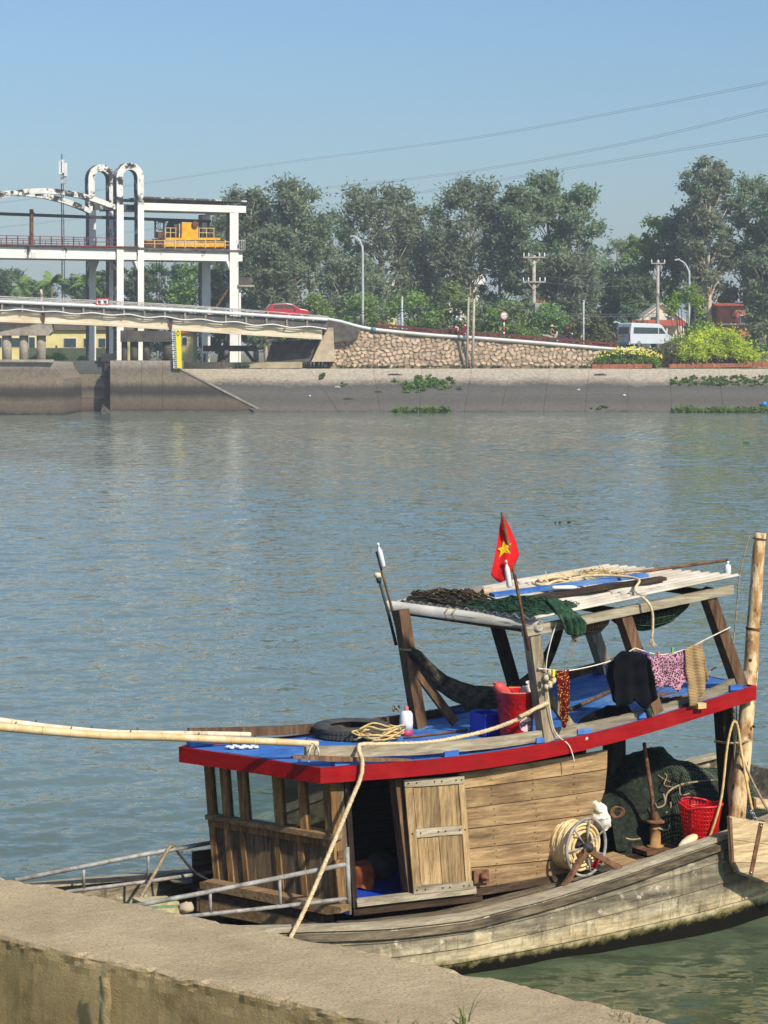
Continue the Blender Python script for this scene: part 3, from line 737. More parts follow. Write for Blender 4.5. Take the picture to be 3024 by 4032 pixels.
arch(165, 741, 468, 812, 0.0); arch(60, 750, 356, 820, WB - .2)
mb = MB(); mb.beam(gp(150, 752, .3), gp(70, 762, WB), .4, .4); obj('tie_beam', mb, M_MOULD, GT)
# monorail and its hanger post
mb = MB(); mb.beam(gp(-160, 836, 2.6), gp(829, 872, 2.6), .22, .30); obj('crane_rail', mb, M_STEELD, GT)
mb = MB(); mb.beam(gp(124, 824, 2.4), gp(124, 970, 2.4), .30, .30); mb.beam(gp(124, 826, 2.35), gp(134, 846, 2.35), .12, .2); obj('rail_post', mb, M_RUST, GT)
mb = MB(); mb.beam(gp(820, 866, 2.7), gp(820, 990, 2.7), .2, .2); obj('rail_post', mb, M_STEELD, GT)
# deck railings
for yy0, yy1 in ((926, 942), (945, 958)):
    mb = MB(); mb.beam(gp(-160, yy0 - 3, -.22), gp(459, yy1 - 4, -.22), .06, .06); obj('railing_bar', mb, M_RAILR, GT)
    mb = MB(); mb.beam(gp(-230, yy0 + 8, WB + .6), gp(350, yy1 + 3, WB + .6), .06, .06); obj('railing_bar', mb, M_RAILR, GT)
mb = MB(); mb.beam(gp(-160, 961, -.3), gp(546, 973, -.3), .16, .12); obj('toe_board', mb, M_RAILR, GT)
for x in range(-150, 460, 44):
    f_ = (x + 160) / 620; mb = MB(); mb.beam(gp(x, 922 + 15 * f_, -.22), gp(x, 964 + 9 * f_, -.22), .09, .09); obj('railing_post', mb, M_RAILR, GT)
for x in range(-150, 350, 22):
    f_ = (x + 160) / 620; mb = MB(); mb.beam(gp(x, 938 + 14 * f_, WB + .6), gp(x, 972 + 9 * f_, WB + .6), .05, .05); obj('railing_post', mb, M_RAILR, GT)
M_RAILY = plain('pale_yellow_rail', lin(220, 196, 130), lin(180, 140, 80), rough=.7, scale=2)
for yy in (946, 959):
    mb = MB(); mb.beam(gp(568, yy, -.22), gp(906, yy + 6, -.22), .06, .06); obj('railing_bar', mb, M_RAILY, GT)
for x in (608, 648, 689, 728, 768, 808, 847, 886):
    mb = MB(); mb.beam(gp(x, 944, -.24), gp(x, 978, -.24), .09, .09); obj('railing_post', mb, M_RAILY, GT)
for x in (943, 950, 957, 964):
    mb = MB(); mb.beam(gp(x, 945, .1), gp(x, 984, .1), .06, .06); obj('railing_post', mb, M_RAILG, GT)
mb = MB(); mb.beam(gp(938, 946, .1), gp(966, 947, .1), .06, .06); obj('railing_bar', mb, M_RAILG, GT)
# side platform with stair on the right column
mb = MB(); mb.box(gp(957, 1106, .3), Lg * .75, Tg * .5, UP * .34); obj('control_box', mb, M_DARKC, GT)
mb = MB(); mb.box(gp(955, 1126, .3), Lg * .9, Tg * .8, UP * .1); obj('platform', mb, M_CONC, GT)
mb = MB(); mb.beam(gp(943, 1126, .3), gp(943, 1432, .3), .22, .22); obj('platform_post', mb, M_WHITE, GT)
for w in (.2, .9):
    mb = MB(); mb.beam(gp(905, 1128, w), gp(850, 1212, w), .08, .2); obj('stair_stringer', mb, M_RUST, GT)
for k in range(9):
    a = gp(905, 1128, .2).lerp(gp(850, 1212, .2), k / 9); b = gp(905, 1128, .9).lerp(gp(850, 1212, .9), k / 9)
    mb = MB(); mb.beam(a, b, .2, .04); obj('stair_tread', mb, M_RUST, GT)
for x in (617, 627, 636, 641):
    mb = MB(); mb.tube([gp(x, 1015, 2.2), gp(x, 1432, 2.2)], .035, 5); obj('lifting_rope', mb, M_STEELD, GT)

# yellow winch machine on the gantry deck
HM = thing('winch_machine', 'yellow winch machine with square housing and platform on the gantry deck', 'winch', gp(760, 978, 2.0))
def gbox(name, x0, x1, y0, y1, w0, w1, mat):
    P = [gp(x0, y0, w0), gp(x1, y0, w0), gp(x1, y1, w0), gp(x0, y1, w0)]
    mb = MB(); mb.prism(P, Tg * (w1 - w0)); return fixn(obj(name, mb, mat, HM))
gbox('main_beam', 651, 905, 955, 972, .5, 1.0, M_YEL); gbox('main_beam', 600, 850, 962, 977, 3.8, 4.3, M_YEL)
gbox('base_rail', 575, 905, 971, 980, .55, .95, M_RUST)
gbox('platform', 651, 868, 936, 945, .9, 3.9, M_YEL)
gbox('housing', 716, 780, 876, 936, 1.0, 3.0, M_YEL)
mb = MB(); c = gp(716, 905, 1.3); mb.lathe([(.95, 0), (.95, 1.0)], gp(706, 906, 2.0), -Lg, 20); obj('drum', mb, M_STEELD, HM, False)
mb = MB(); mb.lathe([(.16, -.1), (.34, -.1), (.34, .14), (.16, .14)], gp(767, 884, .9), -Tg, 16); obj('hand_wheel', mb, M_RUST, HM)
gbox('motor', 622, 647, 912, 936, 1.4, 2.2, M_RUST); gbox('gear_case', 648, 676, 920, 936, 1.3, 2.2, M_STEELD)
gbox('brake_block', 820, 852, 912, 936, 1.4, 2.4, M_STEELD)
for x0, x1 in ((575, 600), (602, 645)):
    gbox('chain_case', x0, x1, 944 + (x0 % 5), 972, .8, 2.6, M_RUST)
mb = MB(); mb.torus(gp(632, 948, .6), Tg, .34, .05, 16, 6); obj('flywheel', mb, M_RUST, HM)
mb = MB(); mb.torus(gp(580, 962, .6), Tg, .26, .05, 14, 6); obj('flywheel', mb, M_RUST, HM)
for x in (611, 645):
    mb = MB(); mb.beam(gp(x, 868, 1.8), gp(x, 936, 1.8), .14, .14); obj('hoist_frame', mb, M_STEELD, HM)
mb = MB(); mb.beam(gp(608, 869, 1.8), gp(652, 870, 1.8), .2, .16); obj('hoist_frame', mb, M_STEELD, HM)
for q in range(3):
    mb = MB(); mb.torus(gp(630 + 8 * q, 890, 1.9), Tg + Lg * .6, .42, .04, 14, 5); obj('cable_loop', mb, M_STEELD, HM)
for x0, x1, ya_ in ((650, 692, 897), (784, 842, 898)):
    for yy in (ya_, ya_ + 18):
        mb = MB(); mb.beam(gp(x0, yy, .95), gp(x1, yy + 1, .95), .06, .06); obj('hand_rail', mb, M_RAILY, HM)
    for x in np.linspace(x0, x1, 3):
        mb = MB(); mb.beam(gp(x, ya_ - 1, .95), gp(x, 937, .95), .07, .07); obj('rail_post', mb, M_RAILY, HM)
mb = MB(); mb.beam(gp(706, 880, .9), gp(706, 936, .9), .1, .1); obj('rail_post', mb, M_RAILY, HM)
# mobile mast
MT = thing('antenna_mast', 'slim lattice mobile phone mast with white panel antennas behind the arches', 'mast', (pt(246, 1300, 300).x, 300, 3.9))
mb = MB(); c = pt(250, 1300, 300)
for a in range(3):
    e = Vector((math.cos(a * 2.094), math.sin(a * 2.094), 0)) * .28
    mb.tube([Vector((c.x, 300, 3.9)) + e, Vector((c.x, 300, pt(247, 640, 300).z)) + e * .5], .06, 5)
zt_ = pt(247, 640, 300).z
for k in range(60):
    z = 4 + (zt_ - 4) * k / 60; a = k % 3
    e0 = Vector((math.cos(a * 2.094), math.sin(a * 2.094), 0)) * .28 * (1 - .5 * k / 60); e1 = Vector((math.cos((a + 1) * 2.094), math.sin((a + 1) * 2.094), 0)) * .28 * (1 - .5 * k / 60)
    mb.tube([Vector((c.x, 300, z)) + e0, Vector((c.x, 300, z + .5)) + e1], .025, 4)
obj('lattice', mb, M_STEELD, MT)
mb = MB(); mb.tube([Vector((c.x, 300, zt_)), Vector((c.x, 300, pt(247, 606, 300).z))], .07, 6); obj('spike', mb, M_STEELD, MT)
for x, y in ((238, 660), (259, 668), (247, 655)):
    mb = MB(); q = pt(x, y, 299.4); mb.box(q, (.2, 0, 0), (0, .15, 0), (0, 0, .85)); mb.beam(q, (c.x, 300, q.z), .08, .08); obj('panel_antenna', mb, M_PIPEW, MT)
for y in (690, 715):
    mb = MB(); q = pt(250, y, 299.8); mb.box(q, (.34, 0, 0), (0, .3, 0), (0, 0, .28)); obj('radio_unit', mb, M_RAILG, MT)
# ================================================================ vegetation
M_BARK = plain('pale_bark', lin(206, 190, 164), lin(150, 134, 112), scale=3, vscale=(1, 1, .25), rndv=.3)
M_BARKD = plain('brown_bark', lin(116, 98, 78), lin(76, 64, 52), scale=3, vscale=(1, 1, .25))
LEAF = {
 'grey': leafm('eucalyptus_leaf', (.33, .39, .23), (.17, .23, .135), .5),  # distance haze put into the paler colours of both eucalyptus leaves
 'grey2': leafm('dry_eucalyptus_leaf', (.35, .39, .25), (.19, .235, .145), .5),
 'dark': leafm('dark_leaf', (.17, .25, .12), (.085, .135, .07), .4),
 'mid': leafm('mid_green_leaf', (.33, .45, .13), (.16, .25, .075), .4),
 'olive': leafm('olive_leaf', (.25, .24, .11), (.12, .125, .06), .35),
 'bright': leafm('bright_leaf', (.36, .47, .07), (.16, .25, .045), .4),
 'lime': leafm('lime_leaf', (.78, .82, .10), (.45, .54, .08), .5),
 'hya': leafm('hyacinth_leaf', (.20, .32, .06), (.08, .15, .035), .35, scale=1.2),
 'dry': leafm('dry_grass', (.40, .33, .17), (.22, .18, .09), .3),
}
def leaves(name, C, R, n, size, mat, parent, seed, droop=.5, asp=2.6):
    """n leaf faces spread through clumps with centres C and radii R"""
    g = np.random.default_rng(seed); C = np.asarray(C, float); R = np.asarray(R, float)
    w = R ** 2; k = g.choice(len(C), n, p=w / w.sum())
    d = g.normal(size=(n, 3)); d /= np.linalg.norm(d, axis=1)[:, None]
    rad = np.minimum(np.abs(g.normal(0, .52, n)) + .12, 1.25)
    P = C[k] + d * (rad * R[k])[:, None] * np.array([1, 1, .8])
    a = g.normal(size=(n, 3)) * np.array([1, 1, .6]) + np.array([0, 0, -droop]); a /= np.linalg.norm(a, axis=1)[:, None]
    b = np.cross(a, g.normal(size=(n, 3))); b /= np.linalg.norm(b, axis=1)[:, None]
    l = size * g.uniform(.6, 1.3, n); a = a * l[:, None]; b = b * (l / asp)[:, None]
    V = np.stack([P - a * .5, P + b * .5, P + a * .5, P - b * .5], 1).reshape(-1, 3)
    org = np.array(origin(parent)); V = V - org
    me = bpy.data.meshes.new(name); me.vertices.add(4 * n); me.vertices.foreach_set('co', V.ravel())
    me.loops.add(4 * n); me.loops.foreach_set('vertex_index', np.arange(4 * n)); me.polygons.add(n)
    me.polygons.foreach_set('loop_start', np.arange(0, 4 * n, 4)); me.polygons.foreach_set('loop_total', np.full(n, 4))
    me.materials.append(mat); me.update(calc_edges=True)
    o = bpy.data.objects.new(name, me); COL.objects.link(o); o.parent = parent; return o
def tree(px, ytop, half, Y, seed, label, kind='grey', zg=3.9, n=5200, bare=.38, dens=1.0, lsize=.56, lobes=None, group=None, bark=None, name='tree', ncl=56):
    rr = random.Random(seed); base = pt(px, 1300, Y); top = pt(px, ytop, Y); H_ = top.z - zg; hw = half / F * Y * 1.12; bare *= .8
    t_ = thing(name, label, 'tree', (base.x, Y, zg), group)
    lean = Vector((rr.uniform(-.05, .05), rr.uniform(-.05, .05), 0)) * H_
    b0 = Vector((base.x, Y, zg)) - lean; tip = Vector((base.x, Y, zg + H_ * .97))
    def trunk(f): return b0.lerp(tip, f) + Vector((math.sin(f * 5 + seed) * .25, math.cos(f * 4 + seed) * .25, 0)) * (1 if f > 0 else 0)
    mb = MB(); r0 = H_ * .014 + .06
    mb.tube([trunk(i / 8) for i in range(9)], [r0 * (1 - .8 * i / 8) for i in range(9)], 7)
    C = []; R = []
    for i in range(ncl):
        f = bare + (1 - bare) * ((i + rr.random()) / ncl) ** .9
        g = (f - bare) / (1 - bare)
        prof = min(1, .62 + .55 * g) * (1 if g < .70 else max(.12, 1 - ((g - .70) / .31) ** 2) ** .5)
        a = rr.uniform(0, 6.283); q = hw * prof * rr.uniform(.45, 1.0)
        end = trunk(min(1, f)) + Vector((math.cos(a) * q, math.sin(a) * q * .9, q * .30 + rr.uniform(-.3, .4)))
        end.z = min(end.z, top.z - .5)
        st = trunk(max(.12, f - q / H_ * .75 - .05))
        mid = st.lerp(end, .5) + Vector((0, 0, -.10 * q)) + Vector((rr.uniform(-.2, .2), rr.uniform(-.2, .2), 0))
        mb.tube([st, mid, end], [r0 * .34 * (1 - f * .6), r0 * .22 * (1 - f * .5), .025], 5)
        rc = hw * rr.uniform(.20, .40) * (.75 + .5 * prof)
        C.append(end); R.append(rc)
        if rr.random() < .6: C.append(mid.lerp(end, .55) + Vector((rr.uniform(-1, 1), rr.uniform(-1, 1), rr.uniform(-.2, .6))) * rc * .6); R.append(rc * .7)
    obj('trunk', mb, bark or (M_BARK if kind[:4] == 'grey' else M_BARKD), t_, True)
    leaves('crown', C, R, int(n * dens), lsize, LEAF[kind], t_, seed)
    return t_
EU = 'eucalyptus trees along the far bank'
TREES = [
 (905, 760, 70, 268, 'slim grey-green tree whose top shows just left of the gantry roof end', 'grey', 1.0, .15),
 (985, 742, 105, 252, 'rounded eucalyptus just right of the gantry roof end', 'grey', 1.2, .15),
 (1165, 716, 135, 246, 'tall two-lobed eucalyptus rising above the red car', 'grey', 1.35, .22),
 (1075, 900, 110, 242, 'lower grey-green tree between the gantry and the two-lobed eucalyptus', 'grey', 1.1, .1),
 (1300, 830, 95, 262, 'shorter eucalyptus between the two-lobed tree and the street lamp', 'grey', .8, .2),
 (1495, 726, 140, 250, 'open-crowned eucalyptus behind the head of the street lamp', 'grey2', .8, .4),
 (1400, 1010, 120, 241, 'low bushy tree behind the street lamp pole', 'grey2', 1.1, .1),
 (1655, 800, 92, 256, 'slender pale eucalyptus right of the open-crowned one', 'grey2', .75, .35),
 (1845, 708, 135, 248, 'tall see-through eucalyptus above the twin concrete posts', 'grey2', .9, .3),
 (1735, 900, 100, 264, 'dull green eucalyptus in the gap beside the see-through tree', 'grey', .7, .25),
 (1960, 880, 85, 258, 'darker eucalyptus between the see-through tree and the dense group', 'grey', .9, .15),
 (2060, 735, 105, 246, 'left tree of the dense tall group behind the power pole', 'grey', 1.2, .3),
 (2155, 680, 105, 250, 'tallest middle tree of the dense group behind the power pole', 'grey', 1.3, .3),
 (2285, 722, 90, 247, 'right tree of the dense tall group beside the gap of sky', 'grey', 1.2, .15),
 (2200, 1000, 120, 242, 'leafy lower tree at the foot of the dense group', 'grey2', 1.2, .08),
 (2420, 940, 70, 300, 'distant grey tree at the bottom of the gap of sky', 'grey', .9, .1),
 (2370, 1050, 90, 262, 'dark tree low in the gap of sky', 'dark', .9, .05),
 (2510, 925, 55, 280, 'light green pointed tree right of the gap of sky', 'mid', .9, .1),
 (2600, 850, 80, 258, 'light green conical tree left of the tallest right-hand eucalyptus', 'mid', 1.0, .12),
 (2705, 800, 85, 256, 'grey-green tree leaning on the tallest right-hand eucalyptus', 'grey', 1.0, .15),
 (2790, 618, 105, 250, 'tallest eucalyptus on the right with a bare pale trunk', 'grey2', 1.1, .38),
 (2935, 690, 105, 252, 'eucalyptus second from the right edge of the photo', 'grey', 1.3, .12),
 (3045, 700, 90, 247, 'eucalyptus cut off by the right edge of the photo', 'grey', 1.3, .1),
 (2995, 1010, 95, 240, 'bushy dark tree in front of the salmon shop front', 'grey', 1.1, .12),
 (2480, 1090, 90, 246, 'dense dark tree behind the silver van', 'dark', 1.0, .05),
]
for i, (px, yt, hf, Y, lab, kd, dn, br) in enumerate(TREES):
    tree(px, yt, hf, Y, 20 + i, lab, kd, dens=dn, bare=br, group=EU if kd[:4] == 'grey' else 'other trees on the far bank', n=12500 if hf > 100 else 9000)
LT = [(45, 1060, 75, 300, 'rounded tree at the left edge behind the bridge', 'dark'), (150, 1110, 70, 290, 'low dark tree between the palms behind the bridge', 'dark'), (300, 1085, 80, 285, 'dark tree behind the left gantry columns', 'dark'),
      (420, 1065, 75, 275, 'dark tree seen between the left pairs of gantry columns', 'dark'), (545, 1050, 80, 270, 'dark tree directly behind the front left column', 'dark'), (655, 1042, 85, 272, 'broad dark tree under the yellow winch', 'dark'),
      (760, 1035, 80, 268, 'dark tree left of the right rear column', 'mid'), (870, 1045, 75, 262, 'tree filling the gap between the two right columns', 'dark')]
for i, (px, yt, hf, Y, lab, kd) in enumerate(LT):
    tree(px, yt, hf, Y, 70 + i, lab, kd, bare=.05, n=7000, group='dark trees behind the gantry', lsize=.55, ncl=40)
def palm(px, ytop, Y, seed, label):
    rr = random.Random(seed); c = pt(px, ytop, Y); t_ = thing('palm_tree', label, 'palm', (c.x, Y, 3.9), 'palms behind the bridge')
    hz = c.z - 1.6; mb = MB(); mb.tube([(c.x + .3, Y, 3.9), (c.x + .2, Y, 3.9 + (hz - 3.9) * .5), (c.x, Y, hz)], [.24, .18, .15], 7); obj('trunk', mb, M_BARKD, t_, True)
    for k in range(15):
        a = rr.uniform(0, 6.283); el = rr.uniform(-.1, 1.25); ln = rr.uniform(2.4, 3.4); mb = MB(); P = []
        for j in range(9):
            f = j / 8; P.append(Vector((c.x, Y, hz)) + Vector((math.cos(a), math.sin(a), 0)) * ln * f * math.cos(el) + UP * (ln * f * math.sin(el) - 1.7 * f * f))
        mb.tube(P, [.04 * (1 - j / 9) + .008 for j in range(9)], 4)
        side = Vector((-math.sin(a), math.cos(a), 0))
        for j in range(1, 26):
            f = j / 26 * 8; i_ = min(7, int(f)); q = P[i_].lerp(P[i_ + 1], f - i_); l = .75 * math.sin(math.pi * min(.97, .18 + j / 30))
            for s_ in (-1, 1):
                e = (side * s_ + (P[i_ + 1] - P[i_]).normalized() * .5 - UP * .45).normalized() * l
                w = (P[i_ + 1] - P[i_]).normalized() * .05
                mb.add([q - w, q + w, q + e], [(0, 1, 2)])
        obj('frond', mb, LEAF['mid'], t_)
palm(82, 1072, 262, 1, 'low spreading palm nearest the left edge behind the bridge'); palm(200, 1060, 258, 2, 'taller palm between the arches and the gantry columns'); palm(345, 1058, 255, 3, 'palm just left of the rear gantry columns')

def bush(px0, px1, ytop, ybase, Y, seed, label, kind, n=2600, ls=.4, dep=3.0, name='bush', group=None, nl=14, stems=True, zg=None, cat='bush'):
    rr = random.Random(seed); a, b = pt(px0, ybase, Y), pt(px1, ybase, Y); zt = pt(px0, ytop, Y).z; zb = a.z if zg is None else zg
    t_ = thing(name, label, cat, ((a.x + b.x) / 2, Y, zb), group); C = []; R = []; mb = MB()
    w = (b.x - a.x); h = zt - zb
    for i in range(nl):
        f = (i + rr.random()) / nl; e = math.sin(math.pi * (.08 + .84 * f)) ** .6
        rc = min(h * .34, w * .22) * rr.uniform(.6, 1.1)
        for q in range(2):
            z = zb + rc * .7 + (h * e - rc * 1.5) * (rr.uniform(.1, .55) if q else rr.uniform(.75, 1.0)); z = max(z, zb + .2)
            c = Vector((a.x + w * (.06 + .88 * f), Y + rr.uniform(-.5, .5) * dep, z)); C.append(c); R.append(max(.2, rc))
            if stems: s0 = Vector((a.x + w * (.3 + .4 * f), Y, zb)); mb.tube([s0, s0.lerp(c, .5) + Vector((0, 0, .1 * h)), c], [.06, .04, .015], 5)
    if stems: obj('stems', mb, M_BARKD, t_, True)
    leaves('foliage', C, R, n, ls, LEAF[kind], t_, seed, .1, 2.0); return t_
bush(1120, 1340, 1125, 1270, 230, 1, 'round bright bush behind the red car and bridge end', 'mid', zg=3.9, n=6120)
bush(1310, 1530, 1140, 1300, 229, 2, 'green bush at the foot of the street lamp', 'mid', zg=3.9, n=6120)
bush(1490, 1730, 1110, 1300, 230, 3, 'tall green thicket right of the street lamp', 'mid', zg=3.9, n=7140)
bush(1680, 1910, 1095, 1310, 231, 4, 'green thicket behind the twin concrete posts', 'mid', zg=3.9, n=7140)
bush(1880, 2120, 1140, 1330, 228.5, 5, 'bright green bush behind the striped sign post', 'mid', zg=3.9, n=7820)
bush(2060, 2270, 1180, 1340, 229, 6, 'leafy bush behind the motorcycles', 'mid', zg=3.9, n=6120)
bush(2200, 2430, 1215, 1350, 228.5, 7, 'dry olive thicket left of the silver van', 'olive', zg=3.9, n=6800)
bush(2400, 2560, 1180, 1340, 232, 8, 'dark shrub behind the roof of the van', 'dark', zg=3.9, n=2600)
bush(2600, 2810, 1080, 1300, 222, 9, 'loose yellow-green sapling thicket right of the van', 'bright', n=3600, zg=3.9, ls=.34)
bush(2655, 2990, 1258, 1428, 215.9, 10, 'big sunlit lime-green bush at the right above the brick edging', 'lime', n=6000, ls=.30, dep=1.6, zg=3.95, nl=20)
bush(2560, 2700, 1330, 1425, 216.0, 11, 'small grey-green bush between the flowering hedge and the lime bush', 'olive', n=1500, ls=.26, dep=1.2, zg=3.95)
bush(2960, 3100, 1330, 1425, 217.4, 12, 'dark bush at the right edge beside the lime bush', 'dark', n=1800, ls=.3, dep=1.4, zg=3.95)
fh = bush(2322, 2615, 1362, 1432, 215.4, 13, 'long low hedge covered in small yellow flowers', 'bright', n=3600, ls=.24, dep=1.0, name='flowering_hedge', nl=18, zg=3.95, cat='hedge')
M_FLOW = plain('yellow_petal', (.85, .74, .12), (.8, .66, .08), rough=.6)
rr = random.Random(4); mb = MB()
for k in range(150):
    px = rr.gauss(2490, 75); px = min(2605, max(2330, px)); f = (px - 2322) / 293; e = math.sin(math.pi * (.08 + .84 * f)) ** .6
    y = 1432 - 68 * e * rr.uniform(.55, 1.02); c = pt(px, y, 214.85 + rr.uniform(-.1, .25))
    for q in range(5):
        a = q * 1.257 + rr.random(); d = Vector((math.cos(a), -.25, math.sin(a))) * .085; s_ = Vector((-math.sin(a), 0, math.cos(a))) * .04
        mb.add([c, c + d * .7 + s_, c + d, c + d * .7 - s_], [(0, 1, 2, 3)])
stuff(obj('flowers', mb, M_FLOW, fh))
# shrubs left of the bridge ground
bush(105, 215, 1385, 1425, 240, 14, 'low green shrub under the bridge by the left columns', 'mid', n=1200, ls=.34, zg=3.9, dep=2); bush(190, 270, 1382, 1430, 236, 15, 'light green shrub between the pier columns and the gate', 'bright', n=1000, ls=.3, zg=3.9, dep=2)
bush(300, 350, 1395, 1430, 238, 16, 'small shrub behind the sluice gate', 'mid', n=600, ls=.3, zg=3.9, dep=1.5)
# brick edging of the planting bed
M_BRK = plain('terracotta_edging', lin(176, 104, 76), lin(128, 78, 58), scale=3, rndv=.35)
ED = thing('brick_edging', 'low terracotta brick edging along the planting bed on the right', 'edging', (pt(2700, 1440, 214.4).x, 214.4, 3.8))
px = 2332; rr = random.Random(8); k = 0
while px < 3300:
    w = rr.uniform(30, 38); y1_ = 1446 - (px - 2332) * .012; h_ = 11 if px < 2560 else (13 if px > 2900 else 9)
    if not (2552 < px < 2632):
        mb = MB(); mb.prism([pt(px, y1_ - h_, 214.5), pt(px + w - 1, y1_ - h_ - .3, 214.5), pt(px + w - 1, y1_ + 6, 214.5), pt(px, y1_ + 6, 214.5)], (0, .32, 0)); fixn(obj('edging_block', mb, M_BRK, ED))
    px += w
# hyacinth and creeping plants on the slope
def mat_patch(pts, label, kind, n, ls, seed, h=.22, name='water_hyacinth', zf=None):
    g = random.Random(seed); C = []; R = []
    cx = sum(p.x for p in pts) / len(pts); cy = sum(p.y for p in pts) / len(pts)
    t_ = thing(name, label, 'plants', (cx, cy, min(p.z for p in pts)))
    for p in pts: C.append(p + Vector((0, 0, h * .5))); R.append(h * g.uniform(.8, 1.7))
    leaves('foliage', C, R, n, ls, LEAF[kind], t_, seed, -.3, 1.5); return t_
def slope_pt(px, py):
    n_ = Vector((0, -3.84, 7.0)).normalized(); return onplane(px, py, Vector((0, YB, 0)), n_)
g = random.Random(2)
mat_patch([Vector((pt(g.uniform(1555, 1765), 1620, 206).x, g.uniform(204.6, 206.6), .05)) for _ in range(60)], 'strip of floating water hyacinth at the waterline below the sloping bank', 'hya', 2600, .28, 3, .26)
mat_patch([Vector((pt(g.uniform(2645, 3080), 1620, 206).x, g.uniform(204.0, 206.6), .05)) for _ in range(120)], 'long floating strip of water hyacinth at the right edge of the far bank', 'hya', 5200, .28, 4, .28)
mat_patch([slope_pt(1690 + g.gauss(0, 48), 1512 + g.gauss(0, 11)) for _ in range(80)] + [slope_pt(1610 + g.uniform(-20, 60), 1535 + g.uniform(-8, 14)) for _ in range(16)], 'clump of green creeper in the middle of the concrete slope', 'hya', 3200, .25, 5, .2, 'creeper')
mat_patch([slope_pt(g.uniform(2640, 3060), 1498 + g.uniform(-14, 22)) for _ in range(150)], 'wide scatter of creeping weeds on the right of the concrete slope', 'hya', 3600, .22, 6, .15, 'creeper')
mat_patch([slope_pt(g.uniform(2320, 2390), 1606 + g.uniform(-6, 8)) for _ in range(7)], 'small weed tuft low on the concrete slope', 'hya', 260, .22, 7, .14, 'weed_tuft')
mat_patch([slope_pt(1260 + g.uniform(-12, 18), 1480 + g.uniform(-14, 14)) for _ in range(7)], 'weed growing from the slab joint left of the stone wall', 'hya', 260, .22, 8, .16, 'weed_tuft')
mat_patch([slope_pt(1350 + g.uniform(-14, 14), 1518 + g.uniform(-8, 8)) for _ in range(5)], 'tiny weed on the slab right of the jointed weed', 'hya', 160, .2, 9, .13, 'weed_tuft')
mat_patch([slope_pt(955 + g.uniform(-25, 25), 1447 + g.uniform(-6, 6)) for _ in range(7)], 'dark weed on the slab below the white-shirted person', 'dark', 300, .24, 10, .18, 'weed_tuft')
mat_patch([pt(g.uniform(1320, 2330), 1446, 214.6 + g.uniform(0, .8)) for _ in range(90)], 'ragged grass strip along the foot of the stone wall', 'olive', 2600, .2, 11, .12, 'grass_strip')['kind'] = 'stuff'
for k, (x, y) in enumerate(((2480, 2118 - 0), (2195, 2060), (2260, 2058), (3010, 2460))):
    pass
# debris on the slope
deb = [(1330, 1528, .5, 'pale driftwood scrap'), (1220, 1561, .3, 'white foam scrap low on the left slab'), (1372, 1573, .9, 'dark stick lying on the slab below the stone wall'), (1555, 1478, 1.3, 'long dark branch on the crest above the creeper clump'), (1490, 1545, .7, 'dark driftwood at a slab joint'), (2365, 1478, 1.2, 'dark branch near the crest right of the stone wall'), (2278, 1537, .35, 'pale stone on the slab below the flowering hedge'), (2458, 1559, .4, 'white litter low on the right slab')]
M_DEB = plain('driftwood', (.05, .04, .035), (.09, .08, .07)); M_LIT = plain('pale_litter', (.7, .68, .62), (.5, .48, .44))
for k, (x, y, ln, lab) in enumerate(deb):
    c = slope_pt(x, y) + Vector((0, -.03, .06)); mb = MB()
    if 'stick' in lab or 'branch' in lab or 'drift' in lab:
        mb.tube([c + Vector((-ln / 2, 0, .02)), c + Vector((0, -.02, .05)), c + Vector((ln / 2, 0, .0))], [.05, .07, .03], 6); mb.tube([c, c + Vector((ln * .2, -.05, .14))], [.04, .015], 5)
    else: mb.ball(c, ln * .45, 8, 5, (1, .6, .5), .4, k)
    tag(obj('driftwood' if 'pale' not in lab and 'white' not in lab else 'litter', mb, M_DEB if 'dark' in lab else M_LIT, None, False, c), lab + (' on the far concrete slope' if 'slab' not in lab and 'crest' not in lab else ''), 'debris')
# blue barrel at the right edge
bb = thing('blue_drum', 'small blue plastic drum at the right edge by the hyacinth', 'drum', slope_pt(3012, 1604))
c = slope_pt(3008, 1600) + Vector((0, -.1, .1)); mb = MB(); mb.lathe([(.12, -.22), (.21, -.18), (.22, .18), (.12, .22)], c + Vector((0, 0, .12)), (1, 0, .1), 14); obj('body', mb, plain('drum_blue', lin(40, 150, 205), rough=.4), bb, True)
mb = MB(); mb.lathe([(.05, 0), (.05, .06)], c + Vector((-.28, 0, .10)), (1, 0, .1), 8); obj('cap', mb, M_LIT, bb, True)

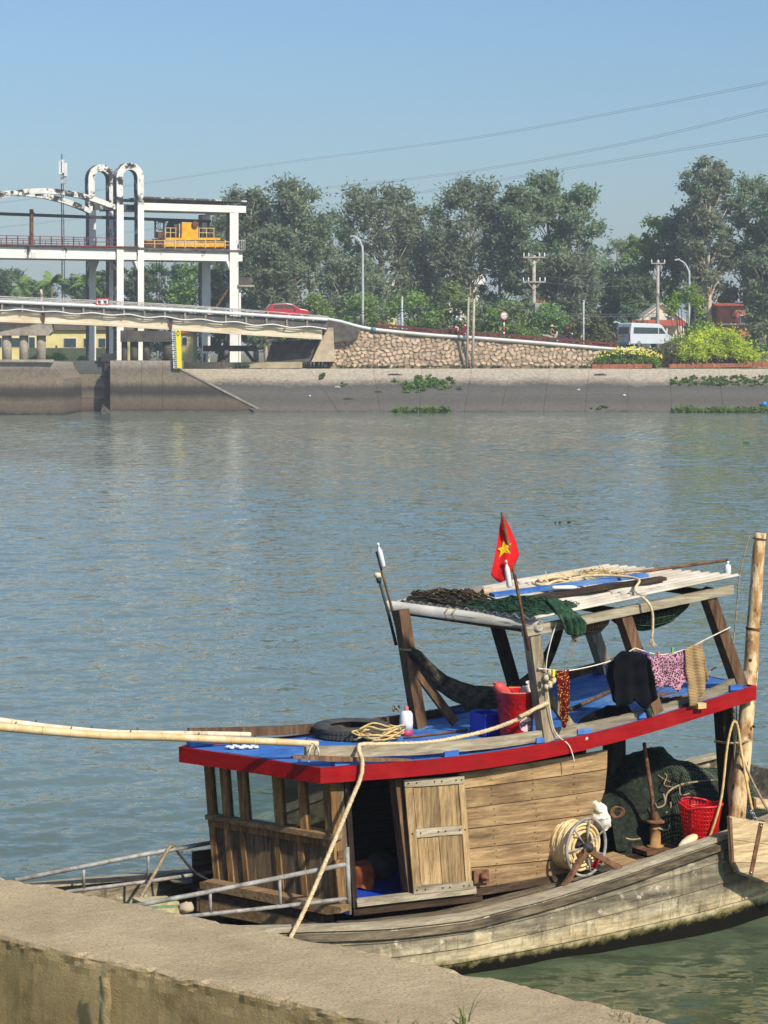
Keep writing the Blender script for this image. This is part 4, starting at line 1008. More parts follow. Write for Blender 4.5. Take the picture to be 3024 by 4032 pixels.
# ================================================================ buildings
M_YW = plain('yellow_plaster', lin(236, 222, 150), lin(216, 198, 128), scale=.5); M_CREAM = plain('cream_plaster', lin(238, 232, 214), lin(210, 202, 180), scale=.4, stain=lin(150, 140, 120), sscale=.4)
M_ROOFR = plain('red_roof_tiles', lin(190, 96, 70), lin(150, 72, 54), scale=2, vscale=(6, 1, 1)); M_ROOFB = plain('brown_roof', lin(110, 96, 80), lin(84, 72, 60), scale=2)
M_GLASS = plain('window_glass_dark', (.035, .05, .05), (.05, .07, .07), rough=.15, spec=.6)
def house(label, px0, px1, ye, Y, depth, wall, roof, wins, zg=3.9, rise=1.2, name='house', gable=False, over=.4):
    a, b = pt(px0, ye, Y), pt(px1, ye, Y); t_ = thing(name, label, 'building', ((a.x + b.x) / 2, Y, zg))
    mb = MB(); mb.abox(a.x, b.x, Y, Y + depth, zg, a.z); obj('wall', mb, wall, t_)
    x0, x1 = a.x - over, b.x + over; mb = MB(); zt = a.z
    if gable:
        mb2 = MB(); mb2.prism([(a.x, Y - .02, zt), (b.x, Y - .02, zt), ((a.x + b.x) / 2, Y - .02, zt + rise)], (0, depth, 0)); fixn(obj('gable', mb2, wall, t_))
        xm = (a.x + b.x) / 2
        for sx in (-1, 1):
            e = xm + sx * ((b.x - a.x) / 2 + over); q = MB(); dz = rise * over / ((b.x - a.x) / 2)
            q.prism([(xm, Y - over, zt + rise + .02), (e, Y - over, zt - dz + .02), (e, Y - over, zt - dz + .16), (xm, Y - over, zt + rise + .16)], (0, depth + 2 * over, 0)); fixn(obj('roof', q, roof, t_))
    else:
        mb.prism([(x0, Y - over, zt + .01), (x0, Y + depth + over, zt + .01), (x0, Y + depth / 2, zt + rise)], (x1 - x0, 0, 0)); fixn(obj('roof', mb, roof, t_))
    for (p0, p1, y0, y1) in wins:
        A, C_ = pt(p0, y0, Y - .06), pt(p1, y1, Y - .06)
        q = MB(); q.abox(A.x, C_.x, Y - .06, Y - .01, C_.z, A.z); w = obj('window', q, M_PIPEW if wall is not M_PIPEW else M_CREAM, t_)
        k = max(1, int((C_.x - A.x) / .9)); ww = (C_.x - A.x) / k
        for i in range(k):
            q = MB(); q.abox(A.x + ww * i + .07, A.x + ww * (i + 1) - .07, Y - .10, Y - .055, C_.z + .08, A.z - .08); obj('pane', q, M_GLASS, w)
    return t_
house('long yellow single-storey house seen under the bridge', -120, 520, 1300, 252, 9, M_YW, M_ROOFB, [(40, 92, 1328, 1368), (112, 140, 1325, 1372), (250, 302, 1330, 1370), (328, 356, 1330, 1370), (386, 418, 1330, 1370), (-60, 10, 1328, 1368)], rise=2.0)
house('small yellow house with red eave right of the gauge', 690, 760, 1312, 256, 6, M_YW, M_ROOFR, [(715, 738, 1325, 1362)], rise=1.4)
fw = thing('yellow_fence_wall', 'low yellow garden wall in front of the long yellow house', 'wall', (pt(250, 1390, 244).x, 244, 3.9))
for a in range(100, 470, 62):
    mb = MB(); A, C_ = pt(a, 1370, 244), pt(a + 56, 1395, 244); mb.abox(A.x, C_.x, 244, 244.2, 3.9, A.z); obj('wall_panel', mb, M_YW, fw)
    mb = MB(); A = pt(a + 56, 1360, 244); mb.abox(A.x, A.x + .18, 243.95, 244.25, 3.9, A.z); obj('pillar', mb, M_YW, fw)
house('white gabled house with red tiled canopy behind the silver van', 2520, 2690, 1262, 238, 9, M_CREAM, M_CREAM, [(2560, 2590, 1245, 1262), (2625, 2650, 1245, 1262)], rise=1.7, gable=True)
ca = thing('tiled_canopy', 'red tiled lean-to canopy in front of the white gabled house', 'canopy', (pt(2600, 1290, 236).x, 236.4, 3.9))
A, C_ = pt(2490, 1278, 235.2), pt(2700, 1278, 235.2)
mb = MB(); mb.prism([(A.x, 235.2, A.z - .15), (A.x, 237.7, A.z + .42), (A.x, 237.7, A.z + .52), (A.x, 235.2, A.z - .03)], (C_.x - A.x, 0, 0)); fixn(obj('tile_sheet', mb, M_ROOFR, ca))
for x in np.linspace(A.x + .2, C_.x - .2, 4):
    mb = MB(); mb.beam((x, 235.5, 3.9), (x, 235.5, A.z - .08), .14, .14); obj('post', mb, M_CREAM, ca)
sh = house('salmon shop front with a black ring letter half hidden by trees at the right', 2838, 2975, 1205, 246, 8, plain('red_brick_front', lin(190, 118, 92), lin(160, 92, 72), scale=2), M_ROOFR, [(2915, 2960, 1240, 1275)], rise=.4, name='shop')
ring = MB(); c = pt(2888, 1238, 245.8); nn = 22; vs = []
for i in range(nn + 1):
    a = math.radians(45 + 270 * i / nn)
    for R in (.48, .34): vs.append(c + Vector((math.cos(a) * R * .72, 0, math.sin(a) * R)))
ring.add(vs, [(2 * i, 2 * i + 2, 2 * i + 3, 2 * i + 1) for i in range(nn)]); obj('ring_letter', ring, M_BLK, sh)
mb = MB(); A, C_ = pt(2846, 1276, 245.4), pt(2970, 1276, 245.4); mb.abox(A.x, C_.x, 245.4, 245.95, A.z - .12, A.z + .06); obj('awning_edge', mb, M_PIPEW, sh)
house('pale distant house glimpsed through the tree trunks', 1420, 1560, 1150, 300, 8, M_YW, M_CREAM, [(1440, 1465, 1165, 1190), (1500, 1530, 1165, 1190)], rise=1.5)
house('white building far behind the see-through eucalyptus', 1720, 1900, 1120, 320, 8, M_CREAM, M_CREAM, [(1750, 1780, 1140, 1170), (1820, 1850, 1140, 1170)], rise=1.5)

# ================================================================ poles and wires
M_POLE = plain('concrete_pole', lin(186, 176, 160), lin(150, 140, 124), scale=2); M_LAMP = plain('galvanised_lamp', lin(196, 200, 200), lin(166, 170, 170), rough=.5)
def lamp(px, ytop, ybase, Y, arm, label, zg):
    a = pt(px, ybase, Y); b = pt(px, ytop, Y); t_ = thing('street_lamp', label, 'street lamp', (a.x, Y, zg), 'street lamps')
    ht = b.z - zg; P = [Vector((a.x, Y, zg)), Vector((a.x, Y, zg + ht * .8)), Vector((a.x + arm * .12, Y, zg + ht * .9)), Vector((a.x + arm * .45, Y, zg + ht * .965)), Vector((a.x + arm, Y, b.z))]
    S = smoothpath(P, 5); mb = MB(); mb.tube(S, [.13 - .07 * i / len(S) for i in range(len(S))], 8); obj('pole', mb, M_LAMP, t_, True)
    mb = MB(); q = P[-1]; mb.box(q + Vector((arm * .12, 0, 0)), (abs(arm) * .22, 0, .04), (0, .14, 0), (0, 0, .07)); obj('lamp_head', mb, M_LAMP, t_)
lamp(1428, 930, 1283, 222, -.9, 'tall grey street lamp with curved arm at the road beside the bridge', ztop(pt(1428, 1283, 222).x))
lamp(2712, 1022, 1350, 228, -1.1, 'grey street lamp with curved arm among the trees at the right', 3.9)
lamp(2448, 1268, 1340, 221, -.6, 'short lamp post beside the rear of the van', ztop(pt(2448, 1300, 221).x))
for i, (px, pt_, w) in enumerate(((1842, 1170, .13), (1864, 1176, .15))):
    a = pt(px - 4, 1446, 214.9); b = pt(px + 3, pt_, 214.9); t_ = thing('concrete_post', ('left' if i == 0 else 'right') + ' one of the twin concrete posts in front of the stone wall', 'post', a)
    mb = MB(); mb.tube([a, b], [w, w * .75], 8); obj('shaft', mb, M_POLE, t_, True)
    mb = MB(); mb.beam(b + Vector((-.35, 0, -.25)), b + Vector((.35, 0, -.25)), .08, .08); obj('cross_arm', mb, M_POLE, t_)
pp_ = thing('power_pole', 'white concrete power pole with cross arms and transformer in front of the dense trees', 'utility pole', (pt(2103, 1260, 232).x, 232, 3.9))
a = pt(2103, 1005, 232); mb = MB(); mb.tube([(a.x, 232, 3.9), a], [.26, .17], 10); obj('shaft', mb, M_POLE, pp_, True)
for y, hw in ((1013, 1.1), (1110, 1.15)):
    c = pt(2103, y, 231.7); mb = MB(); mb.beam(c + Vector((-hw, 0, 0)), c + Vector((hw, 0, 0)), .14, .14); mb.beam(c + Vector((-hw * .6, 0, 0)), Vector((a.x, 231.8, c.z - .8)), .07, .07); mb.beam(c + Vector((hw * .6, 0, 0)), Vector((a.x, 231.8, c.z - .8)), .07, .07); obj('cross_arm', mb, M_POLE, pp_)
    for dx in (-hw * .95, -hw * .5, hw * .5, hw * .95):
        mb = MB(); mb.lathe([(.05, 0), (.10, .1), (.05, .18), (.09, .26), (.03, .4)], c + Vector((dx, 0, .06)), (0, 0, 1), 8); obj('insulator', mb, M_PIPEW, pp_, True)
c = pt(2130, 1212, 231.6); mb = MB(); mb.box(c, (.62, 0, 0), (0, .4, 0), (0, 0, .5)); obj('transformer', mb, M_RAILG, pp_)
mb = MB(); mb.beam(Vector((a.x, 231.8, c.z - .45)), c + Vector((0, 0, -.56)), .6, .1); obj('bracket', mb, M_POLE, pp_)
for dx in (-.35, 0, .35):
    mb = MB(); mb.lathe([(.08, 0), (.12, .12), (.04, .34)], c + Vector((dx, 0, .5)), (0, 0, 1), 8); obj('bushing', mb, M_REDS, pp_, True)
p2 = thing('power_pole', 'grey concrete power pole with small cross arm in front of the white gabled house', 'utility pole', (pt(2590, 1280, 231).x, 231, 3.9))
a2 = pt(2591, 1025, 231); mb = MB(); mb.tube([(a2.x, 231, 3.9), a2], [.22, .15], 10); obj('shaft', mb, M_POLE, p2, True)
c = pt(2591, 1037, 230.8); mb = MB(); mb.beam(c + Vector((-.7, 0, 0)), c + Vector((.7, 0, 0)), .12, .12); obj('cross_arm', mb, M_POLE, p2)
for dx in (-.65, 0, .65):
    mb = MB(); mb.lathe([(.05, 0), (.1, .1), (.05, .2), (.03, .34)], c + Vector((dx, 0, .06)), (0, 0, 1), 8); obj('insulator', mb, M_PIPEW, p2, True)
for px, y0, Y, lab in ((1583, 1172, 226, 'thin white marker post right of the street lamp'), (2298, 1186, 226, 'thin white marker post left of the van')):
    a = pt(px, 1280, Y); b = pt(px, y0, Y); t_ = thing('marker_post', lab, 'post', (a.x, Y, 3.9)); mb = MB(); mb.tube([(a.x, Y, 3.9), b], .09, 8); obj('shaft', mb, M_LAMP, t_, True); mb = MB(); mb.ball(b, .13, 8, 5); obj('cap', mb, M_LAMP, t_, True)
sp_ = thing('road_sign', 'round road sign seen from the side on a red and white striped post', 'road sign', (pt(1984, 1316, 219).x, 219, zroad(pt(1984, 1316, 219).x)))
x = pt(1984, 1316, 219).x; z0, z1 = zroad(x), pt(1984, 1232, 219).z
for k in range(6):
    mb = MB(); mb.tube([(x, 219, z0 + (z1 - z0) * k / 6), (x, 219, z0 + (z1 - z0) * (k + 1) / 6)], .09, 8); obj('post_band', mb, M_REDS if k % 2 == 0 else M_PIPEW, sp_, True)
mb = MB(); mb.lathe([(.02, 0), (.40, 0), (.40, .04), (.02, .04)], pt(1985, 1243, 218.9), Vector((.45, -1, 0)), 20); o = obj('disc', mb, M_PIPEW, sp_)
mb = MB(); mb.torus(pt(1985, 1243, 218.86), Vector((.45, -1, 0)), .36, .05, 20, 6); obj('disc_rim', mb, plain('sign_rim', lin(206, 120, 116), rough=.5), sp_, True)
mb = MB(); mb.tube([(x, 219, z1), (x, 219, pt(1984, 1226, 219).z)], .09, 8); obj('post_band', mb, M_REDS, sp_, True)
M_WIRE = plain('cable_grey', (.10, .11, .12), (.10, .11, .12), rough=.6)
WP = {'top': [(3100, 304), (3024, 322), (2420, 440), (1823, 546), (1094, 641), (574, 719), (300, 758), (-150, 815)],
      'middle': [(3100, 414), (3024, 428), (2420, 570), (1823, 675), (1276, 738), (880, 790), (500, 838), (-150, 910)],
      'lowest': [(3100, 515), (3024, 528), (2352, 641), (1823, 728), (1331, 800), (900, 860), (400, 925), (-150, 985)]}
for nm, P in WP.items():
    for k in range(2):
        q = [pt(x, y + 8 * k * (.5 + .5 * x / 3024), 300 + (3024 - x) * .11) for x, y in P]
        mb = MB(); mb.tube(smoothpath(q, 8), .022, 5); tag(obj('power_cable', mb, M_WIRE, None, True), ('upper' if k == 0 else 'lower') + ' wire of the ' + nm + ' pair of cables crossing the sky', 'cable', 'high voltage cables')
for k, (A, Bq) in enumerate((((1290, 1232), (1842, 1180)), ((1300, 1240), (1864, 1192)))):
    q0, q1 = pt(*A, 222), pt(*Bq, 214.9); mid = (q0 + q1) / 2 - Vector((0, 0, .25)); mb = MB(); mb.tube(smoothpath([q0, mid, q1], 8), .03, 5)
    tag(obj('low_cable', mb, M_WIRE, None, True), ('higher' if k == 0 else 'lower') + ' sagging black cable from the bridge end to the twin posts', 'cable')
for k, dy in enumerate((0, 9)):
    q0, q1 = pt(1864, 1182 + dy, 214.9), pt(2591, 1235 + dy, 230.8); mid = (q0 + q1) / 2 - Vector((0, 0, .6)); mb = MB(); mb.tube(smoothpath([q0, mid, q1], 8), .03, 5)
    tag(obj('low_cable', mb, M_WIRE, None, True), ('higher' if k == 0 else 'lower') + ' sagging black cable from the twin posts to the grey power pole', 'cable')
for k in range(2):
    q0 = pt(2112 + 8 * k, 1085 + 25 * k, 231.7); q1 = pt(2585, 1090 + 25 * k, 230.8); mb = MB(); mb.tube(smoothpath([q0, (q0 + q1) / 2 - Vector((0, 0, .4)), q1], 8), .025, 5)
    tag(obj('low_cable', mb, M_WIRE, None, True), ('upper' if k == 0 else 'lower') + ' cable strung between the two power poles', 'cable')

# ================================================================ vehicles
M_TYRE = plain('tyre_rubber', (.025, .025, .025), (.035, .034, .033), rough=.9); M_RIM = plain('wheel_rim', (.5, .5, .5), (.4, .4, .4), rough=.35, metal=.8)
def paint(n, c): 
    m = plain(n, c, tuple(x * .9 for x in c), rough=.3, spec=.5, scale=1); m.node_tree.nodes['Principled BSDF'].inputs['Coat Weight'].default_value = .6; return m
M_LRED = plain('tail_light_red', (.6, .02, .02), (.5, .02, .02), rough=.3)
def vehicle(name, label, cat, c, ang, ln, wd, prof_body, prof_glass, body_m, wheels, r, extra):
    """profiles are (x along, z up); the nose points along +x before turning"""
    t_ = thing(name, label, cat, c); d = Vector((math.cos(ang), math.sin(ang), 0)); s_ = Vector((-math.sin(ang), math.cos(ang), 0))
    X = lambda x, y, z: Vector(c) + d * x + s_ * y + UP * z
    mb = MB(); mb.prism([X(x, -wd / 2, z) for x, z in prof_body], s_ * wd); o = fixn(obj('body', mb, body_m, t_))
    bv = o.modifiers.new('bevel', 'BEVEL'); bv.width = .07; bv.segments = 2
    for nm, poly, side in prof_glass:
        for sd in ((-1, 1) if side == 'both' else (side,)):
            mb = MB(); mb.prism([X(x, sd * (wd / 2 + .004), z) for x, z in poly], s_ * sd * .012); fixn(obj(nm, mb, M_GLASS, t_))
    for wx in wheels:
        for sd in (-1, 1):
            mb = MB(); mb.torus(X(wx, sd * (wd / 2 - .08), r), s_, r * .74, r * .27, 18, 8); w = obj('wheel', mb, M_TYRE, t_, True)
            mb = MB(); mb.lathe([(.02, -.03), (r * .58, -.03), (r * .58, .05), (.02, .05)], X(wx, sd * (wd / 2 - .03), r), s_ * sd, 12); obj('rim', mb, M_RIM, w)
    extra(t_, X, d, s_); return t_
# red hatchback on the bridge, nose to the right
def ex_car(t_, X, d, s_):
    for sd in (-1, 1):
        mb = MB(); mb.box(X(-2.02, sd * .68, .92), d * .05, s_ * .14, UP * .12); obj('tail_light', mb, M_LRED, t_)
    mb = MB(); mb.prism([X(-1.92, -.62, 1.05), X(-1.92, .62, 1.05), X(-1.60, .55, 1.42), X(-1.60, -.55, 1.42)], d * -.03); fixn(obj('rear_window', mb, M_GLASS, t_))
    mb = MB(); mb.box(X(-2.04, 0, .62), d * .03, s_ * .26, UP * .07); obj('number_plate', mb, M_PIPEW, t_)
    for sd in (-1, 1):
        mb = MB(); mb.box(X(.62, sd * .98, 1.0), d * .08, s_ * .09, UP * .07); obj('mirror', mb, body_red, t_)
body_red = paint('car_red_paint', lin(180, 22, 40))
xc = pt(1130, 1250, 214.5).x; zc = brp(1130, y_dk(1130)).z
vehicle('red_car', 'red hatchback car driving off the right end of the bridge', 'car', (xc, 214.5, zc + .02), math.radians(14), 4.0, 1.7,
        [(-2.0, .3), (-2.02, .85), (-1.9, 1.05), (-1.55, 1.46), (-.2, 1.52), (.35, 1.45), (1.1, 1.02), (1.85, .88), (2.0, .62), (1.98, .3)],
        [('side_window', [(-1.5, 1.02), (-1.35, 1.36), (-.45, 1.42), (-.45, 1.02)], 'both'), ('side_window', [(-.38, 1.02), (-.38, 1.42), (.22, 1.38), (.82, 1.02)], 'both')], body_red, (-1.25, 1.25), .31, ex_car)
# silver minibus, rear towards us
body_sil = paint('van_silver_paint', lin(206, 212, 218))
def ex_van(t_, X, d, s_):
    mb = MB(); mb.prism([X(-2.84, -.78, 1.30), X(-2.84, .78, 1.30), X(-2.74, .72, 1.98), X(-2.74, -.72, 1.98)], d * -.04); fixn(obj('rear_window', mb, M_GLASS, t_))
    for sd in (-1, 1):
        mb = MB(); mb.box(X(-2.86, sd * .90, 1.02), d * .04, s_ * .07, UP * .34); obj('tail_light', mb, M_LRED, t_)
    mb = MB(); mb.box(X(-2.90, 0, .40), d * .10, s_ * .95, UP * .13); obj('bumper', mb, M_RAILG, t_)
    mb = MB(); mb.box(X(-2.89, .15, .92), d * .02, s_ * .26, UP * .08); obj('number_plate', mb, M_GY, t_)
    mb = MB(); mb.box(X(-2.885, 0, 1.12), d * .02, s_ * .40, UP * .03); obj('door_handle', mb, M_STEELD, t_)
    mb = MB(); mb.beam(X(-2.88, 0, .5), X(-2.80, 0, 2.2), .02, .02); obj('door_gap', mb, M_STEELD, t_)
c = pt(2530, 1362, 221.5); zc = ztop(c.x)
vehicle('silver_minibus', 'silver high-roofed minibus driving away behind the flowering hedge', 'van', (c.x + .3, 221.8, zc + .01), math.radians(36), 5.7, 2.0,
        [(-2.8, .35), (-2.86, 1.15), (-2.68, 2.30), (-2.55, 2.38), (.9, 2.30), (1.35, 2.12), (2.05, 1.32), (2.75, 1.08), (2.9, .7), (2.85, .35)],
        [('side_window', [(-2.45, 1.34), (-2.42, 1.96), (.75, 1.92), (.75, 1.34)], 'both'), ('front_side_window', [(.85, 1.34), (.85, 1.90), (1.2, 1.88), (1.75, 1.34)], 'both')], body_sil, (-1.75, 1.85), .34, ex_van)

# ================================================================ people
def skin(name, verts, edges, radii, mat, parent, at, rotz, sub=2, sc=1.0):
    me = bpy.data.meshes.new(name); me.from_pydata([(v[0] * sc, v[1] * sc, v[2] * sc) for v in verts], edges, []); me.materials.append(mat)
    o = bpy.data.objects.new(name, me); COL.objects.link(o); o.parent = parent; o.location = Vector(at) - origin(parent); o.rotation_euler = (0, 0, rotz)
    m = o.modifiers.new('skin', 'SKIN'); m.use_smooth_shade = True
    for d, r in zip(me.skin_vertices[0].data, radii): d.radius = (r * sc, r * sc * .85) if not isinstance(r, tuple) else (r[0] * sc, r[1] * sc)
    me.skin_vertices[0].data[0].use_root = True
    s_ = o.modifiers.new('sub', 'SUBSURF'); s_.levels = sub; s_.render_levels = sub; return o
M_SKIN = plain('skin', lin(176, 124, 96), lin(158, 108, 84), rough=.6); M_HAIR = plain('black_hair', (.012, .011, .01), (.02, .018, .016), rough=.6)
def cloth_col(n, c): return plain(n, c, tuple(x * .8 for x in c), rough=.9, scale=6)
def person(label, at, rotz, pose, shirt, pants, head, head_m, group=None, shorts=False, sc=1.0):
    t_ = thing('person', label, 'person', at, group)
    if pose == 'stand':
        J = dict(pel=(0, 0, .92), ch=(0, .01, 1.25), nk=(0, 0, 1.45), hd=(0, .02, 1.58), tp=(0, .02, 1.68), sl=(-.18, 0, 1.40), el=(-.24, -.02, 1.12), wl=(-.24, .08, .90), hl=(-.24, .12, .80), sr=(.18, 0, 1.40), er=(.24, -.02, 1.12), wr=(.24, .06, .90), hr=(.24, .10, .80),
                 kl=(-.10, .03, .48), al=(-.11, -.02, .08), fl=(-.12, .14, .04), kr=(.10, .0, .48), ar=(.12, -.05, .08), fr=(.13, .11, .04))
    else:
        J = dict(pel=(0, -.15, .80), ch=(0, -.06, 1.12), nk=(0, 0, 1.32), hd=(0, .05, 1.45), tp=(0, .05, 1.55), sl=(-.18, 0, 1.27), el=(-.28, .18, 1.06), wl=(-.26, .42, 1.02), hl=(-.26, .50, 1.02), sr=(.18, 0, 1.27), er=(.28, .18, 1.06), wr=(.26, .42, 1.02), hr=(.26, .50, 1.02),
                 kl=(-.16, .28, .70), al=(-.16, .16, .30), fl=(-.16, .32, .27), kr=(.16, .28, .70), ar=(.16, .16, .30), fr=(.16, .32, .27))
    def sk(nm, keys, eds, rad, mat): skin(nm, [J[k] for k in keys], [(keys.index(a), keys.index(b)) for a, b in eds], rad, mat, t_, at, rotz, sc=sc)
    sk('body', ['pel', 'ch', 'nk', 'hd', 'tp', 'sl', 'el', 'wl', 'hl', 'sr', 'er', 'wr', 'hr', 'kl', 'al', 'fl', 'kr', 'ar', 'fr'],
       [('pel', 'ch'), ('ch', 'nk'), ('nk', 'hd'), ('hd', 'tp'), ('ch', 'sl'), ('sl', 'el'), ('el', 'wl'), ('wl', 'hl'), ('ch', 'sr'), ('sr', 'er'), ('er', 'wr'), ('wr', 'hr'), ('pel', 'kl'), ('kl', 'al'), ('al', 'fl'), ('pel', 'kr'), ('kr', 'ar'), ('ar', 'fr')],
       [.12, .13, .055, .10, .06, .06, .045, .033, .03, .06, .045, .033, .03, .062, .04, .035, .062, .04, .035], M_SKIN)
    sk('shirt', ['pel', 'ch', 'sl', 'el', 'sr', 'er'], [('pel', 'ch'), ('ch', 'sl'), ('sl', 'el'), ('ch', 'sr'), ('sr', 'er')], [(.17, .13), (.18, .14), .09, .075, .09, .075], shirt)
    if shorts: sk('shorts', ['pel', 'kl', 'kr'], [('pel', 'kl'), ('pel', 'kr')], [(.165, .135), .09, .09], pants)
    else: sk('trousers', ['pel', 'kl', 'al', 'kr', 'ar'], [('pel', 'kl'), ('kl', 'al'), ('pel', 'kr'), ('kr', 'ar')], [(.165, .135), .09, .07, .09, .07], pants)
    R = Matrix.Rotation(rotz, 3, 'Z'); hc = Vector(at) + R @ (Vector(J['hd']) + Vector((0, -.015, .045))) * sc
    mb = MB()
    if head == 'helmet': mb.ball(hc, .145 * sc, 12, 8, (1, 1.12, .98))
    elif head == 'hat': mb.lathe([(.30, -.02), (.16, .06), (.03, .20)], hc + Vector((0, 0, .02)), (0, 0, 1), 14)
    else: mb.ball(hc, .125 * sc, 12, 8, (1, 1.1, 1.02))
    obj({'helmet': 'helmet', 'hat': 'hat', 'hair': 'hair'}[head], mb, head_m, t_, True); return t_
def motorbike(label, c, ang, col):
    t_ = thing('motorbike', label, 'motorcycle', c, 'motorbikes on the sloping road'); d = Vector((math.cos(ang), math.sin(ang), 0)); s_ = Vector((-math.sin(ang), math.cos(ang), 0))
    X = lambda x, y, z: Vector(c) + d * x + s_ * y + UP * z
    for x in (-.6, .62):
        mb = MB(); mb.torus(X(x, 0, .29), s_, .23, .055, 16, 7); w = obj('wheel', mb, M_TYRE, t_, True); mb = MB(); mb.torus(X(x, 0, .29), s_, .17, .02, 14, 5); mb.lathe([(.05, -.05), (.05, .05)], X(x, 0, .29), s_, 8); obj('rim', mb, M_RIM, w)
    mb = MB(); mb.path([X(-.85, 0, .72), X(-.3, 0, .60), X(.15, 0, .45), X(.40, 0, .55), X(.52, 0, .90)], .24, .20, s_.cross(d)); obj('body', mb, col, t_)
    mb = MB(); mb.path([X(-.75, 0, .80), X(-.3, 0, .76), X(.0, 0, .74)], .24, .10); obj('seat', mb, M_STEELD, t_)
    mb = MB(); mb.tube([X(.62, 0, .29), X(.50, 0, .70), X(.42, 0, 1.0)], .035, 6); mb.tube([X(.36, -.32, 1.04), X(.42, 0, 1.0), X(.36, .32, 1.04)], .018, 6); obj('fork', mb, M_STEELD, t_)
    mb = MB(); mb.ball(X(.50, 0, .93), .10, 8, 5); obj('headlight', mb, M_PIPEW, t_, True)
    mb = MB(); mb.tube([X(-.2, -.12, .3), X(-.8, -.16, .38)], .045, 6); obj('exhaust', mb, M_STEELD, t_); return t_
ROT = -math.pi / 2 + math.radians(0)
def ride(px, Y, ang, label_b, label_p, col, shirt, pants, head, hm, back=None):
    x = pt(px, 1320, Y).x; z = ztop(x) + .005; motorbike(label_b, (x, Y, z), ang, col)
    person(label_p, (x, Y, z), ang - math.pi / 2, 'ride', shirt, pants, head, hm)
    if back: q = Vector((x, Y, z)) - Vector((math.cos(ang), math.sin(ang), 0)) * .42; person(back[0], q, ang - math.pi / 2, 'ride', back[1], back[2], 'helmet', back[3])
CBK = cloth_col('black_cloth', (.018, .018, .02)); CWH = cloth_col('white_cloth', (.75, .74, .72)); CBG = cloth_col('beige_cloth', lin(170, 140, 104)); CNV = cloth_col('navy_cloth', (.02, .024, .05)); CPK = cloth_col('pale_pink_cloth', lin(226, 196, 190))
HB = plain('helmet_blue', lin(80, 170, 200), rough=.3); HW = plain('helmet_white', (.78, .78, .76), (.7, .7, .7), rough=.3); HR = plain('helmet_red', (.55, .03, .03), (.45, .02, .02), rough=.3); HT = plain('straw_hat', lin(214, 190, 146), rough=.9)
ride(1810, 219.4, 0.05, 'red motorbike carrying two people near the twin posts', 'motorbike driver in black jacket and white helmet', paint('bike_red', lin(150, 24, 30)), CBK, CBK, 'helmet', HW, ('passenger in black jacket, pale trousers and light blue helmet', CBK, CPK, HB))
ride(2172, 219.0, 0.05, 'motorbike half hidden by the guard rail right of the striped sign', 'motorbike rider in beige clothes and a pale hat', M_RAILG, CBG, CBG, 'hat', HT)
ride(2232, 220.0, 0.05, 'dark motorbike left of the olive thicket', 'motorbike rider in dark jacket and red helmet', M_STEELD, CNV, CBK, 'helmet', HR)
xq = brp(155, 1200); person('pedestrian in white crossing the bridge at the left', (xq.x, xq.y + 1.2, brp(155, y_dk(155)).z + .0), -math.pi / 2, 'stand', CPK, CPK, 'hair', M_HAIR)
xq = pt(893, 1425, 214.47); person('person in white shirt and dark shorts standing on the promenade wall under the bridge', (xq.x, 214.47, pt(893, 1425.2, 214.3).z), math.radians(190), 'stand', CWH, CBK, 'hair', M_HAIR, shorts=True, sc=.76)

# ================================================================ near quay with parapet
ZT = CH - 1.0
M_PAR = None
def par_mat():
    m, nt, p, N, K = new_mat('parapet_concrete')
    g = N.new('ShaderNodeNewGeometry')
    n1 = nz(nt, 6, 9, .72, g.outputs['Position']); n2 = nz(nt, 170, 5, .75, g.outputs['Position']); n3 = nz(nt, 420, 3, .7, g.outputs['Position'])
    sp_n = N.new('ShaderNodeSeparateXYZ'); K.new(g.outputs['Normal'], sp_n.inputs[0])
    c = ramp(nt, n1.outputs[0], [(.32, lin(168, 146, 112)), (.52, lin(192, 169, 131)), (.72, lin(208, 184, 142))])
    c = mix(nt, ramp(nt, n2.outputs[0], [(.36, .8), (.52, 0.0)]), c, lin(128, 118, 102))
    c = mix(nt, ramp(nt, n3.outputs[0], [(.60, 0.0), (.72, .6)]), c, lin(226, 212, 182))
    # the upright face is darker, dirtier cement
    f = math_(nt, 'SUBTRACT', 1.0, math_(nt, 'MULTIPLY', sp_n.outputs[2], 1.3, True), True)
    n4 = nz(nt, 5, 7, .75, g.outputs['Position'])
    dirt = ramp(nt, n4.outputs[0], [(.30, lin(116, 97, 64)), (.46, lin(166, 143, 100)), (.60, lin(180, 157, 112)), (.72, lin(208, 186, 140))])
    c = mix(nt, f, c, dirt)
    K.new(c, p.inputs['Base Color']); p.inputs['Roughness'].default_value = .95; p.inputs['Specular IOR Level'].default_value = .15
    h = math_(nt, 'ADD', n2.outputs[0], math_(nt, 'MULTIPLY', n3.outputs[0], .6)); bumpn(nt, p, h, .9, .003); return m
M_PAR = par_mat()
EX = [-2600, 0, 700, 1400, 2000, 2586, 2790, 3600]; EY = [2975, 3453, 3594, 3734, 3862, 4007, 4060, 4270]
epl = smoothpath([ptz(x, y, ZT) for x, y in zip(EX, EY)], 60)
e0 = ptz(0, 3453, ZT); e1 = ptz(2586, 4007, ZT); wd_ = (e1 - e0).normalized(); wn_ = Vector((-wd_.y, wd_.x, 0)); wn_ = wn_ if wn_.y > 0 else -wn_
thk = max(.25, ((e0 - ptz(0, 3684, ZT)).dot(wn_) + (ptz(1167, 3684, ZT) - ptz(1167, 3966, ZT)).dot(wn_)) / 2)
PA = thing('concrete_parapet', 'rough tan concrete parapet crossing the bottom of the photo', 'wall', (e0.x, e0.y, 3.7))
cum = [0.0]
for a, b in zip(epl, epl[1:]): cum.append(cum[-1] + (b - a).length)
Q = []; nu = int(cum[-1] / .012); k = 0
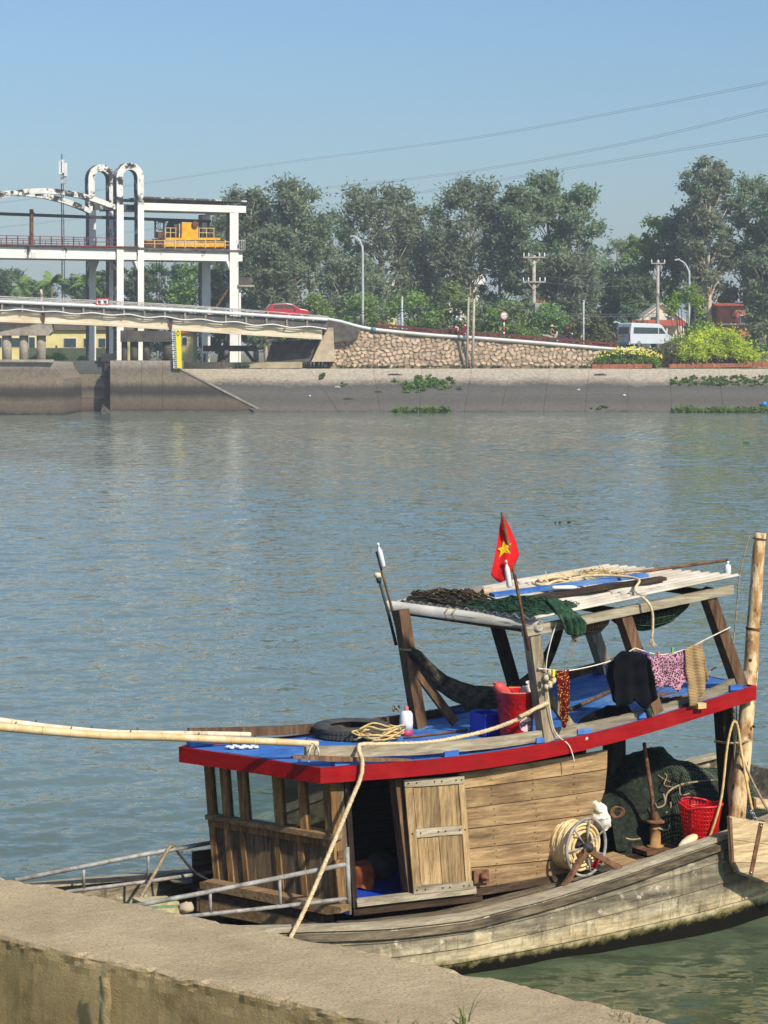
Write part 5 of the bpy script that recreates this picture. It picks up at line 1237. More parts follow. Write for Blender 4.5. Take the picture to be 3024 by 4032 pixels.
for i in range(nu + 1):
    u = cum[-1] * i / nu
    while k < len(cum) - 2 and cum[k + 1] < u: k += 1
    Q.append(epl[k].lerp(epl[k + 1], (u - cum[k]) / max(1e-9, cum[k + 1] - cum[k])))
hgt = ZT - 3.6
sec = [(0, -hgt)] + [(0, -hgt + (hgt - .06) * q / 10) for q in range(1, 11)] + [(0, -.045), (0, -.032), (0, -.02), (0, -.012), (0, -.006), (.004, 0)] + [(.004 + (thk - .008) * q / 16, 0) for q in range(1, 16)] + [(thk - .004, 0), (thk, -.006), (thk, -.05), (thk, -hgt)]
vs = []
for p0 in Q:
    for (w, z) in sec:
        p = p0 + wn_ * (w - thk); p.z = ZT + z
        a = mn.noise(p * 40) * .0008 + mn.noise(p * 110) * .0008
        edge = (w < .02 or w > thk - .02) and z > -.05
        chip = (max(0, mn.noise(p * 26 + Vector((7, 3, 1))) - .05) * .009 + max(0, mn.noise(p * 80) - .1) * .008) * max(0, 1 + z / .05) if edge else 0
        nrm = UP if .002 < w < thk - .002 else (-wn_ if w < .01 else wn_)
        q = p + nrm * (a - chip)
        if chip and abs(nrm.z) < .5: q.z -= chip * .5
        vs.append(q)
m_ = len(sec); fs = [(i * m_ + q, (i + 1) * m_ + q, (i + 1) * m_ + q + 1, i * m_ + q + 1) for i in range(nu) for q in range(m_ - 1)]
fs += [tuple(range(m_)), tuple(nu * m_ + m_ - 1 - q for q in range(m_))]
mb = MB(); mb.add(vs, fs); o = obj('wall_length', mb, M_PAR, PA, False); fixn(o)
uj = (ptz(425, 3790, ZT) - e0).dot(wd_)
mb = MB()
def jm(u, v):
    q = e0 + wd_ * (uj + .026 * (u - .5) + .006 * mn.noise(Vector((v * 14, 1, 0)))) - wn_ * (thk + .003 * math.sin(math.pi * u) + .003 * mn.noise(Vector((u * 3, v * 40, 2)))); q.z = ZT - .022 - .95 * v; return q
mb.grid(jm, 6, 120)
obj('joint_mortar', mb, M_PAR, PA, True)
mb = MB(); q = [e0 + wd_ * -8 - wn_ * (thk - .03), e0 + wd_ * 8 - wn_ * (thk - .03), e0 + wd_ * 8 - wn_ * 12, e0 + wd_ * -8 - wn_ * 12]
mb.add([(v.x, v.y, 3.72) for v in q], [(0, 1, 2, 3)]); struct('quay_ground', mb, M_GND)
mb = MB(); a, b = e0 + wd_ * -60 - wn_ * .05, e0 + wd_ * 40 - wn_ * .05
mb.add([(a.x, a.y, 3.7), (b.x, b.y, 3.7), (b.x + wn_.x * 8, b.y + wn_.y * 8, -1.6), (a.x + wn_.x * 8, a.y + wn_.y * 8, -1.6)], [(0, 1, 2, 3)]); struct('quay_slope', mb, M_SLAB)
c = ptz(735, 3594, ZT); c.z = ZT + .009
mb = MB(); mb.ball(c, .0125, 8, 6, (1.15, .9, .8), .5, 3); tag(obj('pebble', mb, M_TAN, None, True, c), 'pale chip of stone lying on the far edge of the parapet', 'stone')
def blades(label, spots, mat, seed):
    rr = random.Random(seed); t_ = None; mb = MB(); c0 = spots[0][0]
    for c, h, n in spots:
        for k in range(n):
            a = rr.uniform(0, 6.283); ln = h * rr.uniform(.5, 1.1); d = Vector((math.cos(a), math.sin(a), 0)); s_ = Vector((-d.y, d.x, 0)) * .0022; b = c + d * rr.uniform(0, .012)
            P = [b + d * ln * .45 * f * f + UP * ln * f * (1 - .25 * f) for f in (0, .33, .66, 1)]
            vs = []
            for i, p in enumerate(P): vs += [p - s_ * (1 - i / 3.2), p + s_ * (1 - i / 3.2)]
            mb.add(vs, [(0, 1, 3, 2), (2, 3, 5, 4), (4, 5, 7, 6)])
    return tag(obj('grass_tuft', mb, mat, None, False, c0), label, 'grass')
foot = lambda px, py: (lambda q: Vector((q.x, q.y, ZT - .012)))(ptz(px, py, ZT))
blades('green grass tuft rooted at the bottom edge of the parapet', [(foot(1828, 4025), .07, 6), (foot(1810, 4040), .06, 5)], LEAF['mid'], 1)
blades('row of short green blades left of the taller tuft', [(foot(1600, 4040), .03, 4), (foot(1665, 4042), .03, 5), (foot(1720, 4040), .035, 5), (foot(1550, 4036), .025, 3)], LEAF['dark'], 2)
blades('dry straw-coloured grass on the parapet at the lower right', [(foot(2420, 4012), .035, 9), (foot(2480, 4020), .03, 9), (foot(2540, 4024), .03, 8), (foot(2580, 4020), .025, 6)], LEAF['dry'], 3)
# ================================================================ the fishing boat
W_SIDE = wood('cabin_side_wood', lin(158, 128, 90), lin(102, 79, 53), lin(190, 163, 120), 'L', stain=lin(80, 64, 48), srange=(.48, .74))
W_FRONT = wood('cabin_front_wood', lin(120, 101, 76), lin(76, 62, 46), lin(152, 134, 104), 'V', stain=lin(56, 47, 38), srange=(.44, .7))
W_POST = wood('varnished_post_wood', lin(146, 110, 70), lin(90, 64, 40), lin(182, 150, 104), 'V', stain=lin(70, 46, 30), srange=(.5, .74))
W_DOOR = wood('sliding_door_wood', lin(162, 134, 94), lin(108, 86, 58), lin(194, 168, 124), 'V', stain=lin(74, 62, 48), srange=(.50, .74))
W_GREY = wood('weathered_grey_wood', lin(158, 146, 122), lin(108, 100, 84), lin(190, 180, 156), 'L', stain=lin(84, 76, 62), srange=(.54, .78))
W_GREYV = wood('weathered_grey_post', lin(150, 136, 112), lin(96, 84, 68), lin(176, 164, 140), 'V', stain=lin(74, 60, 48), srange=(.5, .74))
W_BRNV = wood('brown_post_wood', lin(112, 84, 62), lin(70, 50, 38), lin(140, 112, 84), 'V', stain=lin(50, 38, 30), srange=(.5, .74))
W_DARK = wood('dark_wet_wood', lin(74, 58, 44), lin(40, 32, 26), lin(100, 84, 66), 'L', stain=lin(28, 24, 20), srange=(.48, .7))
W_DARKV = wood('dark_post_wood', lin(52, 42, 34), lin(28, 24, 20), lin(72, 60, 48), 'V', stain=lin(20, 18, 16), srange=(.48, .7))
W_DECK = wood('grey_deck_boards', lin(122, 108, 86), lin(70, 60, 48), lin(158, 144, 118), 'L', stain=lin(40, 35, 30), srange=(.44, .66))
W_T = wood('cross_boards', lin(140, 112, 78), lin(96, 74, 52), lin(170, 144, 106), 'T', stain=lin(70, 58, 44), srange=(.52, .74))
def worn_paint(name, a, b, fade, chip, dirt, rough=.5, chips=(.66, .70), dirtr=(.50, .72)):
    """brushed paint: streaks along the board, faded patches, grime and chips down to the wood"""
    m, nt, p, N, K = new_mat(name); base, v = coords(nt, (0, 0, -TH), (1.2, 9, 14), rnd=True)
    n1 = nz(nt, 2.0, 6, .65, v, .3); n2 = nz(nt, 1.6, 6, .7, base, .5); n3 = nz(nt, 26, 5, .7, base); n4 = nz(nt, 5, 7, .72, base, .4)
    c = ramp(nt, n1.outputs[0], [(.32, b), (.62, a)])
    c = mix(nt, ramp(nt, n2.outputs[0], [(.48, 0.0), (.70, .75)]), c, fade)
    c = mix(nt, ramp(nt, n4.outputs[0], [(dirtr[0], 0.0), (dirtr[1], .7)]), c, dirt)
    c = mix(nt, ramp(nt, n3.outputs[0], [(chips[0], 0.0), (chips[1], .9)]), c, chip)
    K.new(c, p.inputs['Base Color']); p.inputs['Specular IOR Level'].default_value = .3
    K.new(ramp(nt, n4.outputs[0], [(.3, rough - .1), (.7, rough + .25)]), p.inputs['Roughness']); bumpn(nt, p, math_(nt, 'ADD', n1.outputs[0], n3.outputs[0]), .3, .004); return m
P_RED = worn_paint('worn_red_paint', lin(158, 3, 8), lin(128, 2, 7), lin(172, 26, 28), lin(196, 120, 104), lin(96, 14, 14), .45, (.69, .72), (.54, .78))
P_BLUE = worn_paint('worn_blue_paint', lin(66, 122, 192), lin(38, 88, 166), lin(132, 164, 196), lin(150, 148, 138), lin(58, 78, 104), .5, (.64, .70), (.52, .72))
P_BLUEF = plain('cabin_floor_blue', lin(20, 72, 190), lin(14, 54, 150), rough=.4, scale=2)
M_GALV = plain('galvanised_pipe', lin(176, 174, 166), lin(118, 112, 102), rough=.55, scale=9, stain=lin(120, 84, 58), sscale=5, srange=(.58, .72))
M_ROPE = plain('cream_rope', lin(228, 208, 168), lin(188, 164, 122), rough=.9, scale=30)
M_ROPED = plain('dirty_rope', lin(176, 158, 126), lin(122, 104, 80), rough=.9, scale=30)
M_ROPEY = plain('yellow_hose_rope', lin(226, 196, 134), lin(192, 158, 96), rough=.85, scale=12)
M_CORD = plain('white_cord', lin(232, 226, 208), lin(200, 190, 168), rough=.85, scale=20)
M_RUSTN = plain('rusty_iron', lin(140, 100, 70), lin(84, 56, 40), rough=.85, scale=12, stain=lin(60, 40, 30), sscale=5)
M_PLW = plain('white_plastic', (.82, .82, .80), (.72, .72, .69), rough=.4, scale=6)
M_PLR = plain('red_plastic', lin(206, 18, 20), lin(186, 12, 16), rough=.35, scale=3, spec=.5)
def hull_mat():
    m, nt, p, N, K = new_mat('hull_paint_worn')
    base, v = coords(nt, (0, 0, -TH), (.8, 9, 9), rnd=True)
    sx = N.new('ShaderNodeSeparateXYZ'); g = N.new('ShaderNodeNewGeometry'); K.new(g.outputs['Position'], sx.inputs[0])
    sl = N.new('ShaderNodeSeparateXYZ'); K.new(base, sl.inputs[0])
    n1 = nz(nt, 2.0, 7, .7, v, .5); n2 = nz(nt, 2.6, 7, .72, base, .6); n3 = nz(nt, 9, 6, .7, base)
    sv = N.new('ShaderNodeVectorMath'); sv.operation = 'MULTIPLY'; sv.inputs[1].default_value = (16, 16, 1.2); K.new(base, sv.inputs[0]); n5 = nz(nt, 1.0, 5, .7, sv.outputs[0])
    grey = ramp(nt, n1.outputs[0], [(.28, lin(66, 60, 48)), (.46, lin(132, 122, 100)), (.62, lin(164, 152, 124)), (.76, lin(198, 184, 152))])
    tan = ramp(nt, n1.outputs[0], [(.28, lin(150, 124, 84)), (.5, lin(212, 192, 150)), (.72, lin(238, 226, 194))])
    # bare tan wood in a ragged band above the waterline
    hz = math_(nt, 'SUBTRACT', sx.outputs[2], math_(nt, 'MULTIPLY', math_(nt, 'SUBTRACT', n2.outputs[0], .5), .75))
    up_ = math_(nt, 'MULTIPLY', math_(nt, 'ADD', sl.outputs[0], 0.0), .035)
    hz = math_(nt, 'SUBTRACT', hz, up_)
    c = mix(nt, ramp(nt, hz, [(.20, 1.0), (.42, 0.0)]), grey, tan)
    n6 = nz(nt, .9, 6, .7, base, .8); c = mix(nt, math_(nt, 'MULTIPLY', ramp(nt, n6.outputs[0], [(.48, 0.0), (.62, .45)]), ramp(nt, hz, [(.18, 0.0), (.40, 1.0)])), c, lin(66, 64, 56))
    c = mix(nt, ramp(nt, n5.outputs[0], [(.30, .65), (.48, 0.0)]), c, lin(70, 60, 44))
    c = mix(nt, ramp(nt, n3.outputs[0], [(.58, 0.0), (.70, .7)]), c, lin(226, 214, 186))
    c = mix(nt, ramp(nt, n3.outputs[0], [(.28, .8), (.38, 0.0)]), c, lin(70, 58, 42))
    # weed and slime at the waterline, higher at the stern
    az = math_(nt, 'SUBTRACT', sx.outputs[2], math_(nt, 'MULTIPLY', math_(nt, 'SUBTRACT', n3.outputs[0], .5), .20))
    az = math_(nt, 'SUBTRACT', az, math_(nt, 'MULTIPLY', math_(nt, 'MAXIMUM', math_(nt, 'SUBTRACT', sl.outputs[0], 1.2), 0.0), .035))
    c = mix(nt, ramp(nt, az, [(.14, .9), (.20, 0.0)]), c, lin(110, 104, 56))
    c = mix(nt, ramp(nt, az, [(.10, 1.0), (.15, 0.0)]), c, lin(22, 19, 10))
    K.new(c, p.inputs['Base Color']); p.inputs['Roughness'].default_value = .85; p.inputs['Specular IOR Level'].default_value = .2
    bumpn(nt, p, math_(nt, 'ADD', n1.outputs[0], n3.outputs[0]), .5, .008); return m
M_HULL = hull_mat()

BOAT = thing('fishing_boat', 'wooden fishing boat with red-edged blue roof moored below the parapet', 'boat', B(1.5, 1.0, 0))
def bobj(name, mb, mat, parent=None, smooth=False): return obj(name, mb, mat, parent or BOAT, smooth)
def plate(name, pix, t, th, mat, parent=None):       # a board drawn on the upright plane t
    P = [bp(x, y, t) for x, y in pix]; mb = MB(); mb.prism(P, T2 * th); return fixn(bobj(name, mb, mat, parent))
def bar(name, a, b, w, h, mat, parent=None, up=(0, 0, 1)):
    mb = MB(); mb.beam(a, b, w, h, up); return bobj(name, mb, mat, parent)

SG = [-3.7, -3.2, -2.6, -1.8, -1.0, -.38, .5, 1.31, 2.2, 3.08, 3.7, 4.33, 4.9, 6.1]
ZG = [1.00, .93, .85, .77, .69, .64, .565, .54, .62, .735, .84, .94, 1.03, 1.20]
TG = [1.00, .72, .40, .10, -.10, -.19, -.26, -.28, -.28, -.27, -.26, -.24, -.20, -.05]
def zg_(s): return ip(s, SG, ZG)
def tg_(s): return ip(s, SG, TG)
def hull_pt(s, f, far=False):
    """f 0 at the gunwale, 1 at the waterline, 1.6 under the bilge"""
    z = zg_(s); t = tg_(s)
    k = max(0.0, (s - 3.8)) / 1.7
    if f <= 1:
        zz = z * (1 - f) ; tt = t - .035 * math.sin(math.pi * f) + .10 * f * f
    else: zz = -.45 * (f - 1) / .6; tt = t + .10 + .55 * (f - 1)
    # the stern rakes in below; the stem rakes aft below
    ss = s
    if s > 3.8: ss = s - (s - 3.8) * .46 * max(0, min(1.35, f)) ** 1.7
    if s < -2: ss = s + (-2 - s) * .45 * min(1.3, f)
    if far: tt = 2.0 - tt + .06
    return B(ss, tt, zz)
SS = [-3.7 + 9.8 * i / 49 for i in range(50)]
bounds = [0, .20, .44, .70, 1.0, 1.6]
for far in (False, True):
    for k in range(5):
        f0, f1 = bounds[k], bounds[k + 1] + (.015 if k < 4 else 0); mb = MB(); n = len(SS); vs = []
        lap = .014
        for s in SS:
            for fi, f in enumerate((f0, (f0 + f1) / 2, f1)):
                p = hull_pt(s, f, far); out = T2 * (-1 if not far else 1)
                vs.append(p + out * (lap * (fi / 2)))
            vs.append(hull_pt(s, f1, far) - out * .03); vs.append(hull_pt(s, f0, far) - out * .03)
        m_ = 5; fs = []
        for i in range(n - 1):
            for q in range(m_): fs.append((i * m_ + q, i * m_ + (q + 1) % m_, (i + 1) * m_ + (q + 1) % m_, (i + 1) * m_ + q))
        fs += [tuple(range(m_)), tuple((n - 1) * m_ + m_ - 1 - q for q in range(m_))]
        mb.add(vs, fs); fixn(bobj('hull_strake', mb, M_HULL))
# transom and bottom
mb = MB(); P = [hull_pt(6.1, f) for f in (0, .44, 1, 1.6)] + [hull_pt(6.1, f, True) for f in (1.6, 1, .44, 0)]
mb.prism(P, L2 * .05); fixn(bobj('transom', mb, M_HULL))
mb = MB(); vs = []
for s in SS: vs += [hull_pt(s, 1.6), hull_pt(s, 1.6, True)]
mb.add(vs, [(2 * i, 2 * i + 1, 2 * i + 3, 2 * i + 2) for i in range(len(SS) - 1)]); bobj('bottom', mb, M_HULL)
# gunwale caps: a lower rubbing rail and a worn cap
for far in (False, True):
    def gl(ds, z_, a=-3.65, b=6.1): return [B(s, (tg_(s) + ds) if not far else (2.06 - tg_(s) - ds), zg_(s) + z_) for s in np.linspace(a, b, 40)]
    mb = MB(); mb.path(gl(.03, .02), .11, .045); bobj('gunwale_cap', mb, W_GREY)
    mb = MB(); mb.path(gl(-.035, -.055), .06, .055); bobj('rubbing_rail', mb, W_DECK)
# side decks (three boards) beside the cabin, near and far
for q in range(3):
    ta, tb = -.165 + q * .105, -.165 + (q + 1) * .105 - .006
    mb = MB(); vs = []; ss = np.linspace(-.5, 3.2, 24)
    for s in ss:
        z = zg_(s) - .030 + .010 * q
        vs += [B(s, ta, z), B(s, tb, z), B(s, tb, z - .03), B(s, ta, z - .03)]
    fs = []
    for i in range(len(ss) - 1):
        for w in range(4): fs.append((4 * i + w, 4 * i + (w + 1) % 4, 4 * i + 4 + (w + 1) % 4, 4 * i + 4 + w))
    mb.add(vs, fs + [(0, 1, 2, 3)]); fixn(bobj('side_deck_board', mb, W_DECK))
mb = MB(); vs = []; ss = np.linspace(-.5, 3.2, 20)
for s in ss: vs += [B(s, 1.82, zg_(s) + .01), B(s, 2.18, zg_(s) + .01)]
mb.add(vs, [(2 * i, 2 * i + 1, 2 * i + 3, 2 * i + 2) for i in range(len(ss) - 1)]); bobj('far_side_deck', mb, W_DECK)
# aft working deck
for q in range(13):
    ta = -.16 + q * .185
    mb = MB(); vs = []; ss = np.linspace(2.75, 5.9, 14)
    for s in ss:
        z = ip(s, [2.7, 5.5], [.60, .80]) + (.004 if q % 2 else 0)
        tb = ta + .178; ta_ = max(ta, tg_(s) + .04); tb_ = min(tb, 2.02 - tg_(s))
        vs += [B(s, ta_, z), B(s, tb_, z), B(s, tb_, z - .03), B(s, ta_, z - .03)]
    fs = []
    for i in range(len(ss) - 1):
        for w in range(4): fs.append((4 * i + w, 4 * i + (w + 1) % 4, 4 * i + 4 + (w + 1) % 4, 4 * i + 4 + w))
    mb.add(vs, fs + [(0, 1, 2, 3)]); fixn(bobj('deck_board', mb, W_DECK if q < 3 else W_DARK))
def zaft(s): return ip(s, [2.7, 5.5], [.60, .80]) + .006
# loose hatch boards in the light behind the reel
for q in range(3):
    a = ptz(2330 + 34 * q, 3352 + 22 * q, .70); b = ptz(2578 - 40 * q + 20, 3388 + 10 * q - 10, .70)
    sA, sB = (a - O2).dot(L2), (b - O2).dot(L2)
    mb = MB(); t0 = .62 - .21 * q; s0, s1 = 2.92, 3.62 - .02 * q
    mb.prism([B(s0, t0, zaft(s0) + .05), B(s1, t0, zaft(s1) + .05), B(s1, t0 - .2, zaft(s1) + .05), B(s0, t0 - .2, zaft(s0) + .05)], (0, 0, -.04)); fixn(bobj('hatch_board', mb, W_SIDE))
# fore deck
for q in range(9):
    ta = .0 + q * .225; mb = MB(); vs = []; ss = np.linspace(-3.3, -.35, 14)
    for s in ss:
        z = zg_(s) - .22; a_, b_ = max(ta, tg_(s) + .05), min(ta + .215, 2.0 - tg_(s)); b_ = max(b_, a_ + .002)
        vs += [B(s, a_, z), B(s, b_, z), B(s, b_, z - .03), B(s, a_, z - .03)]
    fs = []
    for i in range(len(ss) - 1):
        for w in range(4): fs.append((4 * i + w, 4 * i + (w + 1) % 4, 4 * i + 4 + (w + 1) % 4, 4 * i + 4 + w))
    mb.add(vs, fs); fixn(bobj('fore_deck_board', mb, W_DARK))

# ---------------- cabin, near side (plane t = .12)
TC = .12
LY = [3040, 3105, 3183, 3265, 3343, 3419, 3500]; RY = [2985, 3058, 3137, 3224, 3305, 3384, 3462]
def edge_y(k, px):           # plank joints sweep up towards the stern
    u = (px - 1835) / (2200 - 1835); return LY[k] + (RY[k] - LY[k]) * u - 6 * u * (u - 1) * (1 if u > 1 else .3)
AX = [2392, 2390, 2382, 2348, 2320, 2300, 2290]
for k in range(6):
    P = []; xe = AX[k + 1]
    xs_ = [1808] + list(np.linspace(1900, xe, 7))
    P = [(x, edge_y(k, x) + 1.9) for x in xs_] + [(x, edge_y(k + 1, x) - 1.9) for x in reversed(xs_)]
    if k < 5: P[len(xs_) - 1] = (AX[k], edge_y(k, AX[k]) + 1.9)
    o = plate('side_plank', P, TC + (.004 if k % 2 else 0), .035, W_SIDE)
    for xn in (1942, 2106, 2270):
        for j in range(3):
            yy = edge_y(k, xn) + 12 + j * 27 + (k * 7 + j * 5) % 6; xn = xn + (k * 13 + j * 7) % 9 - 4; c = bp(xn + (yy - 3200) * .06, yy, TC - .003)
            mb = MB(); mb.lathe([(.0055, 0), (.004, .006)], c, -T2, 6); bobj('nail', mb, M_RUSTN, o)
# sill beams under the side
plate('side_sill', [(1405, 3545), (1875, 3492), (1878, 3518), (1408, 3572)], TC - .045, .08, W_GREY)
plate('side_sill_aft', [(1878, 3500), (2300, 3430), (2300, 3462), (1880, 3528)], TC - .02, .06, W_DARK)
plate('base_plank', [(1392, 3572), (1900, 3515), (1900, 3548), (1394, 3606)], TC - .01, .05, W_DARK)
# mooring ring bracket
ib = plate('iron_bracket', [(1866, 3430), (1925, 3425), (1926, 3476), (1868, 3480)], TC - .03, .025, M_RUSTN)
mb = MB(); mb.lathe([(.03, 0), (.03, .06), (.012, .07), (.012, .11)], bp(1896, 3452, TC - .03), -T2, 10); bobj('bracket_bolt', mb, M_RUSTN, ib, True)
# door opening: jambs, floor, sliding panel
plate('door_jamb', [(1357, 3075), (1376, 3072), (1410, 3575), (1392, 3578)], TC - .02, .10, W_DARKV)
plate('door_jamb', [(1556, 3070), (1590, 3066), (1628, 3535), (1612, 3540)], TC + .012, .12, W_BRNV)  # shadow inside the opening put into this jamb's darker wood
plate('corner_board', [(1300, 3085), (1328, 3082), (1362, 3560), (1326, 3566)], TC, .04, W_POST)
plate('corner_board', [(1329, 3082), (1357, 3078), (1390, 3556), (1363, 3560)], TC + .005, .04, W_FRONT)
DP = plate('sliding_door', [(1600, 3070), (1824, 3056), (1856, 3498), (1634, 3518)], TC - .028, .022, W_DOOR)
def dq(u, v):
    a = Vector((1592 + (1828 - 1592) * u, 3072 + (3056 - 3072) * u)); b = Vector((1630 + (1860 - 1630) * u, 3522 + (3500 - 3522) * u)); p = a.lerp(b, v); return (p.x, p.y)
def dpart(name, u0, u1, v0, v1, t, th, mat=W_DOOR): return plate(name, [dq(u0, v0), dq(u1, v0), dq(u1, v1), dq(u0, v1)], t, th, mat, DP)
dpart('stile', 0, .13, .07, .93, TC - .05, .02); dpart('stile', .90, 1.0, .07, .93, TC - .05, .02)
dpart('rail', 0, 1, .0, .065, TC - .052, .022, W_GREY); dpart('rail', .13, .90, .435, .51, TC - .05, .02, W_GREY); dpart('rail', 0, 1.02, .93, 1.0, TC - .052, .022, W_GREY)
for a, b in ((.14, .26), (.265, .55), (.555, .83), (.835, .895)): dpart('panel_board', a, b, .07, .43, TC - .036, .008)
for a, b in ((.14, .30), (.305, .50), (.62, .83), (.835, .895)): dpart('panel_board', a, b, .515, .925, TC - .036, .008)
dpart('muntin', .505, .615, .515, .925, TC - .046, .016)
for v in (.03, .47, .965):
    for u in (.06, .2, .5, .62, .86, .95):
        p = dq(u, v); mb = MB(); mb.lathe([(.007, 0), (.005, .01)], bp(p[0], p[1], TC - .055), -T2, 6); bobj('nail', mb, M_STEELD, DP)
# cabin floor and inside
mb = MB(); mb.prism([B(.35, .17, .66), B(2.9, .17, .68), B(2.9, 1.8, .68), B(-.2, 1.8, .66)], (0, 0, -.04)); fixn(bobj('cabin_floor', mb, P_BLUEF))
plate('threshold', [(1400, 3548), (1612, 3524), (1614, 3536), (1402, 3562)], TC + .02, .05, P_BLUE)
mb = MB(); mb.prism([B(.62, 1.80, .6), B(2.95, 1.80, .6), B(2.95, 1.80, 2.02), B(.62, 1.80, 1.92)], T2 * .04); fixn(bobj('far_wall', mb, W_DARK))
mb = MB(); mb.prism([B(-.35, 1.78, .6), B(.62, 1.80, .6), B(.62, 1.80, .95), B(-.35, 1.78, .95)], T2 * .04); fixn(bobj('far_wall', mb, W_DARK))
mb = MB(); mb.prism([B(2.93, .18, .6), B(2.93, 1.8, .6), B(2.93, 1.8, 2.04), B(2.93, .18, 2.04)], L2 * .04); fixn(bobj('aft_bulkhead', mb, W_DARK))
mb = MB(); mb.prism([B(1.9, .2, .68), B(1.9, 1.75, .68), B(1.9, 1.75, 1.92), B(1.9, .2, 1.92)], L2 * .03); fixn(bobj('inner_bulkhead', mb, W_DARK))
# ---------------- cabin front (swept facet)
fd = (B(-.63, 1.5, 0) - B(0, 0, 0)).normalized(); fn = Vector((fd.y, -fd.x, 0)); fn = fn if fn.y < 0 else -fn     # outward
FP = bp(1316, 3560, TC)
def fp(px, py, o=0.0): return onplane(px, py, FP + fn * o, fn)
def fplate(name, pix, o, th, mat, parent=None):
    P = [fp(x, y, o) for x, y in pix]; mb = MB(); mb.prism(P, -fn * th); return fixn(bobj(name, mb, mat, parent))
def fy(v, px):               # rows of the front, v 0 top 1 bottom
    u = (px - 805) / (1316 - 805)
    rows = [(0, 3000, 3076), (.36, 3208, 3291), (.40, 3226, 3312), (.46, 3250, 3340), (.92, 3462, 3560), (1, 3480, 3580)]
    vv = [r[0] for r in rows]; return ip(v, vv, [r[1] + (r[2] - r[1]) * u for r in rows])
def fx(x, v): return x + 44 * v                    # uprights lean
def frect(name, x0, x1, v0, v1, o, th, mat, parent=None):
    q = [(fx(x0, v0), 0), (fx(x1, v0), 0), (fx(x1, v1), 0), (fx(x0, v1), 0)]
    q = [(q[0][0], fy(v0, q[0][0])), (q[1][0], fy(v0, q[1][0])), (q[2][0], fy(v1, q[2][0])), (q[3][0], fy(v1, q[3][0]))]
    return fplate(name, q, o, th, mat, parent)
for x0, x1 in ((801, 824), (862, 887), (930, 958), (1068, 1098), (1168, 1192), (1268, 1292)):
    frect('window_post', x0, x1, 0, .37, .0, .07, W_POST)
for x0, x1 in ((801, 822), (860, 880), (921, 938), (1056, 1076), (1148, 1170), (1262, 1290)):
    frect('front_stud', x0, x1, .455, .93, .0, .05, W_POST)
frect('window_sill', 790, 1300, .36, .40, .05, .11, W_SIDE); frect('front_rail', 800, 1292, .40, .46, .012, .05, W_POST); frect('bottom_rail', 800, 1300, .92, 1.0, .012, .06, W_SIDE)
frect('top_rail', 800, 1300, -.03, .02, .008, .06, W_DARKV)
for a, b in ((822, 842), (843, 861), (880, 900), (901, 922), (938, 976), (977, 1015), (1016, 1056), (1076, 1112), (1113, 1149), (1170, 1215), (1216, 1263)):
    frect('front_board', a + .4, b - .4, .455, .93, -.018, .02, W_FRONT)
def glass_mat():
    m, nt, p, N, K = new_mat('window_pane_glass')
    tr = N.new('ShaderNodeBsdfTransparent'); tr.inputs[0].default_value = (.80, .86, .84, 1); gl_ = N.new('ShaderNodeBsdfGlossy'); gl_.inputs['Roughness'].default_value = .03; gl_.inputs[0].default_value = (.9, .95, .95, 1)
    fr = N.new('ShaderNodeFresnel'); fr.inputs[0].default_value = 1.5; mx = N.new('ShaderNodeMixShader')
    f = math_(nt, 'ADD', math_(nt, 'MULTIPLY', fr.outputs[0], .8), .04)
    K.new(f, mx.inputs[0]); K.new(tr.outputs[0], mx.inputs[1]); K.new(gl_.outputs[0], mx.inputs[2]); K.new(mx.outputs[0], N['Material Output'].inputs[0]); return m
M_PANE = glass_mat()
for x0, x1 in ((822, 864), (885, 932), (956, 1070), (1096, 1170), (1190, 1270)): frect('window_pane', x0, x1, .0, .365, -.03, .005, M_PANE)
# boxed coaming in front of the cabin
plate('coaming_end', [(1290, 3590), (1302, 3588), (1302, 3660), (1290, 3664)], TC - .06, .05, W_DARKV)
fplate('coaming_lip', [(785, 3474), (800, 3470), (1344, 3574), (1340, 3596), (1288, 3602), (788, 3500)], .20, .14, W_SIDE)
fplate('coaming_board', [(788, 3502), (1300, 3606), (1302, 3640), (788, 3536)], .16, .05, W_DARK)
fplate('coaming_board', [(788, 3538), (1302, 3642), (1302, 3690), (788, 3590)], .165, .05, W_SIDE)
mb = MB(); a = fp(788, 3502, .16); bq = fp(788, 3590, .16); mb.prism([a, bq, bq - fn * .5, a - fn * .5], fd * .04); fixn(bobj('coaming_side', mb, W_SIDE))

# ---------------- roof: blue deck with red fascia
RSs = [-.8, 0, .8, 1.54, 2.3, 3.1, 4.0, 4.85, 5.2]; RZs = [2.0, 1.995, 1.955, 1.95, 1.985, 2.06, 2.185, 2.325, 2.39]
_rc = np.polyfit(RSs, RZs, 4)
def zr(s): return float(np.polyval(_rc, s))
NE = [(0, 0)] + [(s, 0) for s in np.linspace(.4, 4.87, 14)]
def tfar(s): return ip(s, [-.63, .5, 2, 5], [1.5, 1.66, 1.98, 2.12])
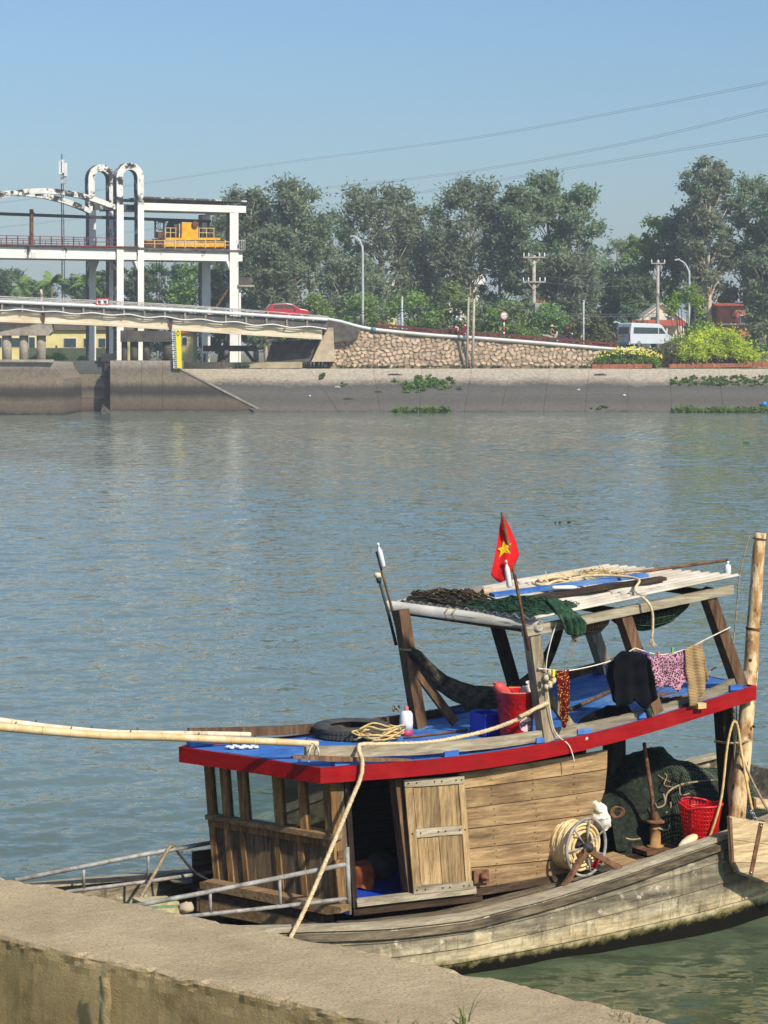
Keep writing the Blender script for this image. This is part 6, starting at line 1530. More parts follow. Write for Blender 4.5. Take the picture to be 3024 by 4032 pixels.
# roof boards across the breadth, laid lengthwise, sharing edges
def roof_edge_s(t): return -.63 * min(1, t / 1.5)      # the swept front edge
nb = 9
for q in range(nb):
    f0, f1 = q / nb, (q + 1) / nb; mb = MB(); vs = []
    N_ = 22
    for i in range(N_ + 1):
        u = i / N_
        for f in (f0 + .0015, f1 - .0015):
            # s runs from the swept front to the stern at this breadth
            t_a = 1.5 * f; s0 = roof_edge_s(t_a) + .02; s1 = 4.86 + .04 * f
            s = s0 + (s1 - s0) * u; t = .02 + (tfar(s) - .03) * f
            cam_ = .035 * math.sin(math.pi * f)
            vs.append(B(s, t, zr(s) - .012 + cam_ * .6 + (.0025 if q % 2 else 0)))
    base_n = len(vs); vs += [v - UP * .03 for v in vs]
    fs = []
    for i in range(N_):
        a = 2 * i; fs += [(a, a + 1, a + 3, a + 2), (base_n + a, base_n + a + 2, base_n + a + 3, base_n + a + 1), (a, a + 2, base_n + a + 2, base_n + a), (a + 1, base_n + a + 1, base_n + a + 3, a + 3)]
    fs += [(0, base_n, base_n + 1, 1), (2 * N_, 2 * N_ + 1, base_n + 2 * N_ + 1, base_n + 2 * N_)]
    mb.add(vs, fs); fixn(bobj('roof_board', mb, P_BLUE))
def fascia(pts, name='fascia'):
    mb = MB(); vs = []
    for p, n_, z in pts: vs += [p + UP * z, p + UP * (z - .138), p - n_ * .035 + UP * (z - .138), p - n_ * .035 + UP * z]
    fs = [(0, 1, 2, 3), tuple(len(vs) - 1 - q for q in range(4))]
    for i in range(len(pts) - 1):
        for q in range(4): fs.append((4 * i + q, 4 * i + (q + 1) % 4, 4 * i + 4 + (q + 1) % 4, 4 * i + 4 + q))
    mb.add(vs, fs); return fixn(bobj(name, mb, P_RED))
fascia([(B(s, 0, 0), -T2, zr(s)) for s in np.linspace(0.0, 4.88, 26)])
tip = B(-.63, 1.5, 0)
fascia([(B(-.63 * u, 1.5 * u, 0) + fn * .002, fn, zr(-.63 * u)) for u in np.linspace(0, 1, 8)])
fascia([(tip, -L2, zr(-.63)), (B(-.55, 1.58, 0), -L2, zr(-.55))])
fascia([(B(s, tfar(s) + .02, 0), T2, zr(s)) for s in np.linspace(-.55, 4.9, 22)])
fascia([(B(4.88, .04, 0), L2, zr(4.88)), (B(4.92, 2.1, 0), L2, zr(4.9))])
# roof beams below
for s in np.linspace(.3, 4.7, 8):
    bar('roof_beam', B(s, .06, zr(s) - .09), B(s, tfar(s) - .05, zr(s) - .09), .06, .09, W_DARK)
# ---------------- bulwark rails on blocks
NB = [(1202, 2962), (1400, 2958), (1540, 2953), (1671, 2948), (1942, 2924), (2111, 2899), (2300, 2869), (2553, 2811), (2794, 2735), (2942, 2661)]
P = smoothpath([bp(x, y, .10) for x, y in NB], 5)
def sweep_t(pts, h, th): 
    mb = MB(); vs = []
    for p in pts: vs += [p + UP * h / 2 - T2 * th / 2, p - UP * h / 2 - T2 * th / 2, p - UP * h / 2 + T2 * th / 2, p + UP * h / 2 + T2 * th / 2]
    fs = [(0, 1, 2, 3), tuple(len(vs) - 1 - q for q in range(4))]
    for i in range(len(pts) - 1):
        for q in range(4): fs.append((4 * i + q, 4 * i + (q + 1) % 4, 4 * i + 4 + (q + 1) % 4, 4 * i + 4 + q))
    mb.add(vs, fs); return mb
k1 = 31
fixn(bobj('rail_plank', sweep_t(P[:k1], .098, .045), W_GREY)); fixn(bobj('rail_plank', sweep_t([p + T2 * .012 for p in P[k1 - 2:]], .096, .045), W_GREY))
for px in (1340, 1770, 2130, 2292, 2532, 2890):
    y = ip(px, [a for a, b in NB], [b for a, b in NB]); c = bp(px, y, .10); s = (c - O2).dot(L2); zb = zr(s) - .003
    mb = MB(); h = max(.05, c.z - .047 - zb); mb.box(B(s, .10, zb + h / 2), L2 * .075, T2 * .04, UP * h / 2); bobj('rail_block', mb, P_BLUE)
FB = [(742, 2886, 1.50), (980, 2880, 1.54), (1210, 2870, 1.60), (1420, 2852, 1.72), (1671, 2818, 1.86), (1872, 2778, 1.92), (2080, 2712, 1.96), (2245, 2656, 1.98), (2400, 2612, 2.0), (2500, 2590, 2.02)]
P = smoothpath([bp(x, y, t) for x, y, t in FB], 5)
fixn(bobj('rail_plank', sweep_t(P, .085, .045), W_BRNV))
for px in (765, 812, 1500, 1800, 2040, 2350):
    y, t = ip(px, [a for a, b, c in FB], [b for a, b, c in FB]), ip(px, [a for a, b, c in FB], [c for a, b, c in FB]); c = bp(px, y, t); s = (c - O2).dot(L2)
    z0 = zr(s) - .004; h = max(.04, c.z - .04 - z0); mb = MB(); mb.box(B(s, t, z0 + h / 2), L2 * .06, T2 * .04, UP * h / 2); bobj('rail_block', mb, P_BLUE)
# loose boards along the near rail
plate('loose_board', [(1155, 2980), (1180, 2975), (1620, 2990), (1620, 2998), (1300, 2999), (1155, 2986)], .03, .05, W_BRNV)
# ---------------- canopy frame
def post(name, a, b, ta, tb, w, mat, parent=None):
    p, q = bp(a[0], a[1], ta), bp(b[0], b[1], tb); s = (q - O2).dot(L2)
    z0 = zr(s) - .006 + .02 * math.sin(math.pi * min(1, max(0, tb / 2.0)))
    f = (p.z - z0) / max(1e-3, p.z - q.z); q = p + (q - p) * f
    mb = MB(); mb.beam(p, q, w, w * 1.05, T2); return bobj(name, mb, mat, parent)
post('canopy_post', (2088, 2462), (2150, 2905), .12, .12, .115, W_GREYV)
post('canopy_post', (2445, 2400), (2585, 2820), .12, .14, .115, W_BRNV)
post('canopy_post', (2778, 2322), (2912, 2700), .12, .14, .115, W_BRNV)
post('canopy_post', (1578, 2400), (1652, 2868), 1.58, 1.42, .115, W_BRNV)
post('canopy_post', (1950, 2440), (2022, 2690), 1.9, 1.9, .10, W_DARKV)
post('canopy_post', (2320, 2450), (2386, 2645), 1.9, 1.9, .115, W_GREYV)
post('post_foot', (1650, 2862), (1652, 2872), 1.42, 1.42, .16, P_BLUE); 
mb = MB(); mb.beam(bp(1598, 2588, 1.50), bp(1792, 2846, 1.30), .085, .05, T2); bobj('canopy_brace', mb, W_BRNV)
mb = MB(); mb.beam(bp(2145, 2722, .17), bp(2262, 2880, .19), .08, .05, T2); bobj('canopy_brace', mb, W_GREYV)
zcB, zcC = bp(2130, 2450, .08), bp(2890, 2296, .08); zcA, zcD = bp(1530, 2382, 1.9), bp(2370, 2240, 1.9)
mb = MB(); mb.beam(bp(2060, 2489, .07), bp(2882, 2320, .07), .06, .085); bobj('canopy_beam', mb, W_GREY)
mb = MB(); mb.beam(bp(1560, 2400, 1.86), bp(2390, 2262, 1.9), .06, .08); bobj('canopy_beam', mb, W_DARK)
for (a, ta, b, tb) in (((2100, 2478), .1, (1570, 2402), 1.84), ((2440, 2412), .1, (1952, 2330), 1.88), ((2800, 2340), .1, (2330, 2272), 1.88)):
    mb = MB(); mb.beam(bp(*a, ta) - UP * .0, bp(*b, tb) - UP * .0, .06, .07); bobj('cross_beam', mb, W_DARK)
# corrugated sheets
M_CORR = plain('corrugated_sheet', lin(214, 204, 186), lin(178, 166, 146), rough=.7, scale=2.5, stain=lin(128, 112, 90), sscale=2.2, srange=(.54, .74), bump=.1)
cA, cB, cC, cD = bp(1560, 2368, 1.93), bp(2112, 2440, -.02), bp(2912, 2276, -.02), bp(2372, 2234, 1.96)
for (u0, u1, dz) in ((0, .53, .0), (.50, 1.0, .012)):
    mb = MB(); nv = 120
    def cs(u, v, dz_=dz, u0_=u0, u1_=u1):
        uu = u0_ + (u1_ - u0_) * u; p = cB.lerp(cC, uu).lerp(cA.lerp(cD, uu), v)
        if u1_ == 1.0 and u == 1: p = p + L2 * (.03 * math.sin(v * 31) * mn.noise(Vector((v * 9, 2, 1))))
        return p + UP * (.020 * math.sin(v * 15 * 2 * math.pi) + dz_ + .012)
    mb.grid(cs, 10, nv); o = bobj('corrugated_sheet', mb, M_CORR, None, True)
    sm = o.modifiers.new('thick', 'SOLIDIFY'); sm.thickness = .007
def canz(u, v): p = cB.lerp(cC, u).lerp(cA.lerp(cD, u), v); return p + UP * .045
# galvanised front pipe
PI_ = thing('front_pipe', 'long pale plastic pipe lashed along the front edge of the canopy', 'pipe', bp(1830, 2410, 1))
a, b = bp(1528, 2385, 1.92), bp(2126, 2464, .02)
M_PVC = plain('pvc_pipe', lin(184, 182, 174), lin(156, 152, 144), rough=.5, scale=4, stain=lin(140, 132, 118), sscale=3, srange=(.58, .74))
mb = MB(); d = (b - a).normalized(); x = d.orthogonal().normalized(); y = d.cross(x); vs = []
nn = 18
for p, r in ((a, .052), (b, .052), (b, .044), (b - d * .3, .044)):
    for k in range(nn): an = 2 * math.pi * k / nn; vs.append(p + (x * math.cos(an) + y * math.sin(an)) * r)
fs = [(i * nn + k, i * nn + (k + 1) % nn, (i + 1) * nn + (k + 1) % nn, (i + 1) * nn + k) for i in range(3) for k in range(nn)]; fs += [tuple(range(nn)), tuple(3 * nn + k for k in range(nn))]
mb.add(vs, fs); obj('tube', mb, M_PVC, PI_, True)
for f in (.42, .47): 
    mb = MB(); c = a.lerp(b, f); mb.torus(c, d, .058, .007, 16, 5); obj('lashing', mb, M_ROPED, PI_, True)
# support posts under the roof aft, engine mast
def under(name, x0, x1, y0, y1, t, w, mat):
    p, q = bp(x0, y0, t), bp(x1, y1, t); s = (q - O2).dot(L2); q.z = zaft(s); s0 = (p - O2).dot(L2); p.z = zr(s0) - .05
    mb = MB(); mb.beam(p, q, w, w, T2); return bobj(name, mb, mat)
under('roof_post', 2410, 2412, 2975, 3240, 1.15, .14, W_DARKV); under('roof_post', 2842, 2880, 2790, 3330, .42, .14, W_DARKV); under('roof_post', 2880, 2905, 2780, 3300, .36, .06, W_GREYV)
under('roof_post', 2440, 2444, 2965, 3100, 1.75, .08, W_DARKV)
# bow rails of galvanised pipe
def rail(pts, t, name='rail_pipe', r=.018, par=None): mb = MB(); mb.tube([bp(x, y, t) for x, y in pts], r, 8); return bobj(name, mb, M_GALV, par, True)
rail([(500, 3572), (800, 3516), (1360, 3404)], -.06, r=.021); rail([(700, 3612), (1000, 3581), (1368, 3538)], -.06)
rail([(827, 3508), (829, 3592)], -.06, 'rail_post', .014); rail([(1101, 3456), (1104, 3566)], -.06, 'rail_post', .014); rail([(505, 3572), (508, 3640)], -.06, 'rail_post', .014); rail([(700, 3612), (702, 3690)], -.06, 'rail_post', .014)
rail([(1366, 3336), (1376, 3600)], -.07, 'rail_stanchion', .021)
rail([(60, 3466), (560, 3366), (835, 3317)], 1.75, r=.021); rail([(260, 3512), (560, 3474), (845, 3432)], 1.75)
rail([(329, 3424), (330, 3500)], 1.75, 'rail_post', .014); rail([(583, 3362), (584, 3470)], 1.75, 'rail_post', .014); rail([(75, 3463), (78, 3560)], 1.75, 'rail_post', .014)
plate('door_strike', [(1330, 3352), (1354, 3348), (1356, 3378), (1332, 3382)], TC - .012, .012, M_RUSTN)
# painted locker board on the fore deck
lk = thing('painted_box', 'small yellow and green painted wooden box on the fore deck', 'box', ptz(640, 3580, .52))
a = ptz(575, 3578, .55); c = bp(640, 3565, .9)
for k, (m_, y0, y1) in enumerate(((plain('faded_yellow', lin(206, 196, 150), lin(160, 148, 104), scale=14), 3552, 3564), (plain('faded_green', lin(130, 160, 116), lin(92, 116, 84), scale=14), 3565, 3574), (MATS['faded_yellow'], 3575, 3612))):
    P = [bp(568, y0 + 6, .55), bp(704, y0 - 2, .55), bp(708, y1 - 2, .55), bp(570, y1 + 6, .55)]; mb = MB(); mb.prism(P, T2 * .25); fixn(obj('board', mb, m_, lk))
# nail heads of the fascia are too small to show; stern bits: otter boards hang outside
# ================================================================ things on the boat
def ropeobj(name, pts, r, mat, label, cat='rope', laid=False, turns=18, k=8, group=None):
    P = smoothpath(pts, k); mb = MB()
    if laid: strands(mb, P, r, turns)
    else: mb.tube(P, r, 7)
    return tag(obj(name, mb, mat, None, True, P[len(P) // 2]), label, cat, group)
def rtop(s, t): return zr(s) + .022 * math.sin(math.pi * min(1, max(0, t / 2.0))) - .010
def on_roof(px, py, it=6):
    z = 2.0
    for _ in range(it):
        q = ptz(px, py, z) - O2; z = rtop(q.dot(L2), q.dot(T2))
    return B(q.dot(L2), q.dot(T2), z)

# --- mooring line over the roof edge
ropeobj('mooring_rope', [bp(2158, 2768, .02), bp(2100, 2795, .0), bp(2040, 2832, .08), bp(1900, 2882, .16), bp(1700, 2922, .14), bp(1520, 2930, .12), bp(1424, 2932, .08), bp(1414, 2955, -.03), bp(1426, 3000, -.05), bp(1420, 3060, -.06), bp(1392, 3130, -.07), bp(1300, 3350, -.14), bp(1210, 3560, -.22), bp(1140, 3700, -.3)], .022, M_ROPE, 'thick laid mooring rope running over the near roof edge and down past the door', laid=True, turns=15)
ropeobj('mooring_rope', [bp(2150, 2758, .10), bp(2152, 2766, .045), bp(2090, 2800, .02), bp(2046, 2822, .05)], .02, M_ROPE, 'short doubled rope end tied to the near front canopy post', laid=True, turns=15)
ropeobj('bow_rope', [bp(540, 3560, 1.2), bp(600, 3455, 1.5), bp(662, 3345, 1.70), bp(676, 3333, 1.74), bp(690, 3338, 1.78)], .018, M_ROPED, 'pale laid rope from the fore deck up to the far bow rail', laid=True, turns=16)
ropeobj('bow_rope', [bp(688, 3338, 1.78), bp(720, 3380, 1.7), bp(770, 3436, 1.55), bp(830, 3470, 1.4)], .015, M_STEELD, 'dark rope hanging from the far bow rail to the cabin', laid=True, turns=16)

# --- bamboo poles reaching over the bow
M_BAM = plain('bamboo', lin(226, 200, 150), lin(194, 162, 108), rough=.6, scale=4, stain=lin(236, 226, 200), sscale=3, srange=(.5, .7))
M_BAMW = plain('bleached_bamboo', lin(232, 218, 188), lin(200, 180, 146), rough=.7, scale=5, stain=lin(130, 110, 84), sscale=4, srange=(.58, .72))
def bamboo(label, pix, t0, t1, r0, r1, mat, nodes):
    n = len(pix); P = [bp(x, y, t0 + (t1 - t0) * i / (n - 1)) for i, (x, y) in enumerate(pix)]; S = smoothpath(P, 12)
    t_ = thing('bamboo_pole', label, 'pole', P[0], 'bamboo poles'); m = len(S); mb = MB()
    R = [r0 + (r1 - r0) * i / (m - 1) for i in range(m)]; mb.tube(S, R, 10); obj('culm', mb, mat, t_, True)
    for k in range(nodes):
        f = (k + .6) / nodes * (m - 1); i = min(m - 2, int(f)); c = S[i].lerp(S[i + 1], f - i); mb = MB(); mb.torus(c, S[i + 1] - S[i], R[i] - .002, .006, 12, 5); obj('node', mb, MATS['bamboo'] if k % 2 else M_BAMW, t_, True)
        if k % 2 == 0: mb = MB(); d = (S[i + 1] - S[i]).normalized(); mb.tube([c + UP * R[i] * .6, c + UP * (R[i] + .022) - d * .012], [.009, .004], 5); obj('branch_stub', mb, M_BLK, t_, True)
bamboo('thicker yellow bamboo pole resting on the roof front and pointing left', [(1252, 2930), (1065, 2920), (899, 2914), (640, 2902), (413, 2896), (200, 2880), (0, 2862), (-220, 2842)], .30, .95, .030, .038, M_BAM, 13)
bamboo('bleached thinner bamboo pole behind the yellow one', [(985, 2893), (800, 2890), (591, 2888), (422, 2884), (200, 2864), (0, 2838), (-220, 2808)], 1.30, 1.35, .025, .031, M_BAMW, 12)
ropeobj('tie_rope', [bp(1235, 2928, .26), bp(1222, 2948, .03), bp(1212, 2985, .04), bp(1216, 3000, .05)], .006, M_CORD, 'thin cord loop hanging from the end of the yellow bamboo')
ropeobj('tie_rope', [bp(1228, 2926, .26), bp(1252, 2945, .03), bp(1256, 2985, .05)], .006, M_CORD, 'second cord strand tying the yellow bamboo to the rail')

# --- tyre
c = on_roof(1385, 2898); TY = thing('car_tyre', 'worn black car tyre lying flat on the roof', 'tyre', c)
zc = c.z + .062; cc = Vector((c.x, c.y, zc))
mb = MB(); R0 = .345
prof = [(r_, h_ * .73) for r_, h_ in [(.20, -.055), (.215, -.075), (.27, -.085), (.335, -.078), (.362, -.045), (.366, 0), (.362, .045), (.335, .078), (.27, .085), (.215, .075), (.20, .055), (.225, .05), (.30, .055), (.335, 0), (.30, -.055), (.225, -.05), (.20, -.055)]]
mb.lathe(prof, cc, (0, 0, 1), 40, False); obj('carcass', mb, plain('old_tyre', (.085, .08, .07), (.04, .038, .035), rough=.85, scale=9), TY, True)
mb = MB()
for k in range(56):
    a = 2 * math.pi * k / 56
    for z0, z1 in ((.008, .044), (-.044, -.008)):
        e = Vector((math.cos(a), math.sin(a), 0)); s_ = Vector((-e.y, e.x, 0)); mb.box(cc + e * .366 + UP * (z0 + z1) / 2, s_ * .014, e * .006, UP * (z1 - z0) / 2 + s_ * .006)
stuff(obj('tread_blocks', mb, MATS['old_tyre'], TY))

# --- white jug with pink base
c = on_roof(1600, 2894); JU = thing('plastic_jug', 'white plastic jug with a pink bottom beside the tyre', 'jug', c)
mb = MB(); mb.lathe([(.055, 0), (.062, .01), (.062, .05)], c, (0, 0, 1), 18); obj('pink_base', mb, plain('pink_plastic', lin(206, 60, 100), rough=.5), JU, True)
mb = MB(); mb.lathe([(.062, .05), (.064, .12), (.060, .20), (.045, .225), (.02, .235)], c, (0, 0, 1), 18); obj('body', mb, M_PLW, JU, True)
mb = MB(); mb.lathe([(.02, .235), (.022, .24), (.022, .27), (.01, .275)], c, (0, 0, 1), 12); obj('cap', mb, plain('pale_red_cap', lin(220, 120, 110), rough=.5), JU, True)
ropeobj('rope_hank', [on_roof(1560, 2870) + UP * .2 + Vector((.03 * math.cos(a), .06 * math.sin(a), .02 * math.sin(3 * a))) for a in np.linspace(0, 18, 30)], .008, M_ROPED, 'hank of dirty rope tied round the foot of the far front post').location
# --- blue crate
c = on_roof(1925, 2888); CR = thing('blue_crate', 'blue plastic crate standing next to the red laundry bucket', 'crate', c)
M_PLB = plain('blue_plastic', lin(12, 56, 176), lin(8, 44, 150), rough=.45, spec=.4)
def crate_panel(a, b, h, n_):
    mb = MB(); mb.prism([a, b, b + UP * h, a + UP * h], n_ * .012); fixn(obj('panel', mb, M_PLB, CR))
a0 = bp(1906, 2884, .60); a0.z = c.z; e1_ = L2 * .22; e2_ = T2 * .24
crate_panel(a0, a0 + e1_, .205, T2); crate_panel(a0 + e2_, a0 + e1_ + e2_, .205, -T2); crate_panel(a0, a0 + e2_, .205, L2); crate_panel(a0 + e1_, a0 + e1_ + e2_, .205, -L2)
mb = MB(); mb.prism([a0, a0 + e1_, a0 + e1_ + e2_, a0 + e2_], UP * .012); fixn(obj('base', mb, M_PLB, CR))
mb = MB(); mb.path([a0 - T2 * .008 + UP * .2, a0 + e1_ - T2 * .008 + UP * .2], .02, .018); obj('rim', mb, M_PLB, CR)
# --- red laundry bucket
c = B(bs(2046, 2905, .34), .40, 0); c.z = rtop((c - O2).dot(L2), .4) + .004
BK = thing('red_bucket', 'red plastic laundry bucket with a round white label beside the near post', 'bucket', c)
hB = bp(2032, 2732, .34).z - c.z + .02; rT = .190; rB = .145
mb = MB(); mb.lathe([(.02, 0), (rB, 0), (rB + .004, .02), (rT - .006, hB - .05), (rT, hB - .045), (rT + .002, hB - .01), (rT + .010, hB), (rT - .012, hB - .006), (rB - .012, .02), (.02, .015)], c, (0, 0, 1), 36, False); obj('shell', mb, M_PLR, BK, True)
mb = MB(); mb.torus(c + UP * hB, UP, rT + .002, .009, 36, 6); obj('rim', mb, plain('bucket_rim', lin(220, 130, 96), lin(206, 90, 70), rough=.5), BK, True)
M_PLRD = plain('dark_red_emboss', lin(150, 10, 14), lin(130, 8, 10), rough=.4)
vd = (Vector((CAM.x, CAM.y, 0)) - Vector((c.x, c.y, 0))).normalized()
def on_bucket(ang, z, off=.002):
    e = Matrix.Rotation(ang, 3, 'Z') @ vd; r = rB + (rT - rB) * z / hB + off; return c + e * r + UP * z, e
for (ang, z) in ((-.75, .24), (-.25, .30), (-.8, .10), (-.30, .13), (-.05, .06), (.3, .29), (.75, .31), (-1.1, .30), (-.52, .20), (.05, .21)):
    z = z * hB / .4
    mb = MB(); P = []
    for k in range(11):
        a = 2 * math.pi * k / 10; rr_ = .036 * (1 if k % 2 == 0 else .82); q, e = on_bucket(ang + rr_ * math.cos(a) / .16, z + rr_ * math.sin(a)); P.append(q)
    mb.tube(P, .0035, 5); obj('flower_emboss', mb, M_PLRD, BK, True)
mb = MB(); ctr = .64; zc = .132 * hB / .4; P = []; q0, e0_ = on_bucket(ctr, zc, .004)
ring_ = []
for k in range(28):
    a = 2 * math.pi * k / 28; rr_ = .070 * (1 + .035 * math.cos(14 * a)); q, e = on_bucket(ctr + rr_ * math.cos(a) / .155, zc + rr_ * math.sin(a), .004); ring_.append(q)
mb.add([q0 + e0_ * .001] + ring_, [(0, 1 + k, 1 + (k + 1) % 28) for k in range(28)]); obj('label', mb, plain('label_white', lin(240, 214, 210), lin(232, 196, 196), rough=.6), BK)
tx = bpy.data.curves.new('label_text', 'FONT'); tx.body = 'OMO'; tx.size = .058; tx.align_x = 'CENTER'; tx.align_y = 'CENTER'; tx.extrude = .001
to = bpy.data.objects.new('tmp', tx); COL.objects.link(to); bpy.context.view_layer.update()
me = bpy.data.meshes.new_from_object(to.evaluated_get(bpy.context.evaluated_depsgraph_get())); bpy.data.objects.remove(to); me.name = 'label_text'
for v in me.vertices:
    q, e = on_bucket(ctr + v.co.x / .165, zc + v.co.y * 1.1 + .004, .006 + v.co.z); v.co = q - origin(BK)
me.materials.append(M_BLK); lo_ = bpy.data.objects.new('label_text', me); COL.objects.link(lo_); lo_.parent = BK
# pink float and white rag in the bucket
fl = thing('pink_float', 'salmon pink bottle float standing in the red bucket', 'float', c + UP * (hB - .25))
p0 = bp(2010, 2745, .42); p1 = bp(1946, 2690, .40); dd = (p1 - p0).normalized()
mb = MB(); mb.lathe([(.03, -.20), (.052, -.17), (.056, -.05), (.046, .0), (.055, .04), (.052, .12), (.03, .145), (.012, .16)], p0.lerp(p1, .3), dd, 18); obj('body', mb, plain('salmon_plastic', lin(226, 96, 88), lin(206, 76, 72), rough=.45), fl, True)
mb = MB(); mb.torus(p0.lerp(p1, .3) + dd * .165, dd.orthogonal(), .014, .006, 12, 5); obj('ring', mb, MATS['salmon_plastic'], fl, True)
rg = MB(); q0 = bp(2070, 2730, .42)
rg.grid(lambda u, v: q0 + L2 * (.10 * (u - .3)) + UP * (.13 * v - .06 + .05 * u) + T2 * (.05 * math.sin(7 * u + 3 * v)), 10, 8); o = tag(obj('white_rag', rg, plain('white_rag_cloth', (.75, .73, .7), (.6, .58, .54), scale=8), None, True, q0), 'crumpled white rag stuffed in the red bucket by the post', 'cloth'); o.modifiers.new('t', 'SOLIDIFY').thickness = .006

# --- yellow rope coil and rods on the roof
rr = random.Random(12); P = []
cc = on_roof(1495, 2920)
for k in range(70):
    a = k * .83; R = .10 + .12 * rr.random(); P.append(cc + L2 * (math.cos(a) * R * 1.3) + T2 * (math.sin(a) * R * .9) + UP * (.02 + .10 * abs(math.sin(k * .31)) * rr.random() + .0008 * k))
ropeobj('rope_coil', P, .0085, M_ROPEY, 'loose heap of thin yellow rope coiled on the roof behind the rail', k=6)
for k, (a, b, lab) in enumerate((((1590, 2910), (1840, 2880), 'rusty iron rod lying on the blue roof by the crate'), ((1850, 2965), (1925, 2955), 'short dark stick under the near roof rail'))):
    pa, pb = on_roof(*a) + UP * .012, on_roof(*b) + UP * .012; mb = MB(); mb.tube([pa, pb], .010, 7); tag(obj('iron_rod', mb, M_RUSTN if k == 0 else M_DEB, None, True, pa), lab, 'rod')
# white cloth garland near the roof tip
P = [on_roof(900 + 12 * k, 2946 + 3 * math.sin(k * 2.1)) + UP * .012 for k in range(10)]
mb = MB()
for k, p in enumerate(P): mb.ball(p, .024, 8, 5, (1.3, 1, .6), .5, k)
tag(obj('white_cloth_scraps', mb, M_PLW, None, True, P[0]), 'row of crumpled white scraps on the blue roof tip', 'cloth')

# --- hammock
M_HAM = plain('hammock_cord', lin(104, 94, 74), lin(50, 46, 38), rough=.95, scale=14, vscale=(1, 1, 1), stain=lin(28, 27, 24), sscale=6, srange=(.48, .62))
HK = thing('hammock', 'old dark string hammock slung below the canopy', 'hammock', bp(1880, 2720, 1.0))
cl = smoothpath([bp(1612, 2565, 1.46), bp(1660, 2600, 1.42), bp(1720, 2668, 1.36), bp(1800, 2715, 1.28), bp(1890, 2738, 1.18), bp(1990, 2735, 1.08), bp(2080, 2690, 1.02), bp(2150, 2600, .98), bp(2210, 2470, .95)], 6)
mb = MB(); n = len(cl)
for k in range(26):
    a = 2 * math.pi * k / 26; ph = rr.random() * 6; P = []
    for i, p in enumerate(cl):
        f = i / (n - 1); w = .085 * math.sin(math.pi * f) ** .5 + .012; sag = math.sin(math.pi * f)
        P.append(p + T2 * (w * math.cos(a) * .75) + UP * (w * math.sin(a) * .95 - .02 * sag + .006 * math.sin(ph + i * .8)))
    mb.tube(P, .019, 5)
stuff(obj('net_cords', mb, M_HAM, HK, True))
mb = MB(); q = bp(1600, 2556, 1.50); mb.tube([q + T2 * .07, q - L2 * .07, q - T2 * .07, q + L2 * .08, cl[0]], .012, 6); obj('end_cord', mb, M_ROPED, HK, True)
mb = MB(); mb.tube([cl[-1], bp(2215, 2440, .95)], .012, 6); obj('end_cord', mb, M_ROPED, HK, True)

# --- nets on and under the canopy
M_NETG = plain('green_net', lin(52, 92, 62), lin(22, 44, 32), rough=.95, scale=26, stain=lin(84, 112, 78), sscale=9, srange=(.55, .7), bump=.8, bd=.02)
M_NETD = plain('dark_net', lin(46, 56, 42), lin(18, 24, 18), rough=.95, scale=22, stain=lin(76, 78, 56), sscale=8, srange=(.56, .7), bump=.9, bd=.02)
M_NETB = plain('brown_net_trash', lin(120, 96, 66), lin(52, 44, 34), rough=.95, scale=24, stain=lin(196, 176, 130), sscale=10, srange=(.58, .68), bump=.9, bd=.02)
def heap(name, label, cat, outline, mats, hmax, seed, strings=40, strm=None, segs=(44, 18)):
    """outline: list of (canopy u, v0, v1, height)"""
    U = [o[0] for o in outline]
    def fn_(u, v):
        uu = U[0] + (U[-1] - U[0]) * u; v0 = ip(uu, U, [o[1] for o in outline]); v1 = ip(uu, U, [o[2] for o in outline]); h = ip(uu, U, [o[3] for o in outline])
        p = canz(uu, v0 + (v1 - v0) * v); e = math.sin(math.pi * v) ** .6 * (math.sin(math.pi * u) ** .4)
        return p + UP * (h * e * (1 + .5 * mn.noise(p * 7)) + .028 * mn.noise(p * 23) * e - .012) + T2 * .03 * mn.noise(p * 11)
    t_ = thing(name, label, cat, fn_(.5, .5)); mb = MB(); mb.grid(fn_, *segs); obj('bundle', mb, mats, t_, True)
    rr = random.Random(seed); mb = MB()
    for k in range(strings):
        u, v = rr.random(), rr.uniform(.1, .9); du, dv = rr.uniform(-.25, .25), rr.uniform(-.35, .35); P = []
        for i in range(7):
            f = i / 6; P.append(fn_(min(1, max(0, u + du * f)), min(.97, max(.03, v + dv * f + .06 * math.sin(5 * f + k)))) + UP * (.006 + .02 * rr.random()))
        mb.tube(smoothpath(P, 3), rr.uniform(.003, .008), 4)
    stuff(obj('loose_strands', mb, strm or mats, t_, True)); return t_
heap('net_heap', 'heap of dark netting and brown twigs behind the canopy front pipe', 'net', [(.0, .45, .93, .03), (.05, .40, .98, .085), (.10, .42, .95, .08), (.16, .5, .9, .03)], M_NETD, .1, 1, 90, M_NETB)
heap('net_heap', 'flattened green net trailing along the canopy front to the near edge', 'net', [(.0, .02, .5, .02), (.05, .0, .52, .05), (.13, .0, .46, .055), (.20, .02, .36, .04), (.24, .05, .25, .02)], M_NETG, .1, 2, 70, M_NETG)
